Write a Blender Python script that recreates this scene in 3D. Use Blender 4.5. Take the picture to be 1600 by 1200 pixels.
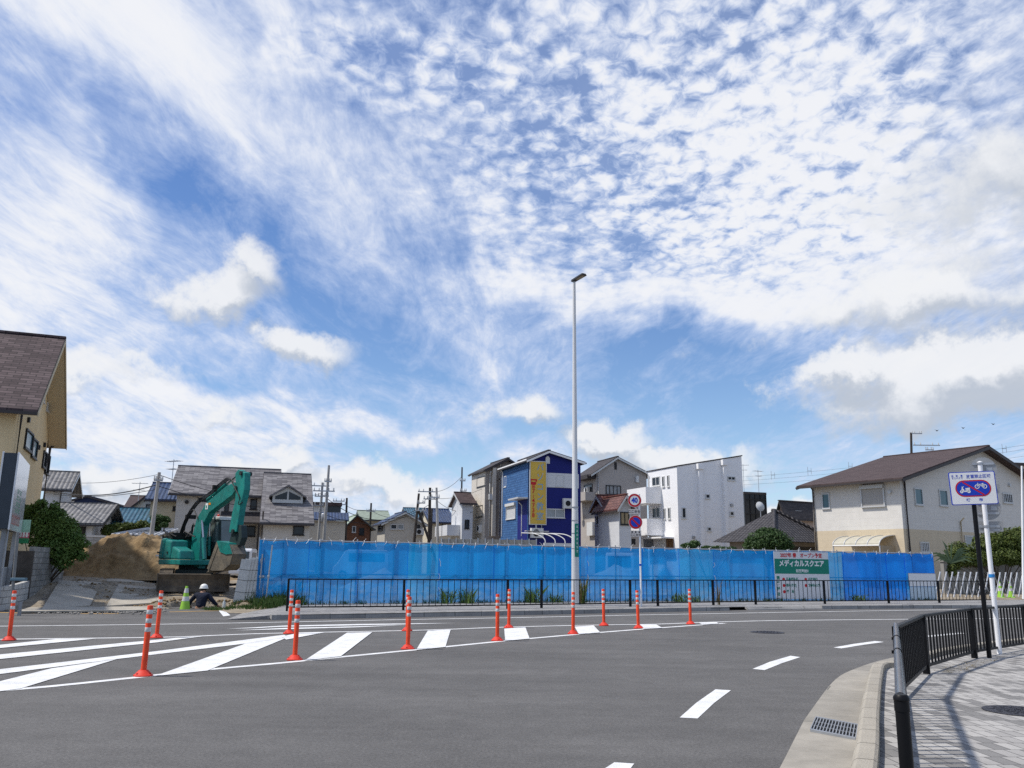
import bpy, bmesh, math, random
from mathutils import Vector, Matrix, noise
random.seed(11)
for _o in list(bpy.data.objects):
    bpy.data.objects.remove(_o)
S = bpy.context.scene
COL = S.collection
R = math.radians
PI = math.pi

# ------------------------------------------------------------------ camera
FPX = 1320.0
EYE = Vector((0, 0, 1.6))
PITCH, ROLL = R(12.0), 0.012
_fw = Vector((0, math.cos(PITCH), math.sin(PITCH)))
_u0 = Vector((0, -math.sin(PITCH), math.cos(PITCH)))
_r0 = Vector((1, 0, 0))
_RT = _r0 * math.cos(ROLL) + _u0 * math.sin(ROLL)
_UP = _u0 * math.cos(ROLL) - _r0 * math.sin(ROLL)
cd = bpy.data.cameras.new('camera')
cam = bpy.data.objects.new('camera', cd)
COL.objects.link(cam)
cam.matrix_world = Matrix(((_RT.x, _UP.x, -_fw.x, EYE.x), (_RT.y, _UP.y, -_fw.y, EYE.y),
                           (_RT.z, _UP.z, -_fw.z, EYE.z), (0, 0, 0, 1)))
cd.sensor_width = 36
cd.lens = 36 * FPX / 1600
cd.clip_start = 0.1
cd.clip_end = 4000
S.camera = cam


def ray(px, py):
    return _fw + _RT * ((px - 800) / FPX) + _UP * ((600 - py) / FPX)


def G(px, py, z=0.0):
    d = ray(px, py)
    return EYE + d * ((z - EYE.z) / d.z)


def P(px, py, Y):
    d = ray(px, py)
    return EYE + d * (Y / d.y)


def proj(p):
    q = Vector(p) - EYE
    c = q.dot(_fw)
    return 800 + FPX * q.dot(_RT) / c, 600 - FPX * q.dot(_UP) / c


# ------------------------------------------------------------------ light
SUN_AZ, SUN_EL = R(-95), R(56)     # azimuth measured from +Y towards +X
sv = Vector((math.sin(SUN_AZ) * math.cos(SUN_EL), math.cos(SUN_AZ) * math.cos(SUN_EL), math.sin(SUN_EL)))
sl = bpy.data.lights.new('sun', 'SUN')
sl.energy = 3.5
sl.angle = R(2.6)
sl.color = (1.0, 0.95, 0.88)
so = bpy.data.objects.new('sun', sl)
COL.objects.link(so)
so.rotation_euler = sv.to_track_quat('Z', 'Y').to_euler()
so.location = (0, 0, 60)

S.view_settings.view_transform = 'Standard'
S.view_settings.look = 'None'
S.view_settings.exposure = 0.33
S.view_settings.gamma = 1.0
S.cycles.max_bounces = 6
S.cycles.transparent_max_bounces = 16
S.cycles.use_denoising = False
S.cycles.caustics_reflective = False
S.cycles.caustics_refractive = False

W = bpy.data.worlds.new('World')
S.world = W
W.use_nodes = True
W.cycles.sampling_method = 'MANUAL'
W.cycles.sample_map_resolution = 512


def build_sky():
    nt = W.node_tree
    nt.nodes.clear()
    L = nt.links.new

    def nd(t, **kw):
        n = nt.nodes.new(t)
        for k, v in kw.items():
            setattr(n, k, v)
        return n

    def put(sock, v):
        if hasattr(v, 'links') or isinstance(v, bpy.types.NodeSocket):
            L(v, sock)
        else:
            sock.default_value = v

    def M(op, a, b=0.0, c=0.0, clamp=False):
        n = nd('ShaderNodeMath', operation=op, use_clamp=clamp)
        put(n.inputs[0], a)
        put(n.inputs[1], b)
        if op in ('MULTIPLY_ADD',):
            put(n.inputs[2], c)
        return n.outputs[0]

    def comb(x, y, z=0.0):
        n = nd('ShaderNodeCombineXYZ')
        put(n.inputs[0], x)
        put(n.inputs[1], y)
        put(n.inputs[2], z)
        return n.outputs[0]

    def ntex(vec, scale, detail=6.0, rough=0.55, dist=0.0, lac=2.0):
        n = nd('ShaderNodeTexNoise')
        put(n.inputs['Vector'], vec)
        n.inputs['Scale'].default_value = scale
        n.inputs['Detail'].default_value = detail
        n.inputs['Roughness'].default_value = rough
        n.inputs['Distortion'].default_value = dist
        n.inputs['Lacunarity'].default_value = lac
        return n

    def ss(x, a, b):
        n = nd('ShaderNodeMapRange', interpolation_type='SMOOTHSTEP')
        put(n.inputs[0], x)
        put(n.inputs[1], a)
        put(n.inputs[2], b)
        return n.outputs[0]

    def ang(px, py):
        d = ray(px, py).normalized()
        return math.atan2(d.x, d.y), math.asin(d.z)

    def blob(vec, px, py, sx, sy, rot=0.0):
        """soft spot in (azimuth, elevation), given by where the photograph shows it"""
        a, e = ang(px, py)
        c_, s_ = math.cos(R(rot)), math.sin(R(rot))
        kx, ky = FPX / sx, FPX / sy

        def dot(A, B):
            n = nd('ShaderNodeVectorMath', operation='DOT_PRODUCT')
            L(vec, n.inputs[0])
            n.inputs[1].default_value = (A, B, -(A * a + B * e))
            return n.outputs['Value']
        x = dot(c_ * kx, s_ * kx)
        y = dot(-s_ * ky, c_ * ky)
        r2 = M('MULTIPLY_ADD', y, y, M('MULTIPLY', x, x))
        return M('SUBTRACT', 1.0, M('SQRT', r2), clamp=True)

    tc = nd('ShaderNodeTexCoord')
    d = tc.outputs['Generated']
    sp = nd('ShaderNodeSeparateXYZ')
    L(d, sp.inputs[0])
    X, Y, Z = sp.outputs
    az = M('ARCTAN2', X, Y)
    el = M('ARCSINE', Z)
    v = comb(az, el, 1.0)

    def warped(scale, amt, detail=4):
        w = ntex(d, scale, detail, 0.6)
        s = nd('ShaderNodeVectorMath', operation='SUBTRACT')
        L(w.outputs['Color'], s.inputs[0])
        s.inputs[1].default_value = (.5, .5, .5)
        m = nd('ShaderNodeVectorMath', operation='MULTIPLY')
        L(s.outputs[0], m.inputs[0])
        m.inputs[1].default_value = (amt, amt, 0)
        a = nd('ShaderNodeVectorMath', operation='ADD')
        L(v, a.inputs[0])
        L(m.outputs[0], a.inputs[1])
        return a.outputs[0]

    vw = warped(4.0, 0.22, 5)
    vc = warped(11.0, 0.12, 8)

    # ---- plane coordinates of the high cloud layer
    pz = M('ADD', M('MAXIMUM', Z, 0.0), 0.10)
    p = comb(M('DIVIDE', X, pz), M('DIVIDE', Y, pz))
    st = nd('ShaderNodeMapping')
    L(p, st.inputs[0])
    st.inputs['Rotation'].default_value = (0, 0, R(9))
    st.inputs['Scale'].default_value = (1.25, 0.42, 1)
    n_st = ntex(st.outputs[0], 2.4, 10, 0.68, 0.9).outputs['Fac']
    n_big = ntex(p, 1.1, 8, 0.6, 0.3).outputs['Fac']
    cm = nd('ShaderNodeMapping')
    L(p, cm.inputs[0])
    cm.inputs['Rotation'].default_value = (0, 0, R(-20))
    cm.inputs['Scale'].default_value = (1.0, 0.85, 1)
    n_c1 = ntex(cm.outputs[0], 30.0, 6.0, 0.62, 0.6).outputs['Fac']
    vo = nd('ShaderNodeTexVoronoi', feature='SMOOTH_F1')
    wv = nd('ShaderNodeVectorMath', operation='MULTIPLY_ADD')
    L(ntex(cm.outputs[0], 9.0, 4.0, 0.6).outputs['Color'], wv.inputs[0])
    wv.inputs[1].default_value = (.12, .12, 0)
    L(cm.outputs[0], wv.inputs[2])
    L(wv.outputs[0], vo.inputs['Vector'])
    vo.inputs['Scale'].default_value = 21.0
    vo.inputs['Smoothness'].default_value = .35
    n_cell = M('MULTIPLY_ADD', M('SUBTRACT', 0.42, vo.outputs['Distance']), 0.62, n_c1)

    # ---- where the photograph is clear (negative) and where it is veiled (positive)
    cover = 0.50
    for (px, py, sx, sy, rot, amp) in COVER:
        b = blob(vw, px, py, sx, sy, rot)
        cover = M('MULTIPLY_ADD', b, amp, cover)
    cells = 0.0
    for (px, py, sx, sy, rot, amp) in CELLS:
        cells = M('MULTIPLY_ADD', blob(vw, px, py, sx, sy, rot), amp, cells)
    cells = M('MINIMUM', cells, 1.0)
    a = M('MULTIPLY_ADD', M('SUBTRACT', n_st, 0.5), M('MULTIPLY_ADD', cells, -1.0, 1.9), cover)
    a = M('MULTIPLY_ADD', M('SUBTRACT', n_big, 0.5), 0.9, a)
    a = M('MULTIPLY_ADD', M('SUBTRACT', n_cell, 0.5), M('MULTIPLY', cells, 2.1), a)
    n_fine = ntex(st.outputs[0], 11.0, 7, 0.7, 0.6).outputs['Fac']
    a = M('MULTIPLY_ADD', M('SUBTRACT', n_fine, 0.5), M('MULTIPLY_ADD', cells, -0.6, 0.95), a)
    a_ci = M('MAXIMUM', M('MULTIPLY', ss(a, -0.2, 1.12), 0.97), M('MULTIPLY_ADD', cells, 0.26, 0.06))

    # ---- low cumulus heaps
    def heaps(vec):
        f = 0.0
        for (px, py, sx, sy, rot, amp) in HEAPS:
            f = M('MAXIMUM', f, M('MULTIPLY', blob(vec, px, py, sx, sy, rot), amp))
        return f
    up = nd('ShaderNodeVectorMath', operation='ADD')
    L(vc, up.inputs[0])
    up.inputs[1].default_value = (-0.012, 0.022, 0)
    h0 = heaps(vc)
    h1 = heaps(up.outputs[0])
    n_c = ntex(d, 22.0, 9, 0.64).outputs['Fac']
    h = M('MULTIPLY_ADD', M('SUBTRACT', n_c, 0.5), 1.05, h0)
    a_cu = M('MULTIPLY', ss(h, 0.12, 0.58), 0.93)
    lit = M('MULTIPLY_ADD', M('SUBTRACT', h0, h1), 1.7, 0.46)
    lit = M('MULTIPLY_ADD', M('SUBTRACT', n_c, 0.5), 1.1, lit)
    lit = ss(lit, 0.10, 1.0)

    sky = nd('ShaderNodeTexSky', sky_type='NISHITA')
    sky.sun_disc = False
    sky.sun_elevation = SUN_EL
    sky.sun_rotation = SUN_AZ
    sky.air_density = 1.0
    sky.dust_density = 0.25
    sky.ozone_density = 3.0
    hs = nd('ShaderNodeHueSaturation')
    L(sky.outputs[0], hs.inputs['Color'])
    hs.inputs['Hue'].default_value = SKY_HUE
    hs.inputs['Saturation'].default_value = SKY_SAT
    hs.inputs['Value'].default_value = SKY_VAL

    hz = M('POWER', 2.718, M('MULTIPLY', M('MAXIMUM', el, 0.0), -9.0))

    def mix(fac, c1, c2):
        n = nd('ShaderNodeMix', data_type='RGBA')
        put(n.inputs['Factor'], fac)
        put(n.inputs['A'], c1)
        put(n.inputs['B'], c2)
        return n.outputs['Result']
    k = 1.0 / SKY_STR
    ci = mix(ss(a, 0.35, 1.35), (0.45 * k, 0.535 * k, 0.72 * k, 1), (0.715 * k, 0.725 * k, 0.755 * k, 1))
    cu = mix(lit, (0.41 * k, 0.45 * k, 0.515 * k, 1), (0.70 * k, 0.71 * k, 0.73 * k, 1))
    base = mix(M('MULTIPLY', hz, 0.8), hs.outputs[0], (0.43 * k, 0.63 * k, 0.83 * k, 1))
    c = mix(a_ci, base, ci)
    c = mix(a_cu, c, cu)
    bg = nd('ShaderNodeBackground')
    L(c, bg.inputs[0])
    bg.inputs[1].default_value = SKY_STR
    out = nd('ShaderNodeOutputWorld')
    L(bg.outputs[0], out.inputs[0])


SKY_STR, SKY_HUE, SKY_SAT, SKY_VAL = 0.10, 0.510, 1.25, 1.02
COVER = [
    # clear gaps
    (90, 150, 130, 50, -35, -.5), (220, 260, 180, 60, -38, -.42), (370, 370, 180, 60, -38, -.40), (520, 470, 180, 75, -36, -.48),
    (650, 580, 190, 80, -30, -.42), (470, 165, 150, 60, 0, -.3), (1080, 545, 330, 62, 4, -.75), (1180, 640, 330, 80, 0, -.5),
    (780, 700, 200, 50, 0, -.45), (980, 620, 220, 70, 0, -.35), (590, 680, 130, 40, -20, -.4), (820, 190, 170, 130, 0, -.4),
    (1250, 730, 240, 50, 0, -.35), (200, 520, 190, 45, -30, -.3), (700, 400, 130, 50, -30, -.2), (1560, 60, 150, 110, 0, -.1),
    (880, 510, 110, 40, 0, -.25), (340, 580, 120, 45, -30, -.4), (640, 690, 140, 30, 0, -.3),
    # veils
    (140, 60, 520, 170, -8, .52), (520, 70, 460, 170, 0, .28), (40, 300, 170, 200, 0, .6), (1100, 330, 620, 240, 0, .4),
    (130, 500, 280, 100, -25, .4), (480, 632, 460, 34, -6, .75), (960, 440, 440, 45, -5, .5), (1400, 300, 360, 360, 0, .45),
    (560, 300, 180, 90, -35, .35), (200, 690, 520, 120, -5, .55), (650, 755, 340, 50, 0, .4), (720, 250, 150, 150, 0, .25), (1200, 440, 320, 60, 0, .35),
    (1250, 120, 560, 260, 0, .45), (1000, 120, 380, 160, 0, .25), (850, 580, 160, 90, -30, .25), (1330, 700, 120, 40, 0, .2),
]
CELLS = [(1050, 180, 560, 300, 0, 1.5), (1350, 200, 420, 320, 0, .7), (600, 60, 300, 130, 0, .7)]
HEAPS = [
    (345, 455, 130, 52, 0, .8), (400, 430, 85, 48, -30, .72), (470, 545, 125, 44, -8, .82), (345, 645, 105, 34, 0, .62),
    (830, 655, 105, 40, 0, .7), (950, 692, 115, 42, 0, 1.0), (1060, 722, 180, 40, 0, .9), (1520, 590, 310, 92, 6, 1.1),
    (1330, 590, 150, 46, 0, .85), (1440, 470, 290, 64, 6, .75), (1560, 290, 270, 150, 0, .62), (580, 765, 240, 38, 0, .75),
    (430, 728, 80, 38, 0, .9), (150, 755, 150, 44, 0, .8), (140, 585, 110, 30, 0, .55), (1170, 790, 120, 24, 0, .8), (240, 570, 100, 30, 0, .5),
    (1250, 795, 60, 22, 0, .7), (740, 770, 120, 22, 0, .6),
]
build_sky()


# ------------------------------------------------------------------ materials
def _n(nt, t, **kw):
    n = nt.nodes.new(t)
    for k, v in kw.items():
        setattr(n, k, v)
    return n


def mat(name, col, rough=.75, metal=0.0, var=0.0, vs=2.0, col2=None, bump=0.0, bs=25.0, spec=.3, coat=0.0, streak=0.0):
    m = bpy.data.materials.new(name)
    m.use_nodes = True
    nt = m.node_tree
    b = nt.nodes['Principled BSDF']
    b.inputs['Roughness'].default_value = rough
    b.inputs['Metallic'].default_value = metal
    b.inputs['Specular IOR Level'].default_value = spec
    b.inputs['Coat Weight'].default_value = coat
    b.inputs['Base Color'].default_value = (*col, 1)
    tc = _n(nt, 'ShaderNodeTexCoord')
    if var or col2:
        c1 = tuple(max(0, x * (1 - var)) for x in col)
        c2 = col2 or tuple(min(1, x * (1 + var)) for x in col)
        mp = _n(nt, 'ShaderNodeMapping')
        nt.links.new(tc.outputs['Object'], mp.inputs[0])
        if streak:
            mp.inputs['Scale'].default_value = (1, 1, streak)
        t = _n(nt, 'ShaderNodeTexNoise')
        nt.links.new(mp.outputs[0], t.inputs['Vector'])
        t.inputs['Scale'].default_value = vs
        t.inputs['Detail'].default_value = 7
        t.inputs['Roughness'].default_value = .65
        r = _n(nt, 'ShaderNodeValToRGB')
        nt.links.new(t.outputs['Fac'], r.inputs[0])
        r.color_ramp.elements[0].position = .3
        r.color_ramp.elements[1].position = .7
        r.color_ramp.elements[0].color = (*c1, 1)
        r.color_ramp.elements[1].color = (*c2, 1)
        nt.links.new(r.outputs[0], b.inputs['Base Color'])
    if bump:
        t2 = _n(nt, 'ShaderNodeTexNoise')
        nt.links.new(tc.outputs['Object'], t2.inputs['Vector'])
        t2.inputs['Scale'].default_value = bs
        t2.inputs['Detail'].default_value = 5
        bp = _n(nt, 'ShaderNodeBump')
        bp.inputs['Strength'].default_value = bump
        bp.inputs['Distance'].default_value = .05
        nt.links.new(t2.outputs['Fac'], bp.inputs['Height'])
        nt.links.new(bp.outputs[0], b.inputs['Normal'])
    return m


def brickmat(name, cols, mortar, bw, bh, ms=.01, rough=.8, off=.5, bump=.4, var=.12, spec=.3, rot=0.0, squash=None, wave=0.0, wdark=.5):
    """courses laid over metre-scale UVs; cols = [(position, colour)...] picked per unit; wave > 0 adds rolled tile columns of that pitch"""
    m = bpy.data.materials.new(name)
    m.use_nodes = True
    nt = m.node_tree
    L = nt.links.new
    b = nt.nodes['Principled BSDF']
    b.inputs['Roughness'].default_value = rough
    b.inputs['Specular IOR Level'].default_value = spec
    tc = _n(nt, 'ShaderNodeTexCoord')
    mp = _n(nt, 'ShaderNodeMapping')
    L(tc.outputs['UV'], mp.inputs[0])
    mp.inputs['Rotation'].default_value = (0, 0, rot)
    t = _n(nt, 'ShaderNodeTexBrick')
    L(mp.outputs[0], t.inputs['Vector'])
    t.offset = off
    t.inputs['Scale'].default_value = 1
    t.inputs['Brick Width'].default_value = bw
    t.inputs['Row Height'].default_value = bh
    t.inputs['Mortar Size'].default_value = ms
    t.inputs['Mortar Smooth'].default_value = .1
    t.inputs['Color1'].default_value = (0, 0, 0, 1)
    t.inputs['Color2'].default_value = (1, 1, 1, 1)
    t.inputs['Mortar'].default_value = (0, 0, 0, 1)
    r = _n(nt, 'ShaderNodeValToRGB')
    L(t.outputs['Color'], r.inputs[0])
    r.color_ramp.interpolation = 'CONSTANT' if len(cols) > 2 else 'LINEAR'
    while len(r.color_ramp.elements) < len(cols):
        r.color_ramp.elements.new(.5)
    for e, (ps, c) in zip(r.color_ramp.elements, cols):
        e.position = ps
        e.color = (*c, 1)
    n = _n(nt, 'ShaderNodeTexNoise')
    L(tc.outputs['Object'], n.inputs['Vector'])
    n.inputs['Scale'].default_value = 1.7
    n.inputs['Detail'].default_value = 8
    n.inputs['Roughness'].default_value = .7
    mr = _n(nt, 'ShaderNodeMapRange')
    L(n.outputs['Fac'], mr.inputs[0])
    mr.inputs[1].default_value = .3
    mr.inputs[2].default_value = .7
    mr.inputs[3].default_value = 1 - var
    mr.inputs[4].default_value = 1 + var
    mx = _n(nt, 'ShaderNodeMix', data_type='RGBA')
    L(t.outputs['Fac'], mx.inputs['Factor'])
    L(r.outputs[0], mx.inputs['A'])
    mx.inputs['B'].default_value = (*mortar, 1)
    ml = _n(nt, 'ShaderNodeVectorMath', operation='SCALE')
    L(mx.outputs['Result'], ml.inputs[0])
    L(mr.outputs[0], ml.inputs['Scale'])
    src = ml.outputs[0]
    hsrc = None
    inv = _n(nt, 'ShaderNodeMath', operation='SUBTRACT')
    inv.inputs[0].default_value = 1
    L(t.outputs['Fac'], inv.inputs[1])
    hsrc = inv.outputs[0]
    if wave:
        w = _n(nt, 'ShaderNodeTexWave', wave_type='BANDS', bands_direction='X')
        L(mp.outputs[0], w.inputs['Vector'])
        w.inputs['Scale'].default_value = PI / 10 / wave * 1.0
        ad = _n(nt, 'ShaderNodeMath', operation='MULTIPLY_ADD')
        L(w.outputs['Fac'], ad.inputs[0])
        ad.inputs[1].default_value = 2.5
        L(hsrc, ad.inputs[2])
        hsrc = ad.outputs[0]
    bp = _n(nt, 'ShaderNodeBump')
    bp.inputs['Strength'].default_value = bump
    bp.inputs['Distance'].default_value = .04 if wave else .02
    L(hsrc, bp.inputs['Height'])
    L(bp.outputs[0], b.inputs['Normal'])
    L(src, b.inputs['Base Color'])
    return m


def siding(name, col, course=.45, var=.06):
    return brickmat(name, [(0, tuple(c * .97 for c in col)), (1, col)], tuple(c * .90 for c in col), 3.03, course, .010, rough=.7, off=0, bump=.2, var=var)


# ------------------------------------------------------------------ mesh builder
class MB:
    def __init__(s):
        s.v, s.f, s.mi = [], [], []

    def add(s, vs, fs, mi=0):
        k = len(s.v)
        s.v += [Vector(q) for q in vs]
        for f in fs:
            s.f.append([i + k for i in f])
            s.mi.append(mi)

    def quad(s, a, b, c, d, mi=0):
        s.add([a, b, c, d], [(0, 1, 2, 3)], mi)

    def box(s, x0, x1, y0, y1, z0, z1, mi=0, M=None):
        vs = [Vector(q) for q in ((x0, y0, z0), (x1, y0, z0), (x1, y1, z0), (x0, y1, z0), (x0, y0, z1), (x1, y0, z1), (x1, y1, z1), (x0, y1, z1))]
        if M:
            vs = [M @ q for q in vs]
        s.add(vs, [(3, 2, 1, 0), (4, 5, 6, 7), (0, 1, 5, 4), (1, 2, 6, 5), (2, 3, 7, 6), (3, 0, 4, 7)], mi)

    def loft(s, A, B, mi=0, cap=True):
        n = len(A)
        fs = [(i, (i + 1) % n, n + (i + 1) % n, n + i) for i in range(n)]
        if cap:
            fs += [tuple(range(n))[::-1], tuple(range(n, 2 * n))]
        s.add(list(A) + list(B), fs, mi)

    def ext(s, poly, y0, y1, mi=0, M=None):
        A = [Vector((x, y0, z)) for x, z in poly]
        B = [Vector((x, y1, z)) for x, z in poly]
        if M:
            A = [M @ q for q in A]
            B = [M @ q for q in B]
        s.loft(A, B, mi)

    def extz(s, poly, z0, z1, mi=0):
        s.loft([(p[0], p[1], z0) for p in poly], [(p[0], p[1], z1) for p in poly], mi)

    def tube(s, pts, r, n=8, r1=None, mi=0, cap=True):
        pts = [Vector(q) for q in pts]
        rings = []
        m = len(pts)
        ref = None
        for i, q in enumerate(pts):
            t = (pts[min(i + 1, m - 1)] - pts[max(i - 1, 0)]).normalized()
            if ref is None:
                ref = Vector((0, 0, 1)) if abs(t.z) < .9 else Vector((1, 0, 0))
            a = t.cross(ref)
            if a.length < 1e-4:
                a = t.orthogonal()
            a.normalize()
            b2 = t.cross(a)
            ref = a.cross(t) if False else ref
            rr = r if r1 is None else r + (r1 - r) * i / max(1, m - 1)
            rings.append([q + a * (rr * math.cos(2 * PI * j / n)) + b2 * (rr * math.sin(2 * PI * j / n)) for j in range(n)])
        vs = [q for rg in rings for q in rg]
        fs = []
        for i in range(m - 1):
            for j in range(n):
                fs.append((i * n + j, i * n + (j + 1) % n, (i + 1) * n + (j + 1) % n, (i + 1) * n + j))
        if cap:
            fs.append(tuple(range(n))[::-1])
            fs.append(tuple((m - 1) * n + j for j in range(n)))
        s.add(vs, fs, mi)

    def lathe(s, prof, n=16, c=(0, 0, 0), mi=0, M=None):
        c = Vector(c)
        vs = []
        for r_, z_ in prof:
            for j in range(n):
                q = Vector((r_ * math.cos(2 * PI * j / n), r_ * math.sin(2 * PI * j / n), z_))
                vs.append((M @ q if M else q) + c)
        fs = []
        for i in range(len(prof) - 1):
            for j in range(n):
                fs.append((i * n + j, i * n + (j + 1) % n, (i + 1) * n + (j + 1) % n, (i + 1) * n + j))
        fs.append(tuple(range(n))[::-1])
        fs.append(tuple((len(prof) - 1) * n + j for j in range(n)))
        s.add(vs, fs, mi)

    def ball(s, c, r, n=8, k=6, sc=(1, 1, 1), mi=0):
        prof = [(max(1e-3, r * math.sin(PI * i / k)), -r * math.cos(PI * i / k)) for i in range(k + 1)]
        M = Matrix.Diagonal((*sc, 1))
        s.lathe(prof, n, c, mi, M)

    def build(s, name, mats, parent=None, smooth=None, bevel=0, world=False, loc=None, recalc=True):
        me = bpy.data.meshes.new(name)
        vs = s.v
        if world and parent is not None:
            rz = parent.rotation_euler.z
            Mi = Matrix.Rotation(-rz, 4, 'Z')
            vs = [Mi @ (q - parent.location) for q in vs]
        if loc is not None:
            vs = [q - Vector(loc) for q in vs]
        me.from_pydata([tuple(q) for q in vs], [], s.f)
        if not isinstance(mats, (list, tuple)):
            mats = [mats]
        for m in mats:
            me.materials.append(m)
        me.polygons.foreach_set('material_index', s.mi)
        if recalc:
            bm = bmesh.new()
            bm.from_mesh(me)
            bmesh.ops.recalc_face_normals(bm, faces=bm.faces)
            bm.to_mesh(me)
            bm.free()
        if len(me.polygons) < 20000:
            uv = me.uv_layers.new(name='UVMap')
            for p in me.polygons:
                n = p.normal
                if abs(n.z) > .985:
                    t, b = Vector((1, 0, 0)), Vector((0, 1, 0))
                else:
                    t = Vector((-n.y, n.x, 0)).normalized()
                    b = n.cross(t)
                for li in p.loop_indices:
                    q = me.vertices[me.loops[li].vertex_index].co
                    uv.data[li].uv = (q.dot(t), q.dot(b))
        if smooth is not None:
            me.shade_smooth()
            me.set_sharp_from_angle(angle=R(smooth))
        o = bpy.data.objects.new(name, me)
        COL.objects.link(o)
        if parent is not None:
            o.parent = parent
        if loc is not None:
            o.location = loc
        if bevel:
            bv = o.modifiers.new('Bevel', 'BEVEL')
            bv.width = bevel
            bv.segments = 2
            bv.limit_method = 'ANGLE'
        return o


def tag(o, label, cat, group=None):
    o['label'] = label
    o['category'] = cat
    if group:
        o['group'] = group
    return o


def thing(name, label, cat, loc=(0, 0, 0), rz=0.0, group=None):
    o = bpy.data.objects.new(name, None)
    o.empty_display_size = .3
    COL.objects.link(o)
    o.location = loc
    o.rotation_euler = (0, 0, rz)
    return tag(o, label, cat, group)


def structure(o, kind='structure'):
    o['kind'] = kind
    return o


def dup(root, loc, rz=None, label=None):
    r_ = root.copy()
    COL.objects.link(r_)
    r_.location = loc
    if rz is not None:
        r_.rotation_euler = (0, 0, rz)
    if label:
        r_['label'] = label
    for ch in list(root.children):
        c = ch.copy()
        COL.objects.link(c)
        c.parent = r_
        for g in list(ch.children):
            d = g.copy()
            COL.objects.link(d)
            d.parent = c
    return r_


def text(name, body, size, m, parent, o, right, up, bold=0.0, align='CENTER', spacing=1.0, xs=1.0, depth=.0):
    """lettering as a flat mesh: o = centre point in the parent's space, right / up = its axes"""
    cu = bpy.data.curves.new(name, 'FONT')
    cu.body = body
    cu.size = size
    cu.align_x = align
    cu.align_y = 'CENTER'
    cu.offset = bold
    cu.space_line = spacing
    cu.extrude = depth
    cu.resolution_u = 3
    t = bpy.data.objects.new(name + '_curve', cu)
    COL.objects.link(t)
    dg = bpy.context.evaluated_depsgraph_get()
    me = bpy.data.meshes.new_from_object(t.evaluated_get(dg))
    bpy.data.objects.remove(t)
    bpy.data.curves.remove(cu)
    right = Vector(right).normalized()
    up = Vector(up).normalized()
    nn = right.cross(up)
    M = Matrix(((right.x, up.x, nn.x, o[0]), (right.y, up.y, nn.y, o[1]), (right.z, up.z, nn.z, o[2]), (0, 0, 0, 1)))
    me.transform(M @ Matrix.Diagonal((xs, 1, 1, 1)))
    me.materials.clear()
    me.materials.append(m)
    ob = bpy.data.objects.new(name, me)
    COL.objects.link(ob)
    ob.parent = parent
    return ob


def poly_line(pts, w):
    """strip of width w along a flat polyline -> two side lists"""
    A, B = [], []
    for i, q in enumerate(pts):
        t = (pts[min(i + 1, len(pts) - 1)] - pts[max(i - 1, 0)])
        t.z = 0
        t.normalize()
        n = Vector((-t.y, t.x, 0))
        A.append(q + n * (w / 2))
        B.append(q - n * (w / 2))
    return A, B


def strip(mb, pts, w, z, mi=0):
    A, B = poly_line([Vector((q[0], q[1], 0)) for q in pts], w)
    for i in range(len(A) - 1):
        mb.quad((A[i].x, A[i].y, z), (B[i].x, B[i].y, z), (B[i + 1].x, B[i + 1].y, z), (A[i + 1].x, A[i + 1].y, z), mi)


def smooth_path(pts, k=6):
    pts = [Vector(q) for q in pts]
    out = []
    n = len(pts)
    for i in range(n - 1):
        p0, p1, p2, p3 = pts[max(i - 1, 0)], pts[i], pts[i + 1], pts[min(i + 2, n - 1)]
        for j in range(k):
            t = j / k
            out.append(.5 * ((2 * p1) + (p2 - p0) * t + (2 * p0 - 5 * p1 + 4 * p2 - p3) * t * t + (3 * p1 - p0 - 3 * p2 + p3) * t ** 3))
    out.append(pts[-1])
    return out


def lerp_path(pts, x):
    """y of a polyline given by x"""
    for a, b in zip(pts, pts[1:]):
        if x <= b[0] or b is pts[-1]:
            t = (x - a[0]) / (b[0] - a[0])
            return a[1] + (b[1] - a[1]) * t


def sstep(a, b, x):
    t = max(0, min(1, (x - a) / (b - a)))
    return t * t * (3 - 2 * t)


# ================================================================== the setting
m_asphalt = bpy.data.materials.new('asphalt')


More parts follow.
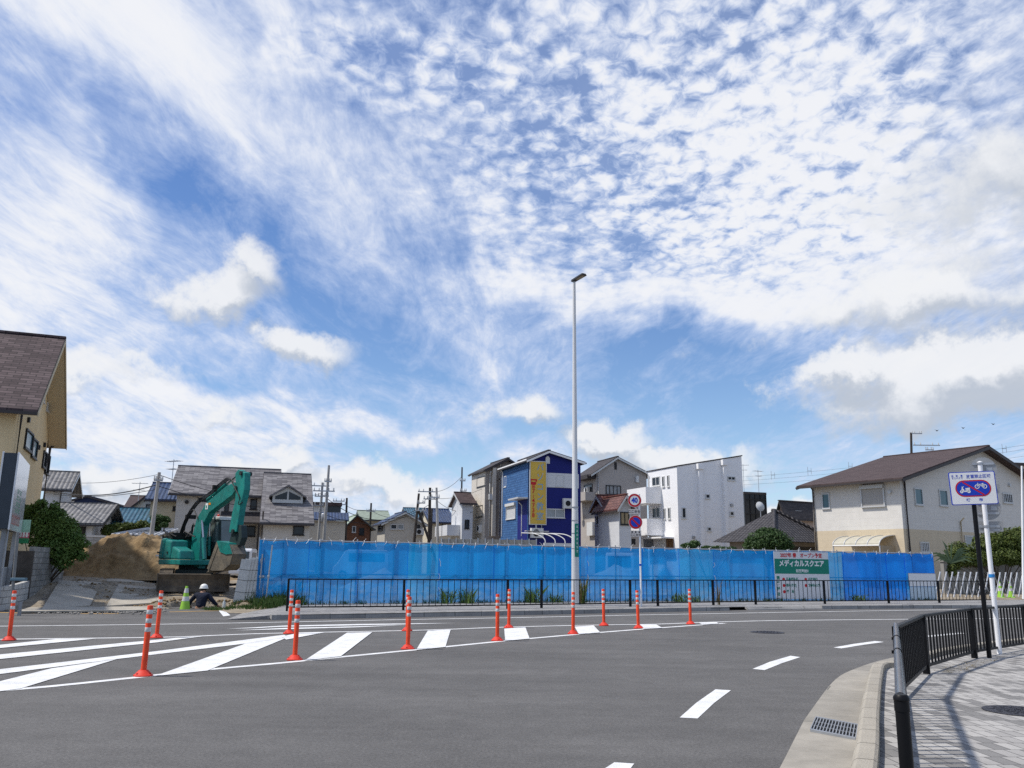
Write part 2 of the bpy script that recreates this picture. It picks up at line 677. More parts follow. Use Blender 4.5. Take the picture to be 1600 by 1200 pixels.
def build_asphalt(m, base, patch=.14, tint=(1.04, 1, .95)):
    m.use_nodes = True
    nt = m.node_tree
    L = nt.links.new
    b = nt.nodes['Principled BSDF']
    b.inputs['Roughness'].default_value = .85
    b.inputs['Specular IOR Level'].default_value = .25
    tc = _n(nt, 'ShaderNodeTexCoord')

    def nz(scale, det, rough=.6, mapping=None):
        t = _n(nt, 'ShaderNodeTexNoise')
        if mapping:
            mp = _n(nt, 'ShaderNodeMapping')
            mp.inputs['Rotation'].default_value = (0, 0, mapping[0])
            mp.inputs['Scale'].default_value = mapping[1]
            L(tc.outputs['Object'], mp.inputs[0])
            L(mp.outputs[0], t.inputs['Vector'])
        else:
            L(tc.outputs['Object'], t.inputs['Vector'])
        t.inputs['Scale'].default_value = scale
        t.inputs['Detail'].default_value = det
        t.inputs['Roughness'].default_value = rough
        return t.outputs['Fac']

    def rng(s, a, b_, lo, hi):
        r = _n(nt, 'ShaderNodeMapRange')
        L(s, r.inputs[0])
        for i, q in enumerate((a, b_, lo, hi)):
            r.inputs[i + 1].default_value = q
        return r.outputs[0]

    def mul(a, b_):
        n = _n(nt, 'ShaderNodeMath', operation='MULTIPLY')
        L(a, n.inputs[0])
        L(b_, n.inputs[1])
        return n.outputs[0]
    speck = rng(nz(34, 5, .85), .28, .72, .50, 1.55)
    speck2 = rng(nz(150, 2, .6), .3, .7, .7, 1.3)
    big = mul(rng(nz(.35, 5), .3, .7, 1 - patch, 1 + patch), rng(nz(3.2, 6, .75), .3, .7, .88, 1.12))
    lane = rng(nz(.9, 6, .6, (R(-24), (.12, 1.3, 1))), .35, .7, 1.10, .86)
    vo = _n(nt, 'ShaderNodeTexVoronoi', feature='DISTANCE_TO_EDGE')
    wv = _n(nt, 'ShaderNodeTexNoise')
    L(tc.outputs['Object'], wv.inputs['Vector'])
    wv.inputs['Scale'].default_value = 1.2
    wv.inputs['Detail'].default_value = 5
    ad = _n(nt, 'ShaderNodeMix', data_type='VECTOR')
    ad.inputs['Factor'].default_value = .55
    L(tc.outputs['Object'], ad.inputs[4])
    L(wv.outputs['Color'], ad.inputs[5])
    L(ad.outputs[1], vo.inputs['Vector'])
    vo.inputs['Scale'].default_value = .55
    crack = rng(vo.outputs['Distance'], 0, .004, .90, 1.0)
    f = mul(mul(mul(speck, speck2), mul(big, lane)), crack)
    sc = _n(nt, 'ShaderNodeVectorMath', operation='SCALE')
    sc.inputs[0].default_value = tuple(base * t for t in tint)
    L(f, sc.inputs['Scale'])
    L(sc.outputs[0], b.inputs['Base Color'])
    bp = _n(nt, 'ShaderNodeBump')
    bp.inputs['Strength'].default_value = .35
    bp.inputs['Distance'].default_value = .01
    L(speck, bp.inputs['Height'])
    L(bp.outputs[0], b.inputs['Normal'])


build_asphalt(m_asphalt, .106)
m_earth = mat('earth', (.20, .16, .11), .95, var=.25, vs=.5, bump=.6, bs=6)
m_lot = mat('lot earth', (.23, .18, .12), .95, var=.3, vs=1.3, col2=(.36, .31, .235), bump=1.0, bs=11)
m_soil = mat('dug soil', (.135, .088, .042), .95, vs=2.4, col2=(.30, .21, .11), bump=1.0, bs=7)
m_conc = mat('kerb concrete', (.34, .315, .27), .85, var=.18, vs=1.2, bump=.25, bs=40)
m_conc2 = mat('grey concrete', (.25, .24, .22), .88, var=.3, vs=1.0, bump=.25, bs=30, streak=.35)
m_paint = mat('road paint', (.55, .55, .54), .7, vs=3.5, col2=(.82, .82, .80), bump=.3, bs=80)
m_yellow = mat('yellow paint', (.62, .36, .08), .7, var=.25, vs=3)
m_pave_far = brickmat('far paving', [(0, (.25, .245, .235)), (.45, (.31, .30, .29)), (.8, (.20, .195, .19))], (.13, .125, .12), .2, .1, .006, .85, var=.15, rot=R(24))
m_pave = brickmat('near paving', [(0, (.375, .36, .335)), (.45, (.31, .297, .278)), (.74, (.195, .188, .178))], (.10, .095, .09), .135, .27, .006, .85, off=.5, var=.14, rot=R(-3))

# ground sheet reaching the horizon
g = MB()
g.quad((-900, -200, -.06), (900, -200, -.06), (900, 1500, -.06), (-900, 1500, -.06))
structure(g.build('ground', m_earth))

KERB = [Vector(q) for q in ((-6.55, 24.15, 0), (-5.83, 24.59, 0), (-2.7, 26.2, 0), (.5, 27.88, 0), (4.3, 30.05, 0), (8.12, 32.18, 0), (12.2, 34.0, 0), (17.83, 35.9, 0), (30, 39.2, 0), (60, 45.5, 0))]
FENCE = [Vector(q) for q in ((-8.65, 29.8, 0), (-2.55, 32.75, 0), (5.42, 36.3, 0), (20.3, 41.6, 0))]
FENCE_EXT = FENCE + [Vector((32, 45.6, 0)), Vector((70, 57, 0))]
FRONT = [Vector((-60, 20.5, 0)), Vector((-26, 23.6, 0))] + [Vector((*G(x_, y_)[:2], 0)) for x_, y_ in ((0, 954), (100, 953), (250, 951.5), (330, 950.5))] + [Vector((-8.4, 26.6, 0)), Vector((-7.6, 27.0, 0))]

rd = MB()
rd.quad((-90, -30, 0), (90, -30, 0), (90, 62, 0), (-90, 62, 0))
structure(rd.build('road', m_asphalt))

# far pavement (raised 12 cm) between the kerb and the blue sheeting
pv = MB()
kb = smooth_path([k + Vector((-.07, .14, 0)) for k in KERB], 4)
bk = []
for q in kb:
    bk.append(Vector((q.x - 1.2, lerp_path([(-12, 28.2), *[(f_.x, f_.y) for f_ in FENCE_EXT]], q.x - 1.2) + .25, 0)))
for a, b, c, d in zip(kb, kb[1:], bk[1:], bk):
    pv.quad((a.x, a.y, .12), (b.x, b.y, .12), (c.x, c.y, .12), (d.x, d.y, .12))
q0, q1 = kb[0], bk[0]
r0, r1 = Vector((q0.x - 1.1, q0.y - .35, .012)), Vector((q1.x - .9, q1.y - .5, .012))
pv.quad((q0.x, q0.y, .12), (q1.x, q1.y, .12), r1, r0)
pv.add([(q0.x, q0.y, .12), r0, (q0.x, q0.y, 0)], [(0, 1, 2)])
structure(pv.build('far_pavement', m_pave_far))


def sweep(mb, path, prof, mi=0, joint=None):
    """prof = [(outward offset, z)] swept along a ground path, offset to the side of travel"""
    rows = []
    n = len(path)
    for i, q in enumerate(path):
        t = path[min(i + 1, n - 1)] - path[max(i - 1, 0)]
        t.z = 0
        t.normalize()
        s_ = Vector((-t.y, t.x, 0))
        rows.append([q + s_ * o_ + Vector((0, 0, z_)) for o_, z_ in prof])
    for A, B in zip(rows, rows[1:]):
        for k in range(len(prof) - 1):
            mb.quad(A[k], B[k], B[k + 1], A[k + 1], mi)
    for r_ in (rows[0], rows[-1]):
        mb.add(r_, [tuple(range(len(r_)))], mi)


m_kerbfar = brickmat('far kerb blocks', [(0, (.33, .32, .30)), (1, (.25, .24, .225))], (.10, .1, .09), .98, .5, .012, .85, var=.2, bump=.3)
kprof = [(0, 0), (.01, .13), (.03, .145), (.14, .145), (.16, .125), (.16, .05)]
kf = MB()
sp_ = smooth_path(KERB, 5)
sweep(kf, [q for q in sp_ if q.x < 8.3], kprof)
sweep(kf, [q for q in sp_ if 12.1 < q.x], kprof)
lowp = [(0, 0), (.01, .03), (.10, .12), (.16, .125), (.16, .05)]
sweep(kf, [q for q in sp_ if 7.6 < q.x < 12.9 and (q.x > 8.25 and q.x < 12.25)], lowp)
structure(kf.build('far_kerb', m_kerbfar, smooth=None))

# kerb inlets (the dark drain mouths)
m_dark = mat('dark iron', (.02, .02, .022), .6, .4)
m_galv = mat('galvanised steel', (.42, .43, .44), .45, .8, var=.12, vs=6)
for px, py, lab in ((549, 961, 'pale steel drain inlet in the far kerb nearest the dirt lot'), (1063, 952, 'dark drain inlet in the far kerb beyond the round road signs'), (1420, 947, 'dark drain inlet in the far kerb past the clinic hoarding')):
    b0 = G(px, py, .07)
    t_ = thing('drain_inlet', lab, 'drain', (b0.x, b0.y, 0), R(27), 'drain inlets in the far kerb')
    m1 = MB()
    m1.box(-.30, .30, -.03, .1, .03, .13)
    m1.build('frame', m_galv if px < 700 else m_dark, t_, bevel=.008)
    m1 = MB()
    for i in range(7):
        m1.box(-.26 + i * .08, -.22 + i * .08, -.045, -.028, .045, .115)
    m1.build('grille', m_galv, t_)

# near kerb + gutter apron
KN = [G(1310, 1330), G(1325, 1255), G(1336, 1197), G(1344, 1137), G(1356, 1077), G(1366, 1057)]
NR = [Vector((1.99, 4.51, 0)), Vector((4.5, 10.19, 0)), Vector((5.97, 12.64, 0)), Vector((7.86, 14.88, 0)), Vector((9.93, 16.81, 0)), Vector((12.3, 18.5, 0)), Vector((15, 19.9, 0)), Vector((18, 21, 0))]
KNP = smooth_path(KN + [Vector((6.05, 13.75, 0)), Vector((7.5, 15.55, 0)), Vector((9.55, 17.45, 0)), Vector((12.0, 19.2, 0)), Vector((15, 20.6, 0)), Vector((18, 21.7, 0)), Vector((30, 24.5, 0))], 5)
AP = smooth_path([G(1150, 1330), G(1185, 1262), G(1219, 1200), G(1249, 1141), G(1262.5, 1117.5), G(1305, 1062.5), G(1340, 1044), G(1390, 1029), Vector((8.6, 17.6, 0)), Vector((11.3, 19.75, 0)), Vector((14.6, 21.4, 0)), Vector((18, 22.5, 0)), Vector((30, 25.2, 0))], 5)


def resample(path, n):
    L_ = [0]
    for a, b in zip(path, path[1:]):
        L_.append(L_[-1] + (b - a).length)
    out = []
    j = 0
    for i in range(n):
        s_ = L_[-1] * i / (n - 1)
        while j < len(L_) - 2 and L_[j + 1] < s_:
            j += 1
        t = (s_ - L_[j]) / max(1e-6, L_[j + 1] - L_[j])
        out.append(path[j].lerp(path[j + 1], min(1, t)))
    return out


m_apron = brickmat('gutter slabs', [(0, (.31, .285, .24)), (1, (.265, .245, .208))], (.12, .115, .10), 50, 2.0, .006, .85, var=.22, bump=.25)
ap = MB()
n_ = 90
A, B = resample(AP, n_), resample(KNP, n_)
for i in range(n_ - 1):
    ap.quad((A[i].x, A[i].y, .006), (B[i].x, B[i].y, .012), (B[i + 1].x, B[i + 1].y, .012), (A[i + 1].x, A[i + 1].y, .006))
ag = ap.build('gutter', m_apron)
uvl = ag.data.uv_layers[0].data
for p_ in ag.data.polygons:
    for li, (u_, k_) in zip(p_.loop_indices, ((0, 0), (.6, 0), (.6, 1), (0, 1))):
        i = p_.index
        uvl[li].uv = (u_ + 1, (i + k_) * .32 + .55)
structure(ag)

m_kerbnear = mat('near kerb', (.345, .315, .26), .85, var=.14, vs=2.0, bump=.3, bs=50)
kn = MB()
sweep(kn, KNP, [(0, 0), (-.008, .15), (-.035, .20), (-.06, .215), (-.17, .215), (-.195, .20), (-.20, .1)])
structure(kn.build('near_kerb', m_kerbnear, smooth=35))
jt = MB()      # mortar joints of the kerb stones
RS = resample(KNP, 400)
tot = sum((b - a).length for a, b in zip(RS, RS[1:]))
step = max(1, int(round(.6 / (tot / 399))))
for i in range(3, 396, step):
    q, t = RS[i], (RS[i + 1] - RS[i - 1]).normalized()
    s_ = Vector((-t.y, t.x, 0))
    pr = [(.002, .01), (-.006, .152), (-.034, .202), (-.06, .217), (-.17, .217), (-.197, .202)]
    for (o0, z0), (o1, z1) in zip(pr, pr[1:]):
        jt.quad(q + s_ * o0 + Vector((0, 0, z0)) - t * .004, q + s_ * o0 + Vector((0, 0, z0)) + t * .004, q + s_ * o1 + Vector((0, 0, z1)) + t * .004, q + s_ * o1 + Vector((0, 0, z1)) - t * .004)
structure(jt.build('kerb_joints', mat('mortar', (.15, .14, .12), .9)))

# near pavement, 13 cm above the road
np_ = MB()
inn = []
for i, q in enumerate(KNP):
    t = (KNP[min(i + 1, len(KNP) - 1)] - KNP[max(i - 1, 0)]).normalized()
    inn.append(q + Vector((t.y, -t.x, 0)) * .185)
for a, b in zip(inn, inn[1:]):
    np_.quad((a.x, a.y, .13), (40, a.y - 4, .13), (40, b.y - 4, .13), (b.x, b.y, .13))
np_.quad((inn[0].x, inn[0].y, .13), (inn[0].x - .2, -6, .13), (40, -6, .13), (40, inn[0].y - 4, .13))
structure(np_.build('near_pavement', m_pave))

# ---- painted markings
mk = MB()
Z1 = .004


def pix(poly, z=Z1, mb=mk):
    mb.add([G(x, y, z) for x, y in poly], [tuple(range(len(poly)))])


def line(pts, w, z=Z1, mb=mk, k=3):
    strip(mb, smooth_path([G(x, y, 0) for x, y in pts], k), w, z)


near_line = [(-260, 1103), (-120, 1092), (0, 1079.5), (81, 1072.5), (210, 1059), (324, 1046.5), (435, 1036.5), (535, 1026.5), (649, 1015.5), (789, 1001.5), (860, 995), (938, 988.3), (1037, 980.7), (1132, 974)]
far_line = [(-300, 1003), (90, 998), (270, 995.5), (390, 990.7), (506, 988), (668, 984.6), (791, 980), (928, 976.8), (1028, 975.3), (1094, 972.8), (1180, 970.4), (1285, 968.9), (1412, 967.7), (1500, 967), (1700, 966)]
line(near_line, .16)
structure(mk.build('island_edge_marking', m_paint))
mk = MB()
line(far_line, .15, mb=mk)
structure(mk.build('centre_line_marking', m_paint))
mk = MB()
c2 = lambda x, y: (x / 3.3333, 900 + y / 3.3333)
c3 = lambda x, y: (440 + x / 4.2105, 900 + y / 4.2105)
c4 = lambda x, y: (800 + x / 4.2105, 880 + y / 4.2105)
Z2 = .008
for poly in ([c2(-500, 555), c2(0, 485), c2(800, 393), c2(1480, 306), c2(1500, 318), c2(1275, 352), c2(610, 432), c2(0, 510), c2(-500, 585)],
             [c2(270, 480), c2(606, 433), c2(105, 586), c2(-30, 604), c2(-120, 600), c2(0, 548)],
             [c2(1278, 352), c2(1498, 319), c2(1080, 492), c2(805, 521)],
             [c2(-400, 450), c2(0, 408), c2(920, 322), c2(1060, 313), c2(820, 345), c2(0, 432), c2(-400, 480)],
             [c2(-200, 375), c2(0, 358), c2(290, 328), c2(500, 326), c2(0, 375), c2(-200, 392)],
             [c3(0, 398), c3(120, 372), c3(280, 371), c3(170, 392), c3(30, 418)],
             [c3(430, 373), c3(597, 369), c3(390, 527), c3(150, 556)],
             [c3(962, 359), c3(1112, 353), c3(1078, 466), c3(885, 486)],
             [c3(1465, 346), c4(88, 420), c4(116, 496), c4(-45, 510)],
             [c4(412, 417), c4(537, 409), c4(580, 455), c4(440, 467)],
             [c4(840, 404), c4(950, 403), c4(990, 426), c4(862, 432)],
             [c4(1228, 391), c4(1345, 388), c4(1363, 396), c4(1255, 404)]):
    pix(poly, Z2 + .0007 * len(mk.f), mk)
structure(mk.build('hatch_marking', m_paint))
mk = MB()
line([(-200, 981), (0, 978.6), (250, 975.6), (450, 972), (620, 968.5), (800, 965.3), (1000, 961), (1180, 957.7), (1285, 955.8), (1427, 953.6), (1600, 951)], .14, mb=mk)
structure(mk.build('road_edge_marking', m_paint))
mk = MB()
pix([(354, 982.5), (400, 980), (440, 977.6), (560, 974.9), (713, 973.4), (630, 975.5), (440, 979.3), (400, 981.3)], Z2, mk)
pix([(370, 985), (440, 981.2), (560, 978.6), (640, 976.2), (560, 980), (440, 983.2)], Z2, mk)
pix([(340, 952), (349, 952), (360, 961.5), (349, 963)], Z2, mk)
pix([(402, 953), (409, 953), (437, 963), (424, 965)], Z2, mk)
structure(mk.build('splitter_marking', m_paint))
mk = MB()
for poly in ([(1062, 1121), (1090, 1122.5), (1116, 1098), (1142, 1078.5), (1118, 1077), (1088, 1098)],
             [(1176, 1045), (1194.5, 1047), (1222, 1036), (1250.5, 1026.6), (1235, 1024.6), (1203, 1034)],
             [(1302.4, 1011.7), (1315, 1013), (1348, 1007.6), (1381.5, 1003), (1367, 1001.6), (1334, 1006)],
             [(930, 1210), (978, 1210), (991, 1193), (960, 1191)],
             [(1440, 994), (1455, 995), (1510, 989.5), (1498, 988.3)]):
    pix(poly, Z1, mk)
structure(mk.build('lane_dash_marking', m_paint))
mk = MB()
line([(-100, 954), (0, 957), (55, 958.6)], .13, mb=mk)
line([(126, 959), (186, 959)], .13, mb=mk)
line([(265, 956.2), (335, 954.6), (404, 953.2)], .13, mb=mk)
line([(1552, 938.8), (1580, 938.2), (1640, 937)], .15, Z1 + .13, mb=mk)
structure(mk.build('yellow_edge_marking', m_yellow))

# ---- iron covers and the gutter grate
m_iron = mat('iron cover', (.055, .055, .065), .55, .5, var=.3, vs=9, bump=.6, bs=60)


def cover(px, py, r, z, label):
    c = G(px, py, z)
    t = thing('manhole_cover', label, 'manhole cover', (c.x, c.y, z))
    m1 = MB()
    m1.lathe([(r + .05, .0), (r + .05, .006), (r, .007)], 32)
    m1.build('rim', m_iron, t)
    m1 = MB()
    m1.lathe([(r, .004), (r * .98, .010)], 32)
    for i in range(6):
        for j in range(10):
            a = 2 * PI * (j + .5 * (i % 2)) / 10
            rr = r * (.14 + .14 * i)
            m1.box(rr * math.cos(a) - .018, rr * math.cos(a) + .018, rr * math.sin(a) - .018, rr * math.sin(a) + .018, .009, .015)
    m1.build('lid', m_iron, t)


cover(1199, 988, .36, .004, 'round iron manhole cover set in the asphalt of the bend')
cover(1592, 1111, .30, .134, 'round dark iron cover set in the grey block paving')

gc = [G(1275, 1121, .02), G(1341, 1134, .02), G(1337, 1155, .02), G(1266, 1141, .02)]
gt = thing('gutter_grate', 'steel grate set in the concrete gutter beside the near kerb', 'drain grate', gc[3])
ux, uy = (gc[2] - gc[3]), (gc[0] - gc[3])
m1 = MB()


def gp(a, b, z):
    return Vector((ux.x * a + uy.x * b, ux.y * a + uy.y * b, z))


def gbox(mb, a0, a1, b0, b1, z0, z1):
    mb.loft([gp(a0, b0, z0), gp(a1, b0, z0), gp(a1, b1, z0), gp(a0, b1, z0)], [gp(a0, b0, z1), gp(a1, b0, z1), gp(a1, b1, z1), gp(a0, b1, z1)])


gbox(m1, 0, 1, 0, 1, -.012, -.008)
m1.build('sump', m_dark, gt)
m1 = MB()
gbox(m1, 0, 1, -.01, .05, -.012, .012)
gbox(m1, 0, 1, .95, 1.01, -.012, .012)
gbox(m1, -.01, .012, .05, .95, -.012, .012)
gbox(m1, .988, 1.01, .05, .95, -.012, .012)
m1.build('frame', m_galv, gt)
m1 = MB()
for i in range(13):
    a = .05 + i * .0725
    gbox(m1, a, a + .022, .05, .95, -.010, .010)
for b in (.35, .65):
    gbox(m1, .02, .98, b, b + .02, -.009, .005)
m1.build('bars', m_galv, gt)

# ---- the dirt lot (rises gently behind the road, with the dug pit)
PIT = P(316, 935, 29.75)
PIT.z = 0


def front_y(x):
    if x < -7.6:
        return lerp_path([(q.x, q.y) for q in FRONT], x)
    return lerp_path([(-7.6, 27.0), (-7.2, 30.75), *[(f_.x, f_.y + .18) for f_ in FENCE_EXT[1:]]], x)


def lot_z(x, y):
    t = y - front_y(x)
    if x < -7.6:
        z = .03 + .42 * sstep(.2, 7.5, t) + .3 * sstep(-14.5, -18, x) * sstep(1, 9, t)
    else:
        z = .13 + .22 * sstep(0, 8, t)
    n = noise.noise(Vector((x * .35, y * .35, 0))) * .10 + noise.noise(Vector((x * 1.3, y * 1.3, 4))) * .05
    z += n * sstep(.3, 3, t)
    d = math.hypot((x - PIT.x) / 1.15, (y - PIT.y) / .85)
    d += noise.noise(Vector((x * 2, y * 2, 9))) * .15
    if d < 1.8:
        z += .16 * math.exp(-((d - 1.25) / .22) ** 2) * (1 if y > PIT.y - .3 else .1)
        z = z + (-1.0 - z) * (1 - sstep(.72, 1.05, d))
    return z


xs = sorted(set([-60 + 2 * i for i in range(13)] + [-34 + .6 * i for i in range(36)] + [-12.6 + .12 * i for i in range(32)] + [-8.6 + .8 * i for i in range(50)] + [32 + 3 * i for i in range(13)]))
ts = sorted(set([0, .05, .15] + [.3 + .3 * i for i in range(5)] + [1.8 + .12 * i for i in range(28)] + [5.3 + .6 * i for i in range(25)] + [21 + 3 * i for i in range(14)] + [66, 80, 110, 160, 260]))
lt = MB()
vv = []
for x in xs:
    for t in ts:
        y = front_y(x) + t
        z = lot_z(x, y) if t > 0 else .008
        vv.append((x, y, z))
nt_ = len(ts)
lt.add(vv, [(i * nt_ + j, (i + 1) * nt_ + j, (i + 1) * nt_ + j + 1, i * nt_ + j + 1) for i in range(len(xs) - 1) for j in range(nt_ - 1)])
structure(lt.build('dirt_lot', m_lot, smooth=60))

# spoil heap
mc = P(212, 880, 41.5)
mh = MB()
nx, ny = 130, 84
vv = []
for i in range(nx + 1):
    for j in range(ny + 1):
        x, y = -5.2 + 10.4 * i / nx, -3.4 + 6.8 * j / ny
        d = math.hypot(x / 4.9, y / 3.2)
        h = 2.35 * (1 - sstep(.0, 1.0, d)) ** .75 if d < 1 else 0
        h = min(h, 1.98 + .12 * noise.noise(Vector((x, y, 2))))
        q = Vector((x * 1.1, y * 1.1, 0))
        h *= 1 + .16 * noise.noise(q * 1.2)
        h += (noise.noise(q * 2.0) * .20 - abs(noise.noise(q * 3.7)) * .18 + noise.noise(q * 8) * .07) * min(1, h * 2)
        vv.append((x, y, h - .12))
mh.add(vv, [(i * (ny + 1) + j, (i + 1) * (ny + 1) + j, (i + 1) * (ny + 1) + j + 1, i * (ny + 1) + j + 1) for i in range(nx) for j in range(ny)])
ob = mh.build('soil_heap', m_soil, smooth=50)
ob.location = (mc.x, mc.y, lot_z(mc.x, mc.y) + .02)
tag(ob, 'large heap of brown dug soil behind the turquoise excavator', 'soil heap')

# clods around the pit and heap (loose earth)
cl = MB()
for i in range(900):
    if i < 620:
        a = random.uniform(0, 2 * PI)
        r_ = random.uniform(1.05, 1.9)
        x, y = PIT.x + 1.15 * r_ * math.cos(a), PIT.y + .9 * r_ * math.sin(a)
        if y < PIT.y - .55:
            continue
    else:
        x, y = random.uniform(-19, -9.5), random.uniform(30.5, 38)
    s_ = random.uniform(.015, .055)
    cl.ball((x, y, lot_z(x, y) + s_ * .3), s_, 5, 4, (random.uniform(.8, 1.4), random.uniform(.8, 1.3), random.uniform(.5, .9)))
structure(cl.build('loose_clods', m_soil), 'stuff')

# steel road plates over the entrance
m_plate = mat('road plate', (.37, .335, .275), .8, .0, var=.25, vs=1.0, bump=.15, bs=12)
PL = [([c2(215, 172), c2(470, 150), c2(520, 107), c2(300, 112)], 'wide grey steel plate lying in the lot entrance beside the gravel'),
      ([c2(555, 152), c2(835, 143), c2(812, 106), c2(610, 110)], 'grey steel plate between the cone and the other plates'),
      ([c2(90, 178), c2(790, 172), c2(780, 154), c2(150, 160)], 'long narrow steel plate along the road edge of the lot entrance'),
      ([c2(546, 104), c2(742, 98), c2(740, 72), c2(560, 76)], 'rearmost grey steel plate nearest the soil heap')]
for poly, lab in PL:
    pts = [G(x, y, .10) for x, y in poly]
    pts = [Vector((q.x, q.y, lot_z(q.x, q.y) + .05)) for q in pts]
    zm = max(q.z for q in pts)
    c = sum(pts, Vector()) / 4
    mbp = MB()
    mbp.loft([q - c + Vector((0, 0, -.05)) for q in pts], [q - c for q in pts])
    o = mbp.build('road_plate', m_plate, bevel=.006)
    o.location = c
    tag(o, lab, 'steel plate', 'steel plates in the lot entrance')


# ================================================================== street furniture
m_orange = mat('orange urethane', (.66, .055, .014), .5, vs=7, col2=(.88, .075, .014), spec=.35)
m_refl = mat('white reflective band', (.58, .57, .55), .4, var=.15, vs=14)
m_black = mat('black powder coat', (.006, .006, .007), .45, .0, var=.3, vs=3, spec=.18)
m_blackpipe = mat('polished dark pipe', (.16, .15, .15), .22, .65, var=.2, vs=6)
m_whitepole = mat('white painted steel', (.80, .80, .80), .4, var=.05, vs=3)
m_lamppole = mat('pale grey pole', (.60, .60, .59), .42, var=.08, vs=2, streak=.2)
m_white = mat('white board', (.74, .74, .73), .55, var=.05, vs=1.5)
m_steel = mat('scaffold pipe', (.40, .41, .42), .4, .7, var=.2, vs=5)

# ---- delineator posts
dl = thing('delineator_post', '', 'delineator post', (0, 0, 0), 0, 'orange delineator posts round the striped island')
HD = .955
m1 = MB()
m1.lathe([(.130, 0), (.130, .016), (.108, .028), (.07, .072), (.056, .08)], 20)
for k in range(3):
    a = 2 * PI * k / 3
    m1.lathe([(.016, .0), (.016, .012)], 8, (.096 * math.cos(a), .096 * math.sin(a), .033))
m1.build('base', mat('orange base', (.62, .04, .022), .6, var=.2, vs=8), dl, smooth=35)
m1 = MB()
m1.lathe([(.044, .07), (.040, .10), (.040, HD - .014), (.034, HD - .002), (.026, HD), (.024, HD - .03)], 18)
m1.build('post', m_orange, dl, smooth=35)
for z0 in (.595, .715, .835):
    m1 = MB()
    m1.lathe([(.0408, z0), (.0422, z0 + .002), (.0422, z0 + .058), (.0408, z0 + .06)], 18)
    m1.build('reflective_band', m_refl, dl, smooth=35)
DEL = [(14, 1000.5, 'orange delineator post beside the low block wall and sign pillar end of the island'),
       (223.5, 1056, 'tallest looking delineator post, on the near line at the wide striped end'),
       (244.5, 996.6, 'orange delineator post on the far edge line, just behind the tallest looking one'),
       (451.5, 990, 'delineator post on the far edge line, just behind the one before the railing end'),
       (460.5, 1031, 'delineator post on the near edge line in front of the end of the black railing'),
       (637, 1014, 'delineator post on the near edge line, hiding another post exactly behind it'),
       (636, 985.5, 'delineator post half hidden exactly behind another one on the near edge line'),
       (777, 1001, 'delineator post on the near edge line, third along from the striped wide end'),
       (795, 981, 'delineator post on the far edge line below the blue house'),
       (895.5, 990.4, 'delineator post standing in front of the tall street lamp pole'),
       (943.7, 977.4, 'delineator post on the far edge line, next beyond the street lamp'),
       (997.6, 981.7, 'slightly tilted delineator post below the round 40 sign'),
       (1079, 975, 'last delineator post, at the pointed tip of the striped island')]
for i, (px, py, lab) in enumerate(DEL):
    c = G(px, py, .004)
    if i == 0:
        o = dl
        o.location = c
        o['label'] = lab
    else:
        o = dup(dl, c, random.uniform(0, 6), lab)
    if px > 990 and px < 1000:
        o.rotation_euler = (0, R(-1.2), 0)
    if not 990 < px < 1000:
        o.rotation_euler = (R(random.uniform(-1.0, 1.0)), R(random.uniform(-.7, .9)), o.rotation_euler.z)
    if px in (223.5, 451.5):
        o.rotation_euler = (0, R(.5), 0)


# ---- railings
def railing(name, label, pts, H, pitch, zb, group=None, post_d=.03, top=(.03, .02), bar=.010, low=.10, flatpost=True, skip_post=()):
    c = pts[0]
    t = thing(name, label, 'railing', (c.x, c.y, zb), 0, group)
    for i, q in enumerate(pts):
        if i in skip_post:
            continue
        m1 = MB()
        d = (pts[min(i + 1, len(pts) - 1)] - pts[max(i - 1, 0)]).normalized()
        a = math.atan2(d.y, d.x)
        M = Matrix.Translation((q.x - c.x, q.y - c.y, 0)) @ Matrix.Rotation(a, 4, 'Z')
        m1.box(-post_d, post_d, -.045, .045, -.02, H - .012, 0, M)
        m1.build('post', m_black, t)
    for a, b in zip(pts, pts[1:]):
        d = b - a
        L_ = d.length
        M = Matrix.Translation((a.x - c.x, a.y - c.y, 0)) @ Matrix.Rotation(math.atan2(d.y, d.x), 4, 'Z')
        m1 = MB()
        m1.box(-.012, L_ + .012, -top[0], top[0], H - top[1] * 2, H, 0, M)
        m1.build('top_rail', m_black, t, bevel=.006)
        m1 = MB()
        m1.box(post_d, L_ - post_d, -.016, .016, low, low + .04, 0, M)
        m1.build('bottom_rail', m_black, t)
        n = max(1, int(L_ / pitch))
        m1 = MB()
        for k in range(1, n):
            x = L_ * k / n
            m1.box(x - bar, x + bar, -bar, bar, low + .04, H - top[1] * 2, 0, M)
        m1.build('slats', m_black, t)
    return t


FR = [G(x, y, .12) for x, y in ((448, 955), (630, 953.5), (793, 951), (846, 950), (985, 947.7), (1028, 947), (1114.7, 945.5), (1181, 944.6), (1289, 943.6), (1389, 942.8), (1468, 942), (1552, 941.2))]
railing('railing', 'long black slatted railing along the far pavement before the blue sheeting', FR, .96, .21, .12, None, .028, (.028, .018), .0085)

t = railing('railing', 'black slatted railing curving along the near block pavement beside the no parking bicycle sign', NR, .82, .165, .13, None, .028, (.03, .02), .0125, .09, skip_post=(0,))
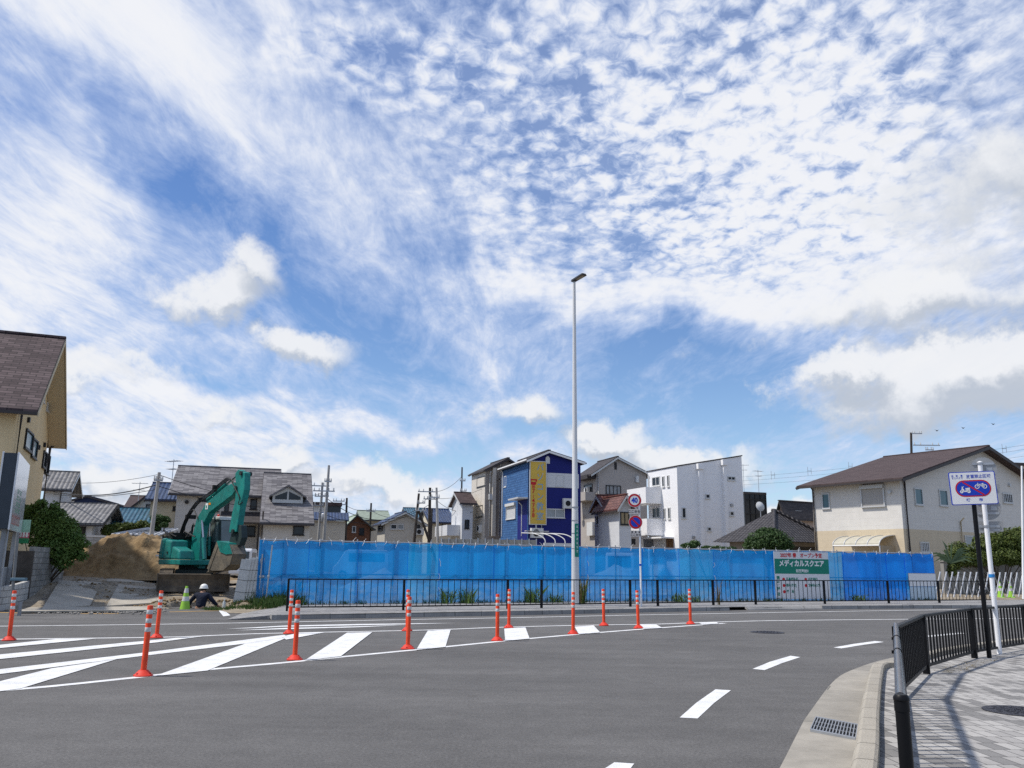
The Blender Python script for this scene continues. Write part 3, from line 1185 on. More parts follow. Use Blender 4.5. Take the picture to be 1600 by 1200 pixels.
# first bay: heavy pipe hand rail with ring clamps and a capped round post
for ch in list(t.children):
    pass
c0 = NR[0]
m1 = MB()
m1.lathe([(.034, -.02), (.034, .80)], 20)
m1.build('post', m_black, t, smooth=35)
m1 = MB()
m1.lathe([(.037, .765), (.037, .785), (.0365, .79), (.0365, .815), (.039, .818), (.039, .832), (.03, .845), (.004, .849)], 20)
m1.build('post_cap', m_black, t, smooth=35)
d = (NR[1] - NR[0])
m1 = MB()
m1.tube([(0.01, .03, .826), (d.x, d.y, .826)], .0262, 16)
m1.build('hand_rail', m_blackpipe, t, smooth=35)
for f in (.43, .66):
    m1 = MB()
    q = d * f
    dn = d.normalized()
    m1.tube([q + Vector((0, 0, .826)) - dn * .02, q + Vector((0, 0, .826)) + dn * .02], .031, 16)
    m1.box(-.045, -.02, -.012, .012, .81, .835, 0, Matrix.Translation((q.x, q.y, 0)) @ Matrix.Rotation(math.atan2(d.y, d.x) - PI / 2, 4, 'Z'))
    m1.build('ring_clamp', m_black, t, smooth=35)

# ---- blue mesh sheeting on scaffold pipes
HF = 2.30


def sheetmat(name, col, trans, dirt=.0):
    m = bpy.data.materials.new(name)
    m.use_nodes = True
    nt = m.node_tree
    L = nt.links.new
    b = nt.nodes['Principled BSDF']
    out = nt.nodes['Material Output']
    b.inputs['Roughness'].default_value = .45
    b.inputs['Specular IOR Level'].default_value = .35
    tc = _n(nt, 'ShaderNodeTexCoord')
    n1 = _n(nt, 'ShaderNodeTexNoise')
    mp = _n(nt, 'ShaderNodeMapping')
    L(tc.outputs['Object'], mp.inputs[0])
    mp.inputs['Scale'].default_value = (.8, .8, .45)
    L(mp.outputs[0], n1.inputs['Vector'])
    n1.inputs['Scale'].default_value = 1.6
    n1.inputs['Detail'].default_value = 6
    r = _n(nt, 'ShaderNodeValToRGB')
    r.color_ramp.elements[0].position = .3
    r.color_ramp.elements[1].position = .7
    r.color_ramp.elements[0].color = (*[c * .8 for c in col], 1)
    r.color_ramp.elements[1].color = (*[min(1, c * 1.18) for c in col], 1)
    L(n1.outputs['Fac'], r.inputs[0])
    # dust splashes on the lowest half metre
    sx = _n(nt, 'ShaderNodeSeparateXYZ')
    L(tc.outputs['Object'], sx.inputs[0])
    n2 = _n(nt, 'ShaderNodeTexNoise')
    L(tc.outputs['Object'], n2.inputs['Vector'])
    n2.inputs['Scale'].default_value = 5
    n2.inputs['Detail'].default_value = 8
    n2.inputs['Roughness'].default_value = .7
    ma = _n(nt, 'ShaderNodeMath', operation='MULTIPLY_ADD')
    L(sx.outputs['Z'], ma.inputs[0])
    ma.inputs[1].default_value = -.30
    L(n2.outputs['Fac'], ma.inputs[2])
    mr = _n(nt, 'ShaderNodeMapRange')
    L(ma.outputs[0], mr.inputs[0])
    for i, q in enumerate((.30, .62, 0, dirt)):
        mr.inputs[i + 1].default_value = q
    mx = _n(nt, 'ShaderNodeMix', data_type='RGBA')
    L(mr.outputs[0], mx.inputs['Factor'])
    L(r.outputs[0], mx.inputs['A'])
    mx.inputs['B'].default_value = (.42, .55, .68, 1)
    L(mx.outputs['Result'], b.inputs['Base Color'])
    tl = _n(nt, 'ShaderNodeBsdfTranslucent')
    L(mx.outputs['Result'], tl.inputs[0])
    tp = _n(nt, 'ShaderNodeBsdfTransparent')
    tp.inputs[0].default_value = (.55, .80, 1, 1)
    s1 = _n(nt, 'ShaderNodeMixShader')
    s1.inputs[0].default_value = .58
    L(b.outputs[0], s1.inputs[1])
    L(tl.outputs[0], s1.inputs[2])
    s2 = _n(nt, 'ShaderNodeMixShader')
    s2.inputs[0].default_value = trans
    L(s1.outputs[0], s2.inputs[1])
    L(tp.outputs[0], s2.inputs[2])
    L(s2.outputs[0], out.inputs[0])
    n3 = _n(nt, 'ShaderNodeTexNoise')
    L(tc.outputs['Object'], n3.inputs['Vector'])
    n3.inputs['Scale'].default_value = 2.2
    n3.inputs['Detail'].default_value = 4
    bp = _n(nt, 'ShaderNodeBump')
    bp.inputs['Strength'].default_value = .5
    bp.inputs['Distance'].default_value = .08
    L(n3.outputs['Fac'], bp.inputs['Height'])
    L(bp.outputs[0], b.inputs['Normal'])
    return m


m_blueA = sheetmat('blue mesh sheet', (.008, .35, .95), .13, .5)
m_blueB = sheetmat('paler blue mesh sheet', (.014, .41, .97), .18, .6)
m_blueC = sheetmat('dense blue sheet', (.006, .25, .93), .04, .25)
FL = smooth_path([Vector((q.x, q.y, 0)) for q in FENCE], 8)
fence = thing('sheeting_fence', 'long blue mesh sheeting fence on scaffold pipes around the building lot', 'sheeting fence', (FENCE[0].x, FENCE[0].y, .12))


def fence_at(px):
    """ground point on the fence line seen at pixel column px"""
    for a, b in zip(FL, FL[1:]):
        if px < proj((FL[0].x, FL[0].y, 1.2))[0]:
            b = FL[1]
        xa, xb = proj((a.x, a.y, 1.2))[0], proj((b.x, b.y, 1.2))[0]
        if px <= xb or b is FL[-1]:
            t_ = (px - xa) / (xb - xa)
            return a.lerp(b, t_)
    return FL[0].copy()


def fdir(px):
    return (fence_at(px + 4) - fence_at(px - 4)).normalized()


def sheet(px0, px1, m, z0=.14, z1=HF, ph=0.0, parent=fence, name='sheet', off=0.0, amp=.017):
    a, b = fence_at(px0), fence_at(px1)
    n = max(6, int((b - a).length / .12))
    m1 = MB()
    vs = []
    nz_ = 14
    for i in range(n + 1):
        px = px0 + (px1 - px0) * i / n
        q = fence_at(px)
        dd = fdir(px)
        nn = Vector((dd.y, -dd.x, 0))
        s_ = (q - a).length
        for j in range(nz_ + 1):
            f = j / nz_
            w_ = (math.sin(s_ * 5.1 + ph) * .5 + noise.noise(Vector((s_ * 1.1, f * 1.2, ph))) * 1.3 + .35 * math.sin(s_ * 13 + f * 3 + ph)) * amp * (1 - .55 * abs(f - .35))
            sag = -.018 * (1 - math.cos(s_ * 2 * PI / .9)) * f
            p_ = q + nn * (w_ + .045 + off)
            vs.append((p_.x, p_.y, z0 + (z1 - z0) * f + sag))
    m1.add(vs, [(i * (nz_ + 1) + j, (i + 1) * (nz_ + 1) + j, (i + 1) * (nz_ + 1) + j + 1, i * (nz_ + 1) + j + 1) for i in range(n) for j in range(nz_)])
    return m1.build(name, m, parent, smooth=80, world=True)


seams = [402, 480, 557, 635, 684, 770, 840, 916, 1003, 1060, 1114, 1206]
for i, (a, b) in enumerate(zip(seams, seams[1:])):
    sheet(a, b + 1, m_blueB if i in (3, 9) else m_blueA, ph=i * 1.7, off=.004 * (i % 2))
sheet(1206, 1292, m_blueA, ph=3)
sheet(1291, 1318, m_blueB, ph=5, off=.012)
sheet(1316, 1385, m_blueC, ph=6, off=.003)
sheet(1384, 1414, m_blueC, ph=7, off=.008)
sheet(1413, 1460, m_blueC, z0=1.38, ph=8)
sheet(1413, 1460, m_blueA, z0=.14, z1=1.40, ph=9)
tp_ = MB()
tp_.tube([q + Vector((0, 0, HF + .01)) for q in FL], .026, 8)
tp_.build('top_pipe', m_steel, fence, smooth=40, world=True)
tp_ = MB()
tp_.tube([q + Vector((0, 0, 1.15)) for q in FL], .024, 8)
tp_.build('middle_pipe', m_steel, fence, smooth=40, world=True)
for px in [402] + [440 + 58 * i for i in range(18)] + [1460]:
    q = fence_at(px)
    m1 = MB()
    m1.tube([(q.x, q.y, 0), (q.x, q.y, HF + .10)], .025, 8)
    m1.build('upright_pipe', m_steel, fence, smooth=40, world=True)
# white tie strings
for px in [409 + 17.5 * i for i in range(61)]:
    q = fence_at(px)
    dd = fdir(px)
    nn = Vector((dd.y, -dd.x, 0))
    m1 = MB()
    z = HF + .02
    l_ = random.uniform(.08, .22)
    m1.tube([q + Vector((0, 0, z + .04)), q + nn * .05 + Vector((0, 0, z)), q + nn * .06 + dd * random.uniform(-.1, .1) + Vector((0, 0, z - l_))], .008, 5)
    m1.tube([q + Vector((0, 0, z + .02)), q + nn * .03 + dd * random.uniform(-.12, .12) + Vector((0, 0, z + random.uniform(.05, .16)))], .006, 5)
    m1.build('tie_string', m_white, fence, world=True)
for px in (684, 916, 1114):
    for z in (.7, 1.2, 1.75):
        q = fence_at(px)
        dd = fdir(px)
        nn = Vector((dd.y, -dd.x, 0))
        m1 = MB()
        m1.tube([q + nn * .1 + Vector((0, 0, z)), q + nn * .11 + dd * .05 + Vector((0, 0, z - .12)), q + nn * .1 + dd * random.uniform(-.06, .1) + Vector((0, 0, z - random.uniform(.2, .35)))], .010, 5)
        m1.build('tie_string', m_white, fence, world=True)

# ---- printed hoarding sheet: 2027 spring opening
m_vinyl = mat('white vinyl', (.68, .68, .68), .5, var=.05, vs=2)
m_green = mat('green print', (.004, .20, .135), .5, var=.06, vs=2)
m_redp = mat('red print', (.52, .012, .02), .5)
m_whitep = mat('white print', (.78, .78, .76), .5)
a, b = fence_at(1207), fence_at(1292)
dd = (b - a).normalized()
nn = Vector((dd.y, -dd.x, 0))
WD = (b - a).length
hb = thing('hoarding_sign', 'white and green printed clinic opening sign hung on the blue sheeting', 'sign', (a.x, a.y, 0), math.atan2(dd.y, dd.x))
Z0, Z1_ = .20, 2.27
m1 = MB()
m1.box(0, WD, -.155, -.14, Z0, Z1_)
m1.build('panel', m_vinyl, hb)
m1 = MB()
m1.box(.02, WD - .0, -.158, -.1552, 1.30, 1.955)
m1.build('green_band', m_green, hb)
yy = -.161


def htext(body, x, z, size, m, bold=.004, xs=1.0, sp=1.0, al='CENTER'):
    return text('lettering', body, size, m, hb, (x, yy, z), (1, 0, 0), (0, 0, 1), bold, al, sp, xs)


htext('2027年 春　オープン予定', WD * .50, 2.10, .215, m_redp, .007, WD * .80 / 2.42 * .96)
htext('メディカルスクエア', WD * .50, 1.74, .30, m_whitep, .013, WD * .83 / 2.70)
htext('初芝駅前Ⅱ', WD * .50, 1.42, .15, m_whitep, .004)
htext('開\n業\n科\n目', .17, .76, .165, m_green, .005, 1, 1.42)
for r_, (c1, c2_) in enumerate((('耳鼻咽喉科', '泌尿器科'), ('眼科(予定)', '精神科(心療)'), ('薬　局', ''))):
    z = 1.06 - .27 * r_
    for k, s_ in enumerate((c1, c2_)):
        if s_:
            x = .46 + k * WD * .40
            m1 = MB()
            m1.lathe([(.07, 0), (.07, .006)], 20, (0, 0, 0), 0, Matrix.Rotation(PI / 2, 4, 'X'))
            o = m1.build('red_dot', m_redp, hb)
            o.location = (x, -.1555, z)
            htext(s_, x + .12, z, .145, m_green, .003, .82 if '(' in s_ else .92, 1, 'LEFT')

# small blank board wired on near the fence end
a, b = fence_at(1415), fence_at(1457)
dd = (b - a).normalized()
wb = thing('white_board', 'blank white board wired to the end of the blue sheeting', 'board', (a.x, a.y, 0), math.atan2(dd.y, dd.x))
m1 = MB()
m1.box(0, (b - a).length, -.19, -.165, .78, 1.36)
m1.build('panel', m_white, wb)
m1 = MB()
L_ = (b - a).length
m1.box(-.02, L_ + .02, -.195, -.16, 1.36, 1.38)
m1.box(-.02, L_ + .02, -.195, -.16, .76, .78)
m1.box(-.02, 0, -.195, -.16, .78, 1.36)
m1.box(L_, L_ + .02, -.195, -.16, .78, 1.36)
m1.build('frame', m_steel, wb)
wc = thing('white_sheet', 'pale white sheet hanging under the blank board at the fence end', 'sheet', (a.x, a.y, 0), math.atan2(dd.y, dd.x))
m1 = MB()
m1.box(.02, L_ - .02, -.185, -.175, .16, .74)
m1.build('panel', mat('frosted sheet', (.50, .60, .66), .5, var=.1, vs=3), wc)

# ---- street lamp
b = G(899, 945.5, .12)
top = P(897.2, 440, b.y)
HL = top.z - .12
sl_ = thing('street_lamp', 'very tall pale street lamp pole with a small dark head behind the far railing', 'street lamp', (b.x, b.y, .12))
m1 = MB()
m1.lathe([(.20, 0), (.20, .02), (.150, .025), (.150, .1), (.135, 2.3), (.118, 3.6), (.112, 3.62), (.058, HL - .25), (.055, HL - .02), (.035, HL)], 20)
m1.build('pole', m_lamppole, sl_, smooth=30)
for z in (2.05, 2.62, 3.6, 3.1):
    m1 = MB()
    m1.lathe([(.142, z), (.142, z + .02)], 20)
    m1.build('band', m_steel, sl_, smooth=30)
m_lampblk = mat('dark cast aluminium', (.035, .037, .04), .5, .3)
m_led = mat('led lens', (.20, .17, .13), .3, var=.2, vs=30)
M = Matrix.Translation((0, 0, HL)) @ Matrix.Rotation(R(-58), 4, 'Z') @ Matrix.Rotation(R(-6), 4, 'Y') @ Matrix.Scale(.78, 4)
m1 = MB()
m1.tube([(0, 0, HL - .05), (0, 0, HL + .06)], .035, 10)
m1.build('neck', m_galv, sl_, smooth=30)
m1 = MB()
m1.loft([M @ Vector(q) for q in ((-.12, -.12, .02), (.86, -.17, .02), (.90, -.12, .02), (.90, .12, .02), (.86, .17, .02), (-.12, .12, .02))],
        [M @ Vector(q) for q in ((-.10, -.10, .13), (.84, -.14, .10), (.88, -.10, .10), (.88, .10, .10), (.84, .14, .10), (-.10, .10, .13))])
m1.build('lamp_head', m_lampblk, sl_)
m1 = MB()
m1.box(.25, .80, -.11, .11, .006, .018, 0, M)
m1.build('lens', m_led, sl_)
# green number sticker, wrapped on the pole
stk = MB()
vs = []
for i in range(9):
    a_ = R(-100 + 80 * i / 8)
    for z in (1.75, 2.98):
        rr = .1462 - (.146 - .131) * 0
        vs.append((rr * math.cos(a_), rr * math.sin(a_), z))
stk.add(vs, [(2 * i, 2 * i + 2, 2 * i + 3, 2 * i + 1) for i in range(8)])
stk.build('sticker', m_green, sl_, smooth=60)
text('lettering', '堺市\n街路灯\n新金岡線', .001, m_whitep, sl_, (0, 0, 1), (1, 0, 0), (0, 0, 1)) if False else None
for k in range(7):
    m1 = MB()
    z = 2.86 - k * .15
    a_ = R(-62)
    M = Matrix.Rotation(a_, 4, 'Z') @ Matrix.Translation((.1485, 0, z))
    m1.box(-.001, .001, -.035, .035, .02, .035, 0, M)
    m1.box(-.001, .001, -.035, .035, -.035, -.02, 0, M)
    m1.box(-.001, .001, -.006, .006, -.02, .05, 0, M)
    m1.build('lettering', m_whitep, sl_)


# ---- round road signs
def disc(mb, r, y0, y1, M):
    mb.lathe([(r, y0), (r, y1)], 40, (0, 0, 0), 0, M)


m_signred = mat('sign red', (.48, .008, .018), .4)
m_signblue = mat('sign blue', (.008, .045, .42), .4)
m_signwhite = mat('sign white', (.72, .72, .71), .4)
m_signgrey = mat('plate grey white', (.50, .47, .45), .5, var=.15, vs=6)
b = G(1002, 947.7, .12)
rs = thing('road_sign', 'white post with round 40 limit and no parking signs behind the far railing', 'road sign', (b.x, b.y, .12), R(-6))
zz = lambda py: P(993, py, b.y).z - .12
kx = b.y / (FPX * 1.0) * 1.0
m1 = MB()
m1.tube([(0, 0, -.02), (0, 0, zz(772))], .034, 12)
m1.build('pole', m_whitepole, rs, smooth=40)
m1 = MB()
m1.tube([(0, 0, zz(884)), (0, 0, zz(881))], .038, 12)
m1.build('blue_band', m_signblue, rs, smooth=40)
RX = Matrix.Rotation(PI / 2, 4, 'X')
sc_ = (P(1003.7, 782, b.y) - P(982.3, 782, b.y)).length / 2
ox = -.175
for py, kind in ((782, 'limit'), (816, 'parking')):
    z = zz(py)
    M = Matrix.Translation((ox + (.02 if kind == 'parking' else 0), -.05, z)) @ RX
    m1 = MB()
    disc(m1, sc_, 0, .006, M)
    m1.build('sign_rim', m_signwhite, rs)
    m1 = MB()
    disc(m1, sc_ * .95, .006, .008, M)
    m1.build('sign_ring', m_signred, rs)
    m1 = MB()
    disc(m1, sc_ * .68, .008, .010, M)
    m1.build('sign_face', m_signwhite if kind == 'limit' else m_signblue, rs)
    xc = ox + (.02 if kind == 'parking' else 0)
    if kind == 'limit':
        text('lettering', '40', sc_ * 1.0, m_signblue, rs, (xc, -.0625, z - .005), (1, 0, 0), (0, 0, 1), .012, xs=.88)
    else:
        m1 = MB()
        M2 = Matrix.Translation((xc, -.0605, z)) @ Matrix.Rotation(R(45), 4, 'Y')
        m1.box(-sc_ * .70, sc_ * .70, -.0012, .0012, -sc_ * .12, sc_ * .12, 0, M2)
        m1.build('slash', m_signred, rs)
for py0, py1, x_, rows in ((795.6, 803.6, ox - .02, 1), (829, 838.6, ox + .02, 2)):
    z0, z1 = zz(py1), zz(py0)
    m1 = MB()
    hw = .205
    m1.box(x_ - hw, x_ + hw, -.056, -.05, z0, z1)
    m1.build('plate', m_signgrey, rs, bevel=.003)
    h = z1 - z0
    text('lettering', 'ここから', h * (.62 if rows == 1 else .46), m_dark, rs, (x_, -.0585, z0 + h * (.5 if rows == 1 else .28)), (1, 0, 0), (0, 0, 1), .003)
    if rows == 2:
        for k in (-1, 0, 1):
            m1 = MB()
            m1.box(x_ + k * .13 - .025, x_ + k * .13 + .025, -.058, -.0562, z0 + h * .62, z0 + h * .88)
            m1.build('mark', m_dark, rs)

# ---- no-parking-bicycles sign on the near pavement
b = G(1546, 1028, .13)
ns = thing('no_parking_sign', 'square white no bicycle parking sign on a black post on the near pavement', 'sign', (b.x, b.y, .13), R(-16))
zt = P(1516, 763, b.y).z - .13
PW, PH = .37, .29
m1 = MB()
m1.tube([(0, 0, -.02), (0, 0, zt + .1)], .038, 14)
m1.build('pole', m_black, ns, smooth=40)
T = Matrix.Translation((-.0, -.06, zt)) @ Matrix.Rotation(R(-1.5), 4, 'Y')


def rrect(w, h, r, n=6):
    pts = []
    for cx, cy, a0 in ((w - r, h - r, 0), (-w + r, h - r, 90), (-w + r, -h + r, 180), (w - r, -h + r, 270)):
        for i in range(n + 1):
            a_ = R(a0 + 90 * i / n)
            pts.append((cx + r * math.cos(a_), cy + r * math.sin(a_)))
    return pts


def plate(name, w, h, r, y0, y1, m, dx=0, dz=0):
    m1 = MB()
    m1.ext([(x + dx, z + dz) for x, z in rrect(w, h, r)], y0, y1, 0, T)
    return m1.build(name, m, ns)


plate('panel', PW, PH, .03, 0, .02, m_signblue)
plate('panel_face', PW - .014, PH - .014, .022, -.002, 0, m_signwhite)
plate('oval_rim', .285, .145, .1449, -.004, -.002, m_signred, 0, -.005)
plate('oval', .263, .124, .1239, -.006, -.004, m_signblue, 0, -.005)
m1 = MB()
m1.box(-.20, .20, -.0072, -.006, -.012, .012, 0, T @ Matrix.Translation((0, 0, -.005)) @ Matrix.Rotation(R(36), 4, 'Y'))
m1.build('slash', m_signred, ns)


def ring2(mb, cx, cz, r0, r1, y, n=20):
    for i in range(n):
        a0, a1 = 2 * PI * i / n, 2 * PI * (i + 1) / n
        mb.add([T @ Vector((cx + r_ * math.cos(q), y, cz + r_ * math.sin(q))) for r_, q in ((r0, a0), (r1, a0), (r1, a1), (r0, a1))], [(0, 1, 2, 3)])


def seg2(mb, x0, z0, x1, z1, w, y=-.0085):
    d_ = Vector((x1 - x0, 0, z1 - z0)).normalized()
    n_ = Vector((-d_.z, 0, d_.x)) * w
    A, B = Vector((x0, y, z0)), Vector((x1, y, z1))
    mb.add([T @ q for q in (A + n_, A - n_, B - n_, B + n_)], [(0, 1, 2, 3)])


bi = MB()      # bicycle
for cx in (.065, .185):
    ring2(bi, cx, .022, .026, .038, -.0085)
for s_ in ((.065, .022, .085, .075), (.085, .075, .072, .085), (.080, .066, .135, .028), (.135, .028, .158, .07), (.158, .07, .185, .022), (.135, .028, .185, .022), (.086, .06, .155, .062), (.145, .075, .172, .075)):
    seg2(bi, *s_, .005)
bi.build('bicycle_symbol', m_signwhite, ns)
sc2 = MB()     # scooter
for cx in (-.19, -.075):
    ring2(sc2, cx, -.058, .008, .027, -.0085)
for s_, w_ in (((-.19, -.05, -.165, .03), .009), ((-.185, .02, -.150, .03), .007), ((-.165, -.01, -.150, -.055), .011), ((-.155, -.052, -.08, -.052), .012), ((-.125, -.012, -.055, -.004), .013), ((-.115, -.03, -.055, -.03), .016)):
    seg2(sc2, *s_, w_)
sc2.build('scooter_symbol', m_signwhite, ns)


def ntext(body, x, z, s_, bold=.001, sp=1.0, xs=1.0):
    q = T @ Vector((x, -.004, z))
    rr = T.to_3x3() @ Vector((1, 0, 0))
    uu = T.to_3x3() @ Vector((0, 0, 1))
    text('lettering', body, s_, m_signblue, ns, q, rr, uu, bold, 'CENTER', sp, xs)


ntext('自　転　車\nミニバイク', -.235, .20, .040, .0008, .95, .92)
ntext('放置禁止区域', .105, .20, .068, .0010, 1, .95)
ntext('堺　　市', .0, -.21, .058, .0016, 1, 1.15)

# ---- white pole with the backs of four signs
b = G(1562, 1022, .13)
ws = thing('road_sign', 'white post carrying grey sign backs, beside the no bicycle parking sign', 'road sign', (b.x, b.y, .13), R(-24))
zz = lambda py: P(1545, py, b.y).z - .13
m_back = mat('sign back grey', (.33, .33, .325), .45, .5, var=.1, vs=4)
m1 = MB()
m1.tube([(0, 0, -.02), (0, 0, zz(724))], .041, 16)
m1.build('pole', m_whitepole, ws, smooth=40)
m1 = MB()
m1.lathe([(.05, zz(724)), (.05, zz(724) + .02), (.01, zz(724) + .04)], 16)
m1.build('pole_cap', m_whitepole, ws, smooth=40)
m1 = MB()
m1.tube([(0, 0, zz(902)), (0, 0, zz(897))], .049, 16)
m1.build('blue_band', mat('blue tape', (.02, .22, .55), .5), ws, smooth=40)
kk = b.y / FPX
for py, kind, x_ in ((733, 'disc', .05), (764, 'rect', .06), (793.5, 'disc', .055), (822.5, 'rect', .05)):
    z = zz(py)
    m1 = MB()
    if kind == 'disc':
        disc(m1, .222, 0, .008, Matrix.Translation((x_, .075, z)) @ RX)
        w_, h_ = .19, .0
    else:
        m1.ext([(x + x_, q + z) for x, q in rrect(.225, .093, .02)], .067, .075)
    m1.build('sign_back', m_back, ws)
    m1 = MB()
    if kind == 'disc':
        for dz in (.10, -.10):
            m1.box(x_ - .17, x_ + .18, .05, .0665, z + dz - .02, z + dz + .02)
        m1.box(x_ + .05, x_ + .15, .06, .0668, z - .045, z + .03)
    else:
        m1.box(x_ - .17, x_ + .17, .05, .0665, z - .02, z + .025)
        m1.box(x_ + .05, x_ + .16, .06, .0665, z - .075, z - .05)
    m1.build('bracket', m_galv, ws)
    m1 = MB()
    zc = z + (.1 if kind == 'disc' else 0)
    m1.tube([(0, 0, zc - .018), (0, 0, zc + .018)], .052, 16)
    m1.build('clamp', m_galv, ws, smooth=40)

# ---- accordion gate beyond the fence end
g0, g1 = P(1467, 940, 43.0), P(1640, 937, 46.5)
g0.z = g1.z = .12
dd = g1 - g0
agt = thing('accordion_gate', 'white folding lattice gate closing the lot past the end of the blue fence', 'gate', g0, math.atan2(dd.y, dd.x))
L_ = dd.length
HG = 1.34
n = 19
pt = L_ / n
for i in range(n + 1):
    m1 = MB()
    m1.loft([(i * pt - .31, -.03, .10), (i * pt - .23, -.03, .10), (i * pt - .23, -.015, .10), (i * pt - .31, -.015, .10)],
            [(i * pt + .23, -.03, HG), (i * pt + .31, -.03, HG), (i * pt + .31, -.015, HG), (i * pt + .23, -.015, HG)])
    m1.build('lattice_bar', m_whitepole, agt)
    m1 = MB()
    m1.loft([(i * pt + .24, .0, .10), (i * pt + .265, .0, .10), (i * pt + .265, .012, .10), (i * pt + .24, .012, .10)],
            [(i * pt - .265, .0, HG), (i * pt - .24, .0, HG), (i * pt - .24, .012, HG), (i * pt - .265, .012, HG)])
    m1.build('lattice_bar', m_galv, agt)

# ---- green cones
m_cone = mat('lime cone', (.30, .56, .06), .5, var=.12, vs=6)


def cone(x, y, z, h, label, root=None):
    if root is None:
        t = thing('traffic_cone', label, 'traffic cone', (x, y, z), .3, 'lime green traffic cones')
        m1 = MB()
        m1.box(-.19, .19, -.19, .19, 0, .035)
        m1.build('base', m_cone, t, bevel=.012)
        m1 = MB()
        m1.lathe([(.145, .03), (.035, .68), (.03, .7), (.015, .7)], 20)
        m1.build('body', m_cone, t, smooth=40)
        for a, b in ((.30, .42), (.52, .64)):
            m1 = MB()
            f = lambda z_: .145 - (z_ - .03) / .65 * .11 + .003
            m1.lathe([(f(a), a), (f(b), b)], 20)
            m1.build('reflective_band', m_refl, t, smooth=40)
        return t
    return dup(root, (x, y, z), .8, label)


q = P(289.5, 944, 28.9)
c1 = cone(q.x, q.y, lot_z(q.x, q.y) - .01, .7, 'lime traffic cone with white bands beside the worker in the pit')
c1.scale = (1.2, 1.2, 1.2)
q = P(1564, 932, 46.2)
c2_ = cone(q.x, q.y, .12, .7, 'lime traffic cone at the foot of the white folding gate, nearest the black post', c1)
q = P(1580, 932, 46.4)
c3_ = cone(q.x, q.y, .12, .7, 'lime traffic cone at the foot of the white folding gate, farther along from the posts', c1)


# ================================================================== excavator
m_teal = mat('turquoise paint', (.006, .125, .112), .42, vs=3.2, col2=(.008, .225, .19), spec=.4, coat=.1, bump=.12, bs=6)
m_tealdirt = mat('worn turquoise paint', (.012, .13, .115), .55, vs=3.0, col2=(.012, .26, .22))
m_track = mat('muddy track', (.05, .042, .034), .9, vs=4, col2=(.16, .125, .085), bump=.6, bs=18)
m_blade = mat('muddy blade steel', (.045, .04, .034), .8, vs=2.2, col2=(.17, .135, .095), bump=.3, bs=10)
m_bucket = mat('worn bucket steel', (.10, .095, .085), .6, .35, vs=3, col2=(.26, .22, .16), bump=.3, bs=14)
m_glass = mat('dark glass', (.014, .022, .03), .06, 0, spec=.7)
m_cabglass = mat('cab glass', (.10, .14, .14), .10, 0, var=.25, vs=2, spec=.7)
m_rubber = mat('black rubber', (.012, .012, .012), .6)
m_chrome = mat('piston rod', (.55, .55, .55), .2, 1.0)
m_cream = mat('cream cab roof', (.55, .56, .54), .5, var=.05, vs=3)
m_frame = mat('dark machine frame', (.02, .035, .035), .6, var=.3, vs=6)

ec = P(303, 905, 35.0)
ex = thing('excavator', 'turquoise crawler excavator with raised boom digging in front of the soil heap', 'excavator', (ec.x, ec.y, .42), R(-44))
UND = Matrix.Rotation(R(-70 + 44), 4, 'Z')     # the tracks point towards the road


def prism(poly, y0, y1, M=None):
    m1 = MB()
    m1.ext(poly, y0, y1, 0, M)
    return m1


for s_ in (-1, 1):
    m1 = MB()
    pts = []
    for i in range(9):
        a = R(90 + 180 * i / 8)
        pts.append((-1.45 + .38 * math.cos(a), .40 + .38 * math.sin(a)))
    for i in range(9):
        a = R(-90 + 180 * i / 8)
        pts.append((1.45 + .38 * math.cos(a), .40 + .38 * math.sin(a)))
    m1.ext(pts, s_ * .78, s_ * 1.25, 0, UND)
    for i in range(18):
        x = -1.45 + 2.9 * i / 17
        for z in (.795, .0):
            m1.box(x - .05, x + .05, min(s_ * .77, s_ * 1.26), max(s_ * .77, s_ * 1.26), z - .02, z + .025, 0, UND)
    tr = m1.build('track', m_track, ex)
    m1 = MB()
    for i in range(5):
        x = -1.2 + .6 * i
        m1.lathe([(.13, 0), (.13, .03)], 12, (0, 0, 0), 0, UND @ Matrix.Translation((x, s_ * 1.27, .22)) @ Matrix.Rotation(PI / 2, 4, 'X'))
    for x in (-1.45, 1.45):
        m1.lathe([(.27, 0), (.27, .03)], 16, (0, 0, 0), 0, UND @ Matrix.Translation((x, s_ * 1.27, .40)) @ Matrix.Rotation(PI / 2, 4, 'X'))
    m1.build('track_wheels', m_track, tr)
m1 = MB()
m1.box(-1.0, 1.0, -.72, .72, .30, .80, 0, UND)
m1.lathe([(.62, .78), (.62, .98)], 24)
m1.build('undercarriage', m_frame, ex, bevel=.02)
# dozer blade
m1 = MB()
prof = [(2.12, .02), (2.20, .0), (2.10, .22), (2.12, .45), (2.22, .64), (2.14, .66), (2.03, .45), (2.02, .22)]
m1.ext(prof, -1.27, 1.27, 0, UND)
m1.box(2.0, 2.26, -1.30, -1.26, .0, .67, 0, UND)
m1.box(2.0, 2.26, 1.26, 1.30, .0, .67, 0, UND)
bl = m1.build('dozer_blade', m_blade, ex)
m1 = MB()
for y in (-.5, .5):
    m1.ext([(.9, .35), (2.05, .2), (2.05, .45), (.9, .55)], y - .08, y + .08, 0, UND)
m1.build('blade_arm', m_frame, ex)

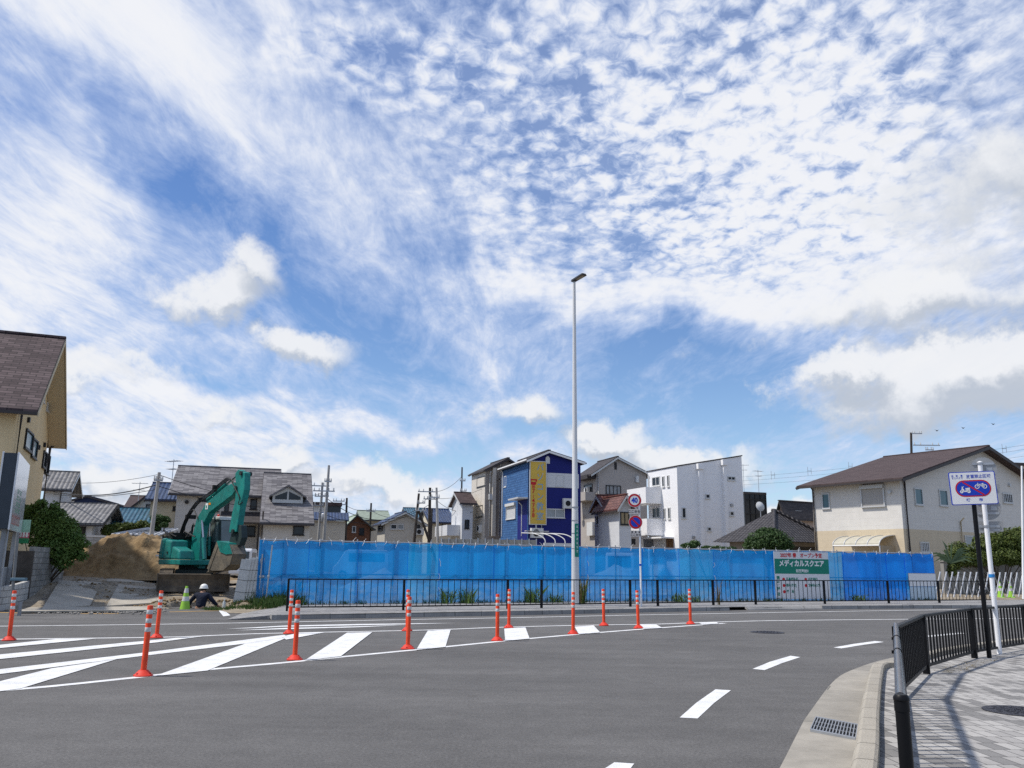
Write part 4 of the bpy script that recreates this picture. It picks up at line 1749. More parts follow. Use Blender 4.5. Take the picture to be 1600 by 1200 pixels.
# upper structure: y<0 is the side towards the street
m1 = MB()
pts = [(1.25, -1.24), (1.25, 1.24), (-.55, 1.24), (-1.05, 1.05), (-1.36, .65), (-1.47, .0), (-1.36, -.65), (-1.05, -1.05), (-.55, -1.24)]
m1.extz(pts, .98, 1.18)
m1.build('turntable_deck', m_teal, ex, bevel=.03)
m1 = MB()
pts = [(-.35, -1.23), (-.35, 1.2), (-.75, 1.2), (-1.10, 1.0), (-1.38, .62), (-1.49, .0), (-1.38, -.62), (-1.10, -1.02), (-.75, -1.23)]
top = [(x * .97 + (.0 if x > -.5 else .03), y * .96) for x, y in pts]
m1.loft([(x, y, 1.19) for x, y in pts], [(x, y, 2.02) for x, y in top])
m1.build('counterweight', m_teal, ex, bevel=.09)
m1 = MB()
m1.loft([(-.34, -1.22, 1.19), (.30, -1.22, 1.19), (.30, -.45, 1.19), (-.34, -.45, 1.19)], [(-.34, -1.18, 1.98), (.24, -1.18, 1.90), (.24, -.47, 1.92), (-.34, -.47, 1.98)])
sd = m1.build('side_cover', m_teal, ex, bevel=.07)
m1 = MB()
m1.loft([(.31, -1.21, 1.19), (1.1, -1.21, 1.19), (1.1, -.55, 1.19), (.31, -.55, 1.19)], [(.31, -1.17, 1.70), (1.0, -1.17, 1.52), (1.0, -.57, 1.52), (.31, -.57, 1.70)])
m1.build('tank_cover', m_teal, ex, bevel=.06)
for x0, x1, yy0 in ((-.8, -.66, -1.245), (.0, .10, -1.225)):
    m1 = MB()
    m1.box(x0, x1, yy0 - .012, yy0 + .04, 1.42, 1.48)
    m1.build('cover_latch', m_frame, ex)
m1 = MB()
m1.box(-.90, -.60, -1.262, -1.25, 1.30, 1.36)
m1.build('decal', m_whitep, ex)
# clutter on the engine deck: exhaust, guard and hoses
m1 = MB()
m1.box(-1.15, -.2, -.95, .9, 2.0, 2.10)
m1.box(-.9, -.3, -.9, -.3, 2.08, 2.24)
for i in range(16):
    a = Vector((random.uniform(-1.1, .1), random.uniform(-1.0, -.1), 2.06))
    m1.tube([a, a + Vector((random.uniform(-.2, .3), random.uniform(-.15, .15), random.uniform(.08, .25))), a + Vector((random.uniform(.1, .5), random.uniform(-.2, .2), .02))], .028, 6)
m1.build('engine_deck', m_rubber, ex, smooth=40)
m1 = MB()
m1.tube([(-.75, .1, 2.05), (-.75, .1, 2.5), (-.66, .1, 2.62), (-.52, .1, 2.55)], .045, 8)
m1.build('exhaust_pipe', m_frame, ex, smooth=40)
m1 = MB()
m1.tube([(-.95, .55, 2.05), (-.95, .55, 2.62), (-.80, .55, 2.78), (-.55, .55, 2.70), (-.45, .55, 2.05)], .018, 6)
m1.build('hand_rail', m_frame, ex, smooth=40)

# cab (far side)
m1 = MB()
cp = [(.02, 1.19), (1.28, 1.19), (1.36, 1.75), (1.20, 2.78), (.08, 2.82), (.0, 2.3)]
m1.ext(cp, .28, 1.22)
cab = m1.build('cab', m_frame, ex, bevel=.05)
m1 = MB()
m1.ext([(.02, 2.80), (1.22, 2.76), (1.16, 2.90), (.10, 2.93)], .27, 1.23)
m1.build('cab_roof', m_cream, cab, bevel=.03)
m1 = MB()
m1.ext([(.10, 1.95), (1.26, 1.85), (1.13, 2.68), (.12, 2.72)], .268, .28)
m1.build('window', m_cabglass, cab)
m1 = MB()
A = [(1.33, .34, 1.78), (1.33, 1.16, 1.78), (1.185, 1.16, 2.72), (1.185, .34, 2.72)]
m1.loft([Vector(q) + Vector((.02, 0, 0)) for q in A], [Vector(q) + Vector((.04, 0, .01)) for q in A])
m1.build('windscreen', m_cabglass, cab)
m1 = MB()
m1.lathe([(.05, 0), (.05, .09), (.03, .12)], 10, (.25, .7, 2.92))
m1.build('beacon', mat('red beacon', (.55, .05, .03), .4), cab)

# boom, centre line y = -.12
EU = Vector((math.cos(R(-44)), math.sin(R(-44)), 0))
EV = Vector((-EU.y, EU.x, 0))


def exl(x, y, yl=-.30):
    """local (x, z) of the boom plane where the photograph (left quarter, enlarged) shows x, y"""
    d = ray(x * .2875, 690 + y * .2875)
    o_ = ex.location + EV * yl
    t = (o_ - EYE).dot(EV) / d.dot(EV)
    q = EYE + d * t - ex.location
    return q.dot(EU), q.z


BX = [exl(*q) for q in ((1035, 680), (1080, 690), (1088, 530), (1100, 455), (1137, 385), (1260, 292), (1284, 258), (1270, 222), (1232, 240), (1118, 335), (1068, 420), (1040, 530))]
m1 = prism(BX, -.30, -.02)
boom = m1.build('boom', m_teal, ex, bevel=.02)
dx_, dz_ = exl(1118, 352)
m1 = MB()
m1.box(dx_, dx_ + .20, -.312, -.302, dz_ - .12, dz_ + .12, 0)
m1.build('decal', m_whitep, boom)
m1 = MB()
m1.box(dx_ + .05, dx_ + .13, -.318, -.313, dz_ - .08, dz_ + .04)
m1.build('decal_mark', m_green, boom)
m1 = MB()
m1.box(dx_ + .24, dx_ + .42, -.312, -.302, dz_ + .05, dz_ + .13)
m1.build('decal_stripe', mat('orange print', (.7, .25, .02), .5), boom)


def cyl(name, a, b, r, split=.55, parent=ex):
    a, b = Vector(a), Vector(b)
    m1 = MB()
    m1.tube([a, a.lerp(b, split)], r, 12)
    o = m1.build(name, m_teal, parent, smooth=40)
    m1 = MB()
    m1.tube([a.lerp(b, split), b], r * .55, 10)
    m1.build('piston_rod', m_chrome, o, smooth=40)


def e3(x, y, yl):
    q = exl(x, y, yl)
    return (q[0], yl, q[1])


cyl('boom_cylinder', e3(1112, 640, -.42), e3(1098, 430, -.36), .075)
cyl('boom_cylinder', e3(1135, 620, .18), e3(1140, 430, .10), .075)
cyl('arm_cylinder', e3(1130, 318, -.13), e3(1296, 178, -.13), .085, .62)
cyl('bucket_cylinder', e3(1318, 290, -.13), e3(1296, 500, -.13), .07, .6)
AX = [exl(*q) for q in ((1283, 172), (1300, 150), (1336, 168), (1334, 260), (1312, 350), (1290, 490), (1248, 495), (1264, 400), (1282, 320), (1288, 250))]
m1 = prism([(x - .10, z) for x, z in AX], -.29, -.04)
arm = m1.build('arm', m_tealdirt, ex, bevel=.02)
for q in (exl(1284, 252), exl(1268, 488), exl(1312, 172)):
    m1 = MB()
    m1.lathe([(.085, 0), (.085, .46)], 14, (0, 0, 0), 0, Matrix.Translation((q[0], .11, q[1])) @ RX)
    m1.build('pin', m_frame, arm, smooth=40)
m1 = MB()
m1.ext([exl(*q) for q in ((1286, 450), (1302, 455), (1306, 520), (1290, 565), (1276, 560), (1288, 515))], -.24, .0)
m1.ext([exl(*q) for q in ((1246, 490), (1276, 492), (1284, 555), (1250, 570), (1232, 545))], -.20, -.04)
m1.build('bucket_link', m_frame, ex, bevel=.01)
# bucket, curled in towards the cab
BK = [exl(*q) for q in ((1212, 545), (1275, 560), (1292, 610), (1275, 668), (1238, 700), (1180, 702), (1158, 690))]
BKX, BKZ = sum(q[0] for q in BK) / 7, sum(q[1] for q in BK) / 7
m1 = MB()
y0, y1 = -.48, .04
inner = [(x + (BKX - x) * .10, z + (BKZ - z) * .10) for x, z in BK]
for i in range(len(BK) - 1):
    for (pa, pb), s_ in (((BK[i], BK[i + 1]), 0), ((inner[i], inner[i + 1]), 1)):
        m1.quad((pa[0], y0, pa[1]), (pb[0], y0, pb[1]), (pb[0], y1, pb[1]), (pa[0], y1, pa[1]))
for y in (y0, y1):
    m1.ext(BK, y - .02, y + .02)
CH = [exl(*q) for q in ((1206, 545), (1154, 690), (1166, 698), (1222, 548))]
m1.ext(CH, y0 - .04, y0 - .021)
m1.ext(CH, y1 + .021, y1 + .04)
bk_ = m1.build('bucket', m_bucket, ex, recalc=False)
m1 = MB()
m1.ext([exl(*q) for q in ((1208, 540), (1272, 552), (1290, 610), (1258, 614), (1226, 600))], y0 - .05, y1 + .05)
m1.build('bucket_back', m_teal, bk_)
m1 = MB()
for i in range(5):
    y = y0 + .06 + i * (y1 - y0 - .12) / 4
    m1.ext([exl(*q) for q in ((1160, 688), (1170, 704), (1142, 712))], y - .035, y + .035)
m1.build('bucket_teeth', m_bucket, bk_)
# hoses along the boom
for k, dy in enumerate((-.26, -.18, -.02, .03)):
    m1 = MB()
    pts = smooth_path([e3(x_ - 4 * k, y_ - 3 * k, dy) for x_, y_ in ((985, 520), (1010, 450), (1040, 390), (1085, 330), (1150, 285), (1215, 228), (1255, 205), (1278, 240))], 4)
    m1.tube(pts, .024, 6)
    m1.build('hose', m_rubber, ex, smooth=60)
for dy in (-.34, .08):
    m1 = MB()
    m1.tube(smooth_path([e3(*q, dy) for q in ((1000, 500), (1015, 420), (1050, 370), (1075, 420))], 4), .024, 6)
    m1.build('hose', m_rubber, ex, smooth=60)
    m1 = MB()
    m1.tube(smooth_path([e3(*q, dy) for q in ((1262, 225), (1300, 300), (1296, 340), (1318, 330))], 4), .02, 6)
    m1.build('hose', m_rubber, ex, smooth=60)
for q in ((1052, 410), (1120, 318), (1200, 250)):
    m1 = MB()
    x, _, z = e3(*q, 0)
    m1.box(x - .05, x + .06, -.34, .08, z - .08, z + .08)
    m1.build('hose_clamp', m_rubber, ex)

# ---- leaning scaffold planks at the fence end
m_alu = mat('aluminium plank', (.50, .50, .48), .5, .35, var=.15, vs=5)
ql = P(372, 941, 29.6)
for i in range(5):
    lab = ['outermost pale grey plank of the stack leaning by the blue fence end', 'second pale plank of the stack leaning by the blue fence end', 'middle plank of the leaning stack by the blue fence end', 'fourth plank of the leaning stack by the blue fence end', 'innermost plank of the leaning stack, nearest the blue fence'][i]
    pk = thing('scaffold_plank', lab, 'plank', (ql.x + .10 * i, ql.y + .05 * i, lot_z(ql.x, ql.y)), R(8), 'planks stacked at the fence end')
    pk.rotation_euler = (0, R(7), R(8))
    m1 = MB()
    w = .17 if i == 0 else .15
    m1.box(-w, w, -.02, .02, 0, 1.45 + .02 * i)
    m1.build('board', m_alu, pk)
    for z in (.35, .75, 1.1):
        m1 = MB()
        m1.box(-w - .004, w + .004, -.026, .026, z, z + .012)
        m1.build('rib', m_dark, pk)
for i, (dx, dy, lean) in enumerate(((.62, .2, .02), (.75, .25, -.03), (.9, .1, .05))):
    pp = thing('scaffold_pipe', ['upright steel pipe between the planks and the blue fence', 'middle steel pipe between the planks and the blue fence', 'steel pipe touching the end of the blue fence'][i], 'pipe', (ql.x + dx, ql.y + dy, lot_z(ql.x + dx, ql.y + dy) - .05), 0, 'pipes at the fence end')
    pp.rotation_euler = (0, lean, 0)
    m1 = MB()
    m1.tube([(0, 0, 0), (0, 0, 1.7 + .15 * i)], .025, 8)
    m1.build('tube', m_steel, pp, smooth=40)
    m1 = MB()
    m1.box(-.04, .04, -.04, .04, .9, .98)
    m1.build('clamp', m_galv, pp, bevel=.01)

# ---- worker in the pit, seen from behind
m_skin = mat('skin', (.36, .20, .13), .55, var=.1, vs=8)
m_navy = mat('navy shirt', (.008, .012, .028), .85, var=.3, vs=6, bump=.5, bs=18)
m_trous = mat('work trousers', (.02, .024, .035), .9, var=.3, vs=6)
m_helmet = mat('white helmet', (.75, .74, .70), .3, var=.04, vs=5)


def skin(name, verts, edges, m, parent, root=0, lv=2):
    me = bpy.data.meshes.new(name)
    me.from_pydata([v[:3] for v in verts], edges, [])
    o = bpy.data.objects.new(name, me)
    COL.objects.link(o)
    o.parent = parent
    sm = o.modifiers.new('Skin', 'SKIN')
    sm.use_smooth_shade = True
    for d_, v in zip(me.skin_vertices[0].data, verts):
        rr = v[3]
        d_.radius = (rr, rr * (v[4] if len(v) > 4 else 1))
    me.skin_vertices[0].data[root].use_root = True
    ss_ = o.modifiers.new('Sub', 'SUBSURF')
    ss_.levels = ss_.render_levels = lv
    me.materials.append(m)
    return o


pz = -1.0
head_top = P(314, 914, 29.35).z
pr = thing('person', 'worker in a dark navy shirt and white helmet bending in the dug pit', 'person', (P(314, 930, 29.35).x, 29.35, pz), 0)
k = (head_top - pz - .02) / 1.66
V = [(0, 0, .90, .13), (0, .05, 1.06, .13), (0, .12, 1.24, .145), (0, .15, 1.38, .10), (0, .18, 1.46, .055), (0, .22, 1.56, .085), (0, .22, 1.63, .075),
     (-.19, .13, 1.36, .062), (-.36, .12, 1.17, .048), (-.46, .32, 1.02, .038), (-.47, .40, .98, .034),
     (.19, .13, 1.36, .062), (.36, .12, 1.17, .048), (.46, .32, 1.02, .038), (.47, .40, .98, .034),
     (-.10, 0, .84, .095), (-.13, .10, .50, .07), (-.13, .02, .09, .045), (-.13, .18, .04, .04),
     (.10, 0, .84, .095), (.13, .16, .50, .07), (.13, .08, .09, .045), (.13, .24, .04, .04),
     (0, .305, 1.55, .02)]
E_ = [(0, 1), (1, 2), (2, 3), (3, 4), (4, 5), (5, 6), (3, 7), (7, 8), (8, 9), (9, 10), (3, 11), (11, 12), (12, 13), (13, 14), (0, 15), (15, 16), (16, 17), (17, 18), (0, 19), (19, 20), (20, 21), (21, 22), (5, 23)]
for hx, hi in ((-.47, 10), (.47, 14)):
    for f in range(4):
        b0 = len(V)
        V += [(hx + (f - 1.5) * .022, .47, .96 + .01 * f, .010), (hx + (f - 1.5) * .024, .50, .93, .009), (hx + (f - 1.5) * .023, .50, .90, .008)]
        E_ += [(hi, b0), (b0, b0 + 1), (b0 + 1, b0 + 2)]
    b0 = len(V)
    sg = 1 if hx < 0 else -1
    V += [(hx + sg * .05, .43, .96, .011), (hx + sg * .06, .46, .92, .009)]
    E_ += [(hi, b0), (b0, b0 + 1)]
V = [tuple(c * k for c in v[:3]) + (v[3] * k,) for v in V]
body = skin('body', V, E_, m_skin, pr)
body.modifiers.remove(body.modifiers['Sub'])
s2_ = body.modifiers.new('Sub', 'SUBSURF')
s2_.levels = s2_.render_levels = 2
g_ = 1.16
SV = [(0, .02, .92, .16), (0, .06, 1.06, .16), (0, .12, 1.24, .185), (0, .14, 1.36, .135), (-.20, .13, 1.36, .085), (-.36, .12, 1.17, .068), (-.45, .29, 1.04, .052), (.20, .13, 1.36, .085), (.36, .12, 1.17, .068), (.45, .29, 1.04, .052), (0, .17, 1.43, .07)]
SE = [(0, 1), (1, 2), (2, 3), (3, 4), (4, 5), (5, 6), (3, 7), (7, 8), (8, 9), (3, 10)]
skin('shirt', [tuple(c * k for c in v[:3]) + (v[3] * k,) for v in SV], SE, m_navy, pr)
TV = [(0, 0, .92, .15), (-.10, 0, .82, .115), (-.13, .10, .50, .09), (-.13, .03, .12, .075), (.10, 0, .82, .115), (.13, .16, .50, .09), (.13, .09, .12, .075)]
skin('trousers', [tuple(c * k for c in v[:3]) + (v[3] * k,) for v in TV], [(0, 1), (1, 2), (2, 3), (0, 4), (4, 5), (5, 6)], m_trous, pr)
m1 = MB()
m1.lathe([(.132, 0), (.130, .03), (.118, .08), (.085, .12), (.04, .14), (.005, .145)], 18)
m1.lathe([(.15, -.012), (.15, .004), (.12, .012)], 18)
hel = m1.build('helmet', m_helmet, pr, smooth=50)
hel.location = (0, .22 * k, 1.575 * k)
m1 = MB()
m1.lathe([(.128, -.035), (.128, -.012)], 18)
o = m1.build('helmet_band', m_black, pr, smooth=50)
o.location = (0, .22 * k, 1.575 * k)
m1 = MB()      # short dark hair at the nape
m1.ball((0, .20 * k, 1.555 * k), .098, 12, 8, (1, 1, .8))
m1.build('hair', m_rubber, pr, smooth=60)
# pale plastic bottle standing on the pit rim
q = P(350.5, 940, 29.0)
bt = thing('bottle', 'small pale plastic bottle standing on the pit rim near the planks', 'bottle', (q.x, q.y, lot_z(q.x, q.y) - .01))
m1 = MB()
m1.lathe([(.05, 0), (.052, .02), (.052, .18), (.02, .25), (.02, .27)], 14)
m1.build('body', mat('clear plastic', (.5, .52, .5), .25), bt, smooth=40)
m1 = MB()
m1.lathe([(.023, .268), (.023, .30)], 12)
m1.build('cap', m_whitep, bt, smooth=40)


# ================================================================== buildings
m_wframe = mat('dark window frame', (.03, .028, .028), .45, .4)
m_wframe_w = mat('pale window frame', (.55, .55, .54), .45, .3)
m_pane = mat('window glass', (.02, .026, .034), .14, 0, var=.5, vs=.6, spec=.35)
m_pane_b = mat('blue grey frosted glass', (.05, .13, .16), .2, 0, var=.2, vs=1, spec=.6)
m_pane_l = mat('curtained glass', (.24, .26, .27), .15, 0, var=.3, vs=2.5, spec=.7)
m_gutter = mat('dark gutter', (.05, .042, .04), .5)
m_pvc = mat('pale downpipe', (.60, .60, .58), .5)
m_roofdark = brickmat('dark slate roof', [(0, (.045, .04, .042)), (1, (.07, .062, .062))], (.02, .02, .02), .45, .18, .012, .75, var=.15)
m_roofbrown = brickmat('brown slate roof', [(0, (.055, .036, .034)), (1, (.085, .058, .054))], (.03, .02, .02), .6, .16, .012, .75, var=.12)
m_roofslate = brickmat('mottled slate roof', [(0, (.15, .142, .145)), (.35, (.215, .205, .205)), (.72, (.10, .095, .10))], (.07, .065, .065), .75, .2, .014, .8, var=.25)
m_roofasph = brickmat('brown shingles', [(0, (.085, .06, .06)), (.4, (.115, .083, .082)), (.75, (.065, .045, .045))], (.035, .026, .026), .5, .19, .02, .85, var=.2)
m_kawara_g = brickmat('grey clay tile roof', [(0, (.15, .145, .14)), (1, (.25, .24, .23))], (.05, .05, .05), .30, .28, .02, .6, off=0, var=.3, wave=.30, bump=.6)
m_kawara_b = brickmat('blue clay tile roof', [(0, (.02, .085, .135)), (1, (.05, .15, .21))], (.01, .03, .05), .30, .28, .02, .35, off=0, var=.25, wave=.30, bump=.6, spec=.5)
m_kawara_n = brickmat('navy clay tile roof', [(0, (.012, .03, .085)), (1, (.03, .06, .14))], (.008, .012, .03), .30, .28, .02, .35, off=0, var=.25, wave=.30, bump=.6, spec=.5)
m_kawara_r = brickmat('red clay tile roof', [(0, (.11, .034, .028)), (1, (.18, .075, .06))], (.04, .01, .01), .30, .28, .02, .5, off=0, var=.3, wave=.30, bump=.6)
m_kawara_k = brickmat('charcoal tile roof', [(0, (.055, .05, .052)), (1, (.085, .078, .08))], (.02, .02, .02), .32, .26, .02, .55, off=0, var=.2, wave=.32, bump=.9)
m_wood = mat('stained wood', (.20, .10, .04), .6, var=.3, vs=3)


class House:
    def __init__(s, name, label, px, py, Y, xl, xr, phi=18, zb=.1, Lv=9.0, Lu=None, cat='house'):
        p = P(px, py, Y)
        s.C = Vector((p.x, p.y, zb))
        s.he = p.z - zb
        s.phi = R(phi)
        s.u = Vector((math.cos(s.phi), math.sin(s.phi), 0))
        s.v = Vector((-math.sin(s.phi), math.cos(s.phi), 0))
        top = Vector((p.x, p.y, p.z))

        def solve(d, x, lim=60):
            a, b = 0.0, lim
            up = proj(top + d * b)[0] > proj(top)[0]
            for _ in range(50):
                m = (a + b) / 2
                q = proj(top + d * m)[0]
                if (q < x) == up:
                    a = m
                else:
                    b = m
            return a
        s.Lu = Lu if Lu is not None else solve(s.u, xr)
        s.Lv = solve(s.v, xl) if xl is not None else Lv
        s.root = thing(name, label, cat, s.C, s.phi)

    def pt(s, face, px, py):
        o = s.C + (s.u * s.Lu if face == 'E' else Vector())
        n = {'R': -s.v, 'L': -s.u, 'E': s.u}[face]
        d = ray(px, py)
        t = (o - EYE).dot(n) / d.dot(n)
        q = EYE + d * t - s.C
        return (q.dot(s.u) if face == 'R' else q.dot(s.v)), q.z

    def loc(s, face, a, z, out):
        if face == 'R':
            return Vector((a, -out, z))
        if face == 'L':
            return Vector((-out, a, z))
        return Vector((s.Lu + out, a, z))

    def fbox(s, mb, face, a0, a1, z0, z1, o0, o1, mi=0):
        p = [s.loc(face, a, z, o) for o in (o0, o1) for a, z in ((a0, z0), (a1, z0), (a1, z1), (a0, z1))]
        mb.loft(p[:4], p[4:], mi)

    def rect(s, face, x0, y0, x1, y1):
        xm, ym = (x0 + x1) / 2, (y0 + y1) / 2
        a0, a1 = s.pt(face, x0, ym)[0], s.pt(face, x1, ym)[0]
        z1, z0 = s.pt(face, xm, y0)[1], s.pt(face, xm, y1)[1]
        return min(a0, a1), max(a0, a1), z0, z1

    def win(s, face, x0, y0, x1, y1, frame=None, pane=None, bars=0, fw=.07, name='window'):
        frame = frame or m_wframe
        pane = pane or m_pane
        a0, a1, z0, z1 = s.rect(face, x0, y0, x1, y1)
        fw = min(fw, (a1 - a0) * .2, (z1 - z0) * .2)
        m1 = MB()
        s.fbox(m1, face, a0, a1, z0, z0 + fw, -.02, .07)
        s.fbox(m1, face, a0, a1, z1 - fw, z1, -.02, .07)
        s.fbox(m1, face, a0, a0 + fw, z0 + fw, z1 - fw, -.02, .07)
        s.fbox(m1, face, a1 - fw, a1, z0 + fw, z1 - fw, -.02, .07)
        for i in range(bars):
            c = a0 + (a1 - a0) * (i + 1) / (bars + 1)
            s.fbox(m1, face, c - fw * .45, c + fw * .45, z0 + fw, z1 - fw, .015, .055)
        s.fbox(m1, face, a0 - .05, a1 + .05, z0 - .05, z0, -.02, .10)
        o = m1.build(name, frame, s.root)
        m1 = MB()
        s.fbox(m1, face, a0 + fw, a1 - fw, z0 + fw, z1 - fw, .004, .014)
        m1.build('pane', pane, o)
        return o

    def panel(s, name, face, x0, y0, x1, y1, m, out=.1, o0=-.02):
        a0, a1, z0, z1 = s.rect(face, x0, y0, x1, y1)
        m1 = MB()
        s.fbox(m1, face, a0, a1, z0, z1, o0, out)
        return m1.build(name, m, s.root)

    def shutter(s, face, x0, y0, x1, y1, mbox, mslat):
        a0, a1, z0, z1 = s.rect(face, x0, y0, x1, y1)
        m1 = MB()
        h = z1 - z0
        s.fbox(m1, face, a0, a1, z1 - h * .18, z1, -.02, .24)
        s.fbox(m1, face, a0, a0 + .08, z0, z1 - h * .18, -.02, .12)
        s.fbox(m1, face, a1 - .08, a1, z0, z1 - h * .18, -.02, .12)
        s.fbox(m1, face, a0 - .03, a1 + .03, z0 - .07, z0, -.02, .15)
        o = m1.build('shutter_box', mbox, s.root)
        m1 = MB()
        n = max(6, int(h / .07))
        for i in range(n):
            zz_ = z0 + (h * .82) * i / n
            s.fbox(m1, face, a0 + .08, a1 - .08, zz_ + .004, zz_ + h * .82 / n - .004, .0, .05 + .012)
        s.fbox(m1, face, a0 + .08, a1 - .08, z0, z1 - h * .18, -.01, .05)
        m1.build('shutter_slats', mslat, o)

    def pipe(s, face, px, y0, y1, m, r=.05, name='downpipe'):
        a, z1 = s.pt(face, px, y0)
        z0 = s.pt(face, px, y1)[1]
        m1 = MB()
        m1.tube([s.loc(face, a, z1 + .25, .35), s.loc(face, a, z1, .09), s.loc(face, a, max(z0, 0), .09)], r, 8)
        return m1.build(name, m, s.root, smooth=40)

    def walls(s, m, ridge=None, hr=None, f=.5, split=None, m2=None, name='wall'):
        """ridge 'v': gables on R and back; 'u': gables on L and E; None: flat top; 'mono': slope rising along u to hr"""
        he = s.he

        def prof(L_):
            if ridge in ('u', 'v'):
                return [(0, 0), (L_, 0), (L_, he), (L_ * f, hr), (0, he)]
            if ridge == 'mono':
                return [(0, 0), (L_, 0), (L_, hr), (0, he)]
            return [(0, 0), (L_, 0), (L_, he), (0, he)]
        lo = split or 0
        if split:
            m1 = MB()
            m1.box(0, s.Lu, 0, s.Lv, 0, split)
            m1.build('lower_wall', m2, s.root)
        m1 = MB()
        if ridge == 'u':
            pr_ = [(a, max(z, lo)) for a, z in prof(s.Lv)]
            m1.loft([(0, a, z) for a, z in pr_], [(s.Lu, a, z) for a, z in pr_])
        else:
            pr_ = [(a, max(z, lo)) for a, z in prof(s.Lu)]
            m1.loft([(a, 0, z) for a, z in pr_], [(a, s.Lv, z) for a, z in pr_])
        return m1.build(name, m, s.root)

    def roof(s, m, ridge, hr, f=.5, eave=.5, gab=.4, th=.14, trim=None, soffit=None):
        he = s.he
        L_ = s.Lu if ridge == 'v' else s.Lv
        D = s.Lv if ridge == 'v' else s.Lu
        s0, s1 = (hr - he) / (L_ * f), (hr - he) / (L_ * (1 - f))
        g_ = .015
        A = [(-eave, he - s0 * eave + g_), (L_ * f, hr + g_), (L_ + eave, he - s1 * eave + g_)]
        ro = None
        for i, (a, b) in enumerate(((A[0], A[1]), (A[1], A[2]))):
            m1 = MB()
            poly = [(a[0], a[1]), (b[0], b[1]), (b[0], b[1] + th), (a[0], a[1] + th)]
            if ridge == 'v':
                m1.ext(poly, -gab, D + gab)
            else:
                m1.loft([(-gab, x, z) for x, z in poly], [(D + gab, x, z) for x, z in poly])
            o = m1.build('roof', m, s.root)
        tm = trim or m_gutter
        m1 = MB()     # ridge cap and verge boards
        if ridge == 'v':
            m1.box(L_ * f - .12, L_ * f + .12, -gab - .02, D + gab + .02, hr + th - .03, hr + th + .06)
        else:
            m1.box(-gab - .02, D + gab + .02, L_ * f - .12, L_ * f + .12, hr + th - .03, hr + th + .06)
        m1.build('ridge_cap', m if isinstance(m, bpy.types.Material) else tm, s.root)
        for a, b in ((A[0], A[1]), (A[1], A[2])):
            poly = [(a[0], a[1] - .09), (b[0], b[1] - .09), (b[0], b[1] + th * .55), (a[0], a[1] + th * .55)]
            for q0, q1 in ((-gab - .035, -gab - .004), (D + gab + .004, D + gab + .035)):
                m1 = MB()
                if ridge == 'v':
                    m1.ext(poly, q0, q1)
                else:
                    m1.loft([(q0, x, z) for x, z in poly], [(q1, x, z) for x, z in poly])
                m1.build('barge_board', tm, s.root)
        for a in (A[0], A[2]):
            m1 = MB()
            x0 = a[0] - .11 if a is A[0] else a[0] + .005
            if ridge == 'v':
                m1.box(x0, x0 + .105, -gab, D + gab, a[1] - .03, a[1] + .08)
            else:
                m1.box(-gab, D + gab, x0, x0 + .105, a[1] - .03, a[1] + .08)
            m1.build('gutter', m_gutter, s.root)

    def flat_roof(s, m, th=.15, ov=.15, hr=None):
        m1 = MB()
        he, h2 = s.he, (hr if hr is not None else s.he)
        k_ = (h2 - he) / s.Lu
        m1.ext([(-ov, he - k_ * ov + .01), (s.Lu + ov, h2 + k_ * ov + .01), (s.Lu + ov, h2 + k_ * ov + .01 + th), (-ov, he - k_ * ov + .01 + th)], -ov, s.Lv + ov)
        m1.build('roof', m, s.root)


def antenna(x, y, z0, h, label):
    t = thing('tv_antenna', label, 'antenna', (x, y, z0), random.uniform(-.5, .5), 'roof antennas on the houses')
    m1 = MB()
    m1.tube([(0, 0, -.3), (0, 0, h)], .03, 6)
    m1.build('mast', m_galv, t)
    m1 = MB()
    for zz_, L_ in ((h - .15, 1.5), (h - .8, 1.0)):
        m1.box(-L_ * .5, L_ * .5, -.02, .02, zz_ - .02, zz_ + .02)
        for i in range(6):
            x_ = -L_ * .45 + L_ * .9 * i / 5
            m1.box(x_ - .015, x_ + .015, -.35, .35, zz_ - .012, zz_ + .012)
    m1.build('elements', m_galv, t)


# ---- tan building by the sign pillar
cor = P(28, 632, 31)
u_ = Vector((math.cos(R(22)), math.sin(R(22)), 0))
c0 = cor - u_ * 15
p_ = proj((c0.x, c0.y, cor.z))
m_tan = mat('tan stucco', (.66, .50, .28), .9, vs=.6, col2=(.74, .585, .35), bump=.25, bs=60, streak=.4)
m_tan_s = mat('tan soffit', (.60, .50, .34), .8)
H = House('apartment_house', 'tall tan stucco building with a steep brown shingle roof beside the lot', p_[0], p_[1], c0.y, None, None, 22, .0, 9.3, 15)
H.he = cor.z
hr = P(95, 533, 35.4).z
H.walls(m_tan, 'u', hr)
H.roof(m_roofasph, 'u', hr, eave=.55, gab=.75, th=.18, trim=m_tan_s)
m1 = MB()
for k_ in (0, 1):
    sl_k = (hr - H.he) / (H.Lv / 2)
    a, b = ((-.5, H.he - sl_k * .5), (H.Lv / 2, hr)) if k_ == 0 else ((H.Lv / 2, hr), (H.Lv + .5, H.he - sl_k * .5))
    poly = [(a[0], a[1] - .06), (b[0], b[1] - .06), (b[0], b[1] - .002), (a[0], a[1] - .002)]
    m1.loft([(15.01, x, z) for x, z in poly], [(15.73, x, z) for x, z in poly])
m1.build('soffit', m_tan_s, H.root)
for r_ in ((60.6, 597, 69.5, 627), (73, 616, 80.5, 648)):
    H.win('E', *r_, m_wframe_w, m_pane_l)
for r_ in ((38, 672, 50, 705), (49, 685, 57, 717)):
    H.win('E', *r_, m_wframe, m_pane_b)
for r_ in ((66, 704, 71, 732), (70.8, 709, 76, 742)):
    H.win('E', *r_, m_wframe, m_pane)
H.pipe('E', 31, 640, 760, m_gutter, .05)
H.pipe('E', 75, 700, 800, m_gutter, .06)
m1 = MB()
